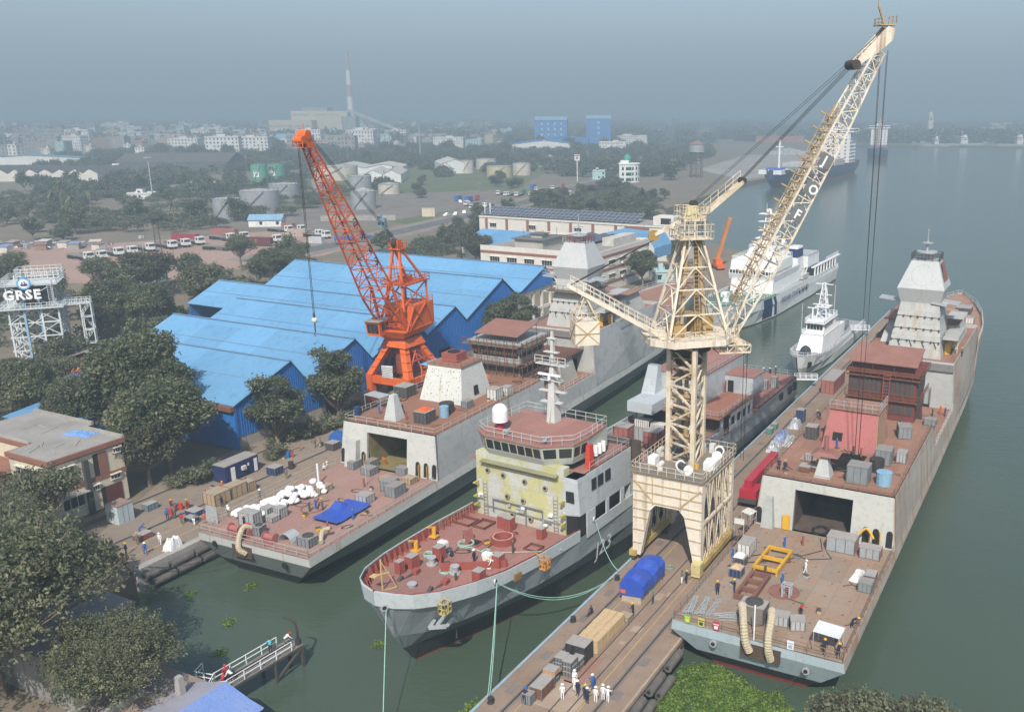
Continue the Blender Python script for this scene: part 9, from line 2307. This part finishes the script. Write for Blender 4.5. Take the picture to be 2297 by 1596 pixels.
for k in range(9):
 a0,a1=PI*k/9,PI*(k+1)/9
 m.hexa([(-.8,math.cos(a0)*1.1,math.sin(a0)*1.3),(.8,math.cos(a0)*1.1,math.sin(a0)*1.3),(.8,math.cos(a1)*1.1,math.sin(a1)*1.3),(-.8,math.cos(a1)*1.1,math.sin(a1)*1.3)],[(-.8,math.cos(a0)*1.15,math.sin(a0)*1.36),(.8,math.cos(a0)*1.15,math.sin(a0)*1.36),(.8,math.cos(a1)*1.15,math.sin(a1)*1.36),(-.8,math.cos(a1)*1.15,math.sin(a1)*1.36)])
one(m,"arched_shelter",GALV,"silver arched sheet shelter at the left ship's stern rail","shelter",72.8,80.9,5)
for pts,r,nm,lb,m_ in (([(79.7,26.2,6.3),(79.3,26.1,7.2),(78.4,25.7,7.4),(77.3,25.2,6.6),(76.8,24.8,5),(77.0,24.4,3.8)],.42,"air_hose","left fat beige hose looping over the right ship's stern",HOSE),([(80.7,23.3,6.2),(80,23.2,7.0),(78.6,22.8,6.9),(77.2,22.6,5.9),(76.7,22.4,4.6),(77.2,22.3,3.4)],.42,"air_hose","right fat beige hose looping over the right ship's stern",HOSE),([(72,86.4,6.0),(71.2,86.6,6.4),(70.2,86.4,5.6),(69.6,86.0,4.4),(70.1,85.4,3.6)],.36,"air_hose","beige hose hanging over the left ship's stern",HOSE),([(76,77.4,6.2),(75.4,78.0,6.0),(74.6,77.6,5.6),(73.8,76.9,5.3)],.3,"air_hose","short olive hose beside the left stern condenser",HOSE),([(101.5,19.6,6.6),(101.8,18.6,7.6),(101.4,17.6,6.6)],.16,"air_hose","yellow bent hose over the grey cabinets",YELLOW),([(92,30.2,5.1),(95,26,5.05),(99,23,5.05),(102,24,5.05)],.05,"cable","black cable crossing the right deck above the yellow frame",BLACK),([(93.5,30.5,5.1),(95.5,28.5,5.05),(96.8,29.4,5.05),(97.3,27.5,5.05),(96,24,5.05),(97.5,21.5,5.05),(99,22.5,5.05)],.05,"cable","looping black cable from the generator across the right deck",BLACK),([(77.3,24.1,5),(77.3,24.1,8.8)],.07,"flag_pole","white flag pole at the right ship's stern rail",WHITE),([(87.8,90.8,5),(87.8,90.8,8)],.14,"post","white post by the timber on the left deck",WHITE),([(90.3,84.5,5),(90.3,84.5,8.2)],.05,"post","thin pole in the middle of the left deck",GALV)):
 bundle(pts,r,nm,lb,nm.split('_')[-1],m_,8)
def sag(a,b,s_,n=12):a,b=Vector(a),Vector(b);return [W(*a.lerp(b,t/n)[:2],a.z+(b.z-a.z)*t/n-s_*4*(t/n)*(1-t/n)) for t in range(n+1)]
def mooring(label,a,b,s_,m_=GROPE,r=.042):one(MB().tube(sag(a,b,s_),r,5),"mooring_rope",m_,label,"rope",0,0,0,0,None,False)
JF=jp(10.3,-6.9);JB=jp(.2,-1.3)
for k in (0,.35):mooring("green mooring rope from the middle ship's bow to the pier edge by the tarpaulin" if k==0 else "lower twin of the green rope to the pier edge",(*JF,8.3),(85.6+k,44,2.9),2.1+k);mooring("green mooring rope down to the near pier bollard" if k==0 else "slack twin of the rope to the near bollard",(*JF,8.3),(60.5+k,44,2.9),.8+k)
mooring("pale rope hanging from the middle ship's stem toward the camera",(*JB,8.7),(53.2,50.2,2),.0);mooring("pale rope from the middle ship's side fairlead to the pier",(*jp(27.9,-8),8.5),(87.5,44,2.9),1.2);mooring("grey rope from the left ship's stern to the quay",(69.9,88,3.6),(63.5,95.6,2.7),.9,ROPE);mooring("grey rope along the left quay fenders",(70.2,90.4,3.2),(62.8,95.2,2),.5,ROPE);mooring("thin wire from the right ship's stern fairlead into the water",(77.2,18.8,3.1),(70.5,24.5,.2),.1,ROPE,.03)
for u,w in ((60.4,43.6),(86.2,43.6),(100,43.6),(120,43.6),(76,43.7)):one(MB().cyl((0,0),.35,0,.1,14).cyl((0,0),.2,.1,.45,12).cyl((0,0),.3,.45,.55,12),"bollard",BLACKY,"black mooring bollard along the pier's left edge","bollard",u,w,P,0,"bollards on the pier")
coil("green rope coil on the pier behind the tarpaulin load",91.3,39.2,P,.55,mat("grey_green_rope",(.25,.3,.24)),2);coil("large tangle of green rope on the middle foredeck",77.1,58.1,7.7,.95,GROPE,3,.06);coil("green rope coil by the left red block",72.9,60.0,7.9,.6,GROPE,4,.05);coil("green rope coil beside the bow bollards",70.4,55.9,8.0,.65,GROPE,5,.05);coil("small green rope heap near the open hatch",76.6,55.0,7.7,.5,GROPE,6,.05,messy=.5);coil("black cable tangle inside the right hangar mouth",104,24.5,5,1.2,BLACK,7,.06,"cable_coil",4,.5);coil("grey cable coil amidships on the middle ship",114.5,56.0,7,.9,GALV,8,.05,"cable_coil")
bundle([(77,57.8,7.75),(76.5,55.5,7.72),(78,52.4,7.72),(79.4,50,7.7),(81.2,48,7.6)],.05,"deck_rope","pale green rope running across the middle foredeck","rope",GROPE)
for u,w,l in ((74.0,58.8,"white anchor windlass on the left of the breakwater"),(73.8,52.8,"white anchor windlass on the right of the breakwater")):one(MB().box(-.5,.5,-.5,.5,0,.2).frustum((-.4,.4,-.4,.4),.9,(-.5,.3,-.5,.5),1.6).cyl((0,0),.3,.2,.9,10,1).cyl((.5,.5),.35,-.3,.3,12,1,axis='y').box(-.5,.2,-.45,.45,1.6,1.75),"windlass",[WHITE,STEEL],l,"winch",u,w,7.75)
for u,w,l in ((71.1,58.2,"grey capstan left of the bow rope coil"),(70.6,54.8,"grey capstan right of the bow rope coil"),(65.6,56.4,"small grey capstan near the stem")):one(MB().cyl((0,0),.6,0,.15,16).cyl((0,0),.35,.15,.8,14,0,r1=.42).cyl((0,0),.5,.8,.9,14),"capstan",GALV,l,"capstan",u,w,8.1)
for u,w,l in ((67.2,58.4,"left chain stopper on the bow deck"),(66.8,54.3,"right chain stopper on the bow deck")):one(MB().bar((-1.2,0,.15),(1.6,-.2,.3),.22).bar((-1.4,0,.2),(-.7,0,.7),.35).obox(1.2,-.2,0,.9,.6,.6,.2,1),"chain_stopper",[TP,REDB],l,"chain stopper",u,w,8.2)
for u,w,l in ((76.9,62.4,"yellow davit at the left bulwark's after end"),(73.2,62.0,"yellow bracket at the left bow bulwark")):one(MB().cyl((0,0),.25,0,1.2,10).bar((0,0,1.2),(-.8,.2,1.5),.2).obox(0,0,0,.9,.9,.15),"davit",YELLOW,l,"davit",u,w,7.9)
one(MB().bar((0,0,0),(0,0,3.4),.12).bar((0,0,0),(1.2,-.8,0),.1).bar((0,0,3.2),(1.2,-.8,0),.08).bar((-.8,.5,1.8),(.7,-.4,1.8),.1).box(-.9,-.2,.1,.8,1.7,1.8),"jack_staff",mat("ochre_staff",(.5,.4,.16)),"ochre jack staff with braces at the middle ship's stem","staff",63.3,58.2,8.9)
for k,(u,w,l) in enumerate(((76.4,47.7,"orange-yellow access cage hung on the middle ship's starboard bow"),(64.2,51.7,"ochre access cage hung on the bow beside the anchor"))):one(MB().box(-.5,.5,-.4,.4,-.3,-.2).rail([(-.5,-.4,-.2),(.5,-.4,-.2),(.5,.4,-.2),(-.5,.4,-.2)],1.1,.5,.04,closed=True).bar((0,.4,.9),(0,1.2,1.3),.08),"access_cage",(mat("cage_orange",(.6,.25,.04)),mat("ochre_staff",(.5,.4,.16)))[k],l,"cage",u,w-.4,8.0)
for i,(y,c1,c2,l) in enumerate(((31.1,(.12,.42,.12),(.75,.5,.05),"green and yellow poster on the right ship's stern rail"),(29.6,(.5,.46,.1),(.05,.05,.04),"dark and yellow poster on the right ship's stern rail"),(28,(.42,.03,.07),(.75,.7,.7),"crimson poster on the right ship's stern rail"),(20.4,(.72,.72,.7),(.3,.38,.5),"white notice board on the right ship's stern rail"))):one(MB().box(-.03,0,-.34,.34,0,.95).box(-.04,-.03,-.3,.3,.62,.72,1).box(-.04,-.03,-.2,.2,.15,.5,1),"poster",[mat(f"poster_ground_{i}",c1),mat(f"poster_ink_{i}",c2)],l,"poster",77.2,y,5.05)
one(MB().hexa([(-1,0,0),(1,0,0),(1,.06,0),(-1,.06,0)],[(-.9,-.1,2.2),(.9,-.1,2.2),(.9,-.04,2.2),(-.9,-.04,2.2)]).box(-.8,.8,-.1,-.04,.9,1,1),"notice_screen",[GALV,WHITE],"grey mesh notice screen at the left ship's port corner","screen",72.5,93.8,5,1.6)
for k in range(7):one(MB().tube([(0,0,0),(3.1,0,0)],.46,14).tube([(-.02,0,0),(3.12,0,0)],.2,10,1),"fender",[RUBBER,BLACK],"grey rubber fender tube along the pier's right edge" if k%2==0 else "lower grey fender tube along the pier's right edge","fender",60.5+(k//2)*4.4+(k%2)*1.2,31.7-.5*(k%2),1.7-.95*(k%2),0,"fenders along the pier")
for k in range(6):one(MB().tube([(0,0,0),(3.0,0,0)],.48,14).tube([(-.02,0,0),(3.02,0,0)],.2,10,1),"fender",[RUBBER,BLACK],"long grey fender tube on the left quay wall" if k%2==0 else "lower grey fender tube on the left quay wall","fender",63+(k//2)*3.5+(k%2)*.6,94.5-.5*(k%2),1.75-.95*(k%2),0,"fenders on the left quay")
for k in range(8):one(MB().rail([(0,0,0),(2.0,0,0)],1.1,.25,.02,0,1),"barrier",GALV,"grey crowd barrier along the pier's right edge by the crane","barrier",80+k*2.3,33.9,P,.03*(k%3-1),"crowd barriers on the pier")
for u,l in ((171.5,"slanting white gangway from the middle ship's stern to the pier"),(219,"slanting gangway at the patrol boat's stern")):one(MB().box(-.5,.5,-2.2,2.2,-.1,0).rail([(-.5,-2.2,0),(-.5,2.2,0)],1.0,1.1,.04).rail([(.5,-2.2,0),(.5,2.2,0)],1.0,1.1,.04),"gangway",WHITE,l,"gangway",u,45.2,4.2,.4)
o=thing("truck_crane","crimson truck crane with folded boom on the pier behind the cream crane","crane",111.5,36.6,P)
MB().box(0,12.5,-1.25,1.25,.9,1.5,0).box(10.2,12.6,-1.25,1.25,1.5,2.9,1).box(.2,3.2,-1.2,1.2,1.5,2.7,1).obox(6.4,0,1.5,3.2,2.2,1.1,0,0).build("chassis",[TP,REDP],o)
MB().bar((1.2,.3,3.2),(13.2,.3,3.4),1.1,1.0).bar((3,.3,3.2),(12,.3,3.3),1.2,.8).build("boom",REDP,o)
m=MB()
for x in (1.2,2.8,5,6.6,8.4,10,11.6):
 for y in (-1.05,1.05):m.cyl((x,.55),.55,y-.22,y+.22,12,axis='y')
m.build("wheels",TYRE,o)
HYP=[(77.5,31.0),(78.6,28.2),(77.2,25),(76.3,23),(77.2,21.6),(75.5,20.2),(74,18),(71.5,17.2),(67,18),(66,24),(66,31.4),(70.5,31.2)]
hb=[(rd.uniform(66,79),rd.uniform(17,32)) for k in range(1500)]
hb=[p for p in hb if inside(p,HYP) and math.sin(p[0]*1.7)*math.sin(p[1]*1.3+p[0])+rd.uniform(-.5,.5)<.55]+[(60+6.5*t,44.9+rd.random()*(2.8-2.2*t)) for t in [rd.random() for k in range(70)]]+[(c_[0]+rd.uniform(-.5,.5),c_[1]+rd.uniform(-.4,.4)) for c_ in ((64.5,89),(69,84),(58,76),(66,62),(80,13),(84,45.8),(95,46),(110,70),(62,80)) for k in range(4)]
o=bpy.data.objects.new("water_hyacinth",leaf_mesh("water_hyacinth",5,[(p[0],p[1],rd.uniform(-.02,.08),rd.uniform(.3,.6),.16) for p in hb],300,.115,HYA,.5,.2));COL.objects.link(o);place(o,0,0,0);o["kind"]="stuff"
# small loose things lying about the decks
rd=random.Random(44)
def litter(n,area,z,where,short):
 for k in range(n):
  u,w=rd.uniform(*area[:2]),rd.uniform(*area[2:])
  t=k%4
  if t==0:one(MB().tube([(-.9,0,.07),(rd.uniform(.3,1.4),0,.07)],.06,6),"pipe_offcut",RUSTY,"short rusty pipe lying on "+where,"pipe",u,w,z,rd.uniform(0,3),"pipe offcuts "+short)
  elif t==1:
   a=rd.uniform(.3,.8);one(MB().tube([(a*math.cos(i*.5)*(1+i*.02),a*.7*math.sin(i*.5),.04+i*.002) for i in range(rd.randint(12,30))],.035,4),"cable",BLACK,"black cable curled on "+where,"cable",u,w,z,rd.uniform(0,6),"cables "+short)
  elif t==2:one(MB().box(-.3,.3,-.2,.2,.03,.4).box(-.33,.33,-.22,.22,.4,.45,1).box(-.05,.05,-.24,-.2,.2,.3,1),"tool_box",[(GALV,STEEL,WOOD,YELLOW)[rd.randrange(4)],DSTEEL],"small tool box on "+where,"box",u,w,z,rd.uniform(0,3),"tool boxes "+short)
  else :one(MB().cyl((0,0),.13,0,1.2,10).sphere((0,0,1.2),.13,10,0,True).cyl((0,0),.05,1.3,1.42,6,1),"gas_cylinder",[(DSTEEL,BLUEP,REDB)[rd.randrange(3)],GALV],"upright gas cylinder on "+where,"cylinder",u,w,z,0,"gas cylinders "+short)
litter(36,(105,132,16.6,31.2),11.3,"the right ship's hangar roof","on the right hangar roof")
litter(26,(134.8,152,16.5,31),7.5,"the right ship's waist deck","on the right waist")
litter(20,(79,101,16,32),5.01,"the right ship's flight deck","on the right flight deck")
litter(22,(76,95,77.5,92),5.01,"the left ship's flight deck","on the left flight deck")
litter(34,(98,126,79.4,93),11.3,"the left ship's hangar roof","on the left hangar roof")
litter(18,(130,144,80,93),7.5,"the left ship's waist deck","on the left waist")
litter(22,(106,126,47.5,60),7.0,"the middle ship's working deck","amidships")
litter(14,(66.5,83,50.5,60.5),7.75,"the middle ship's foredeck","on the foredeck")
litter(24,(110,168,33,35.6),P,"the pier's right side","on the pier")
litter(20,(80,122,105.5,109.5),P,"the left quay","on the left quay")
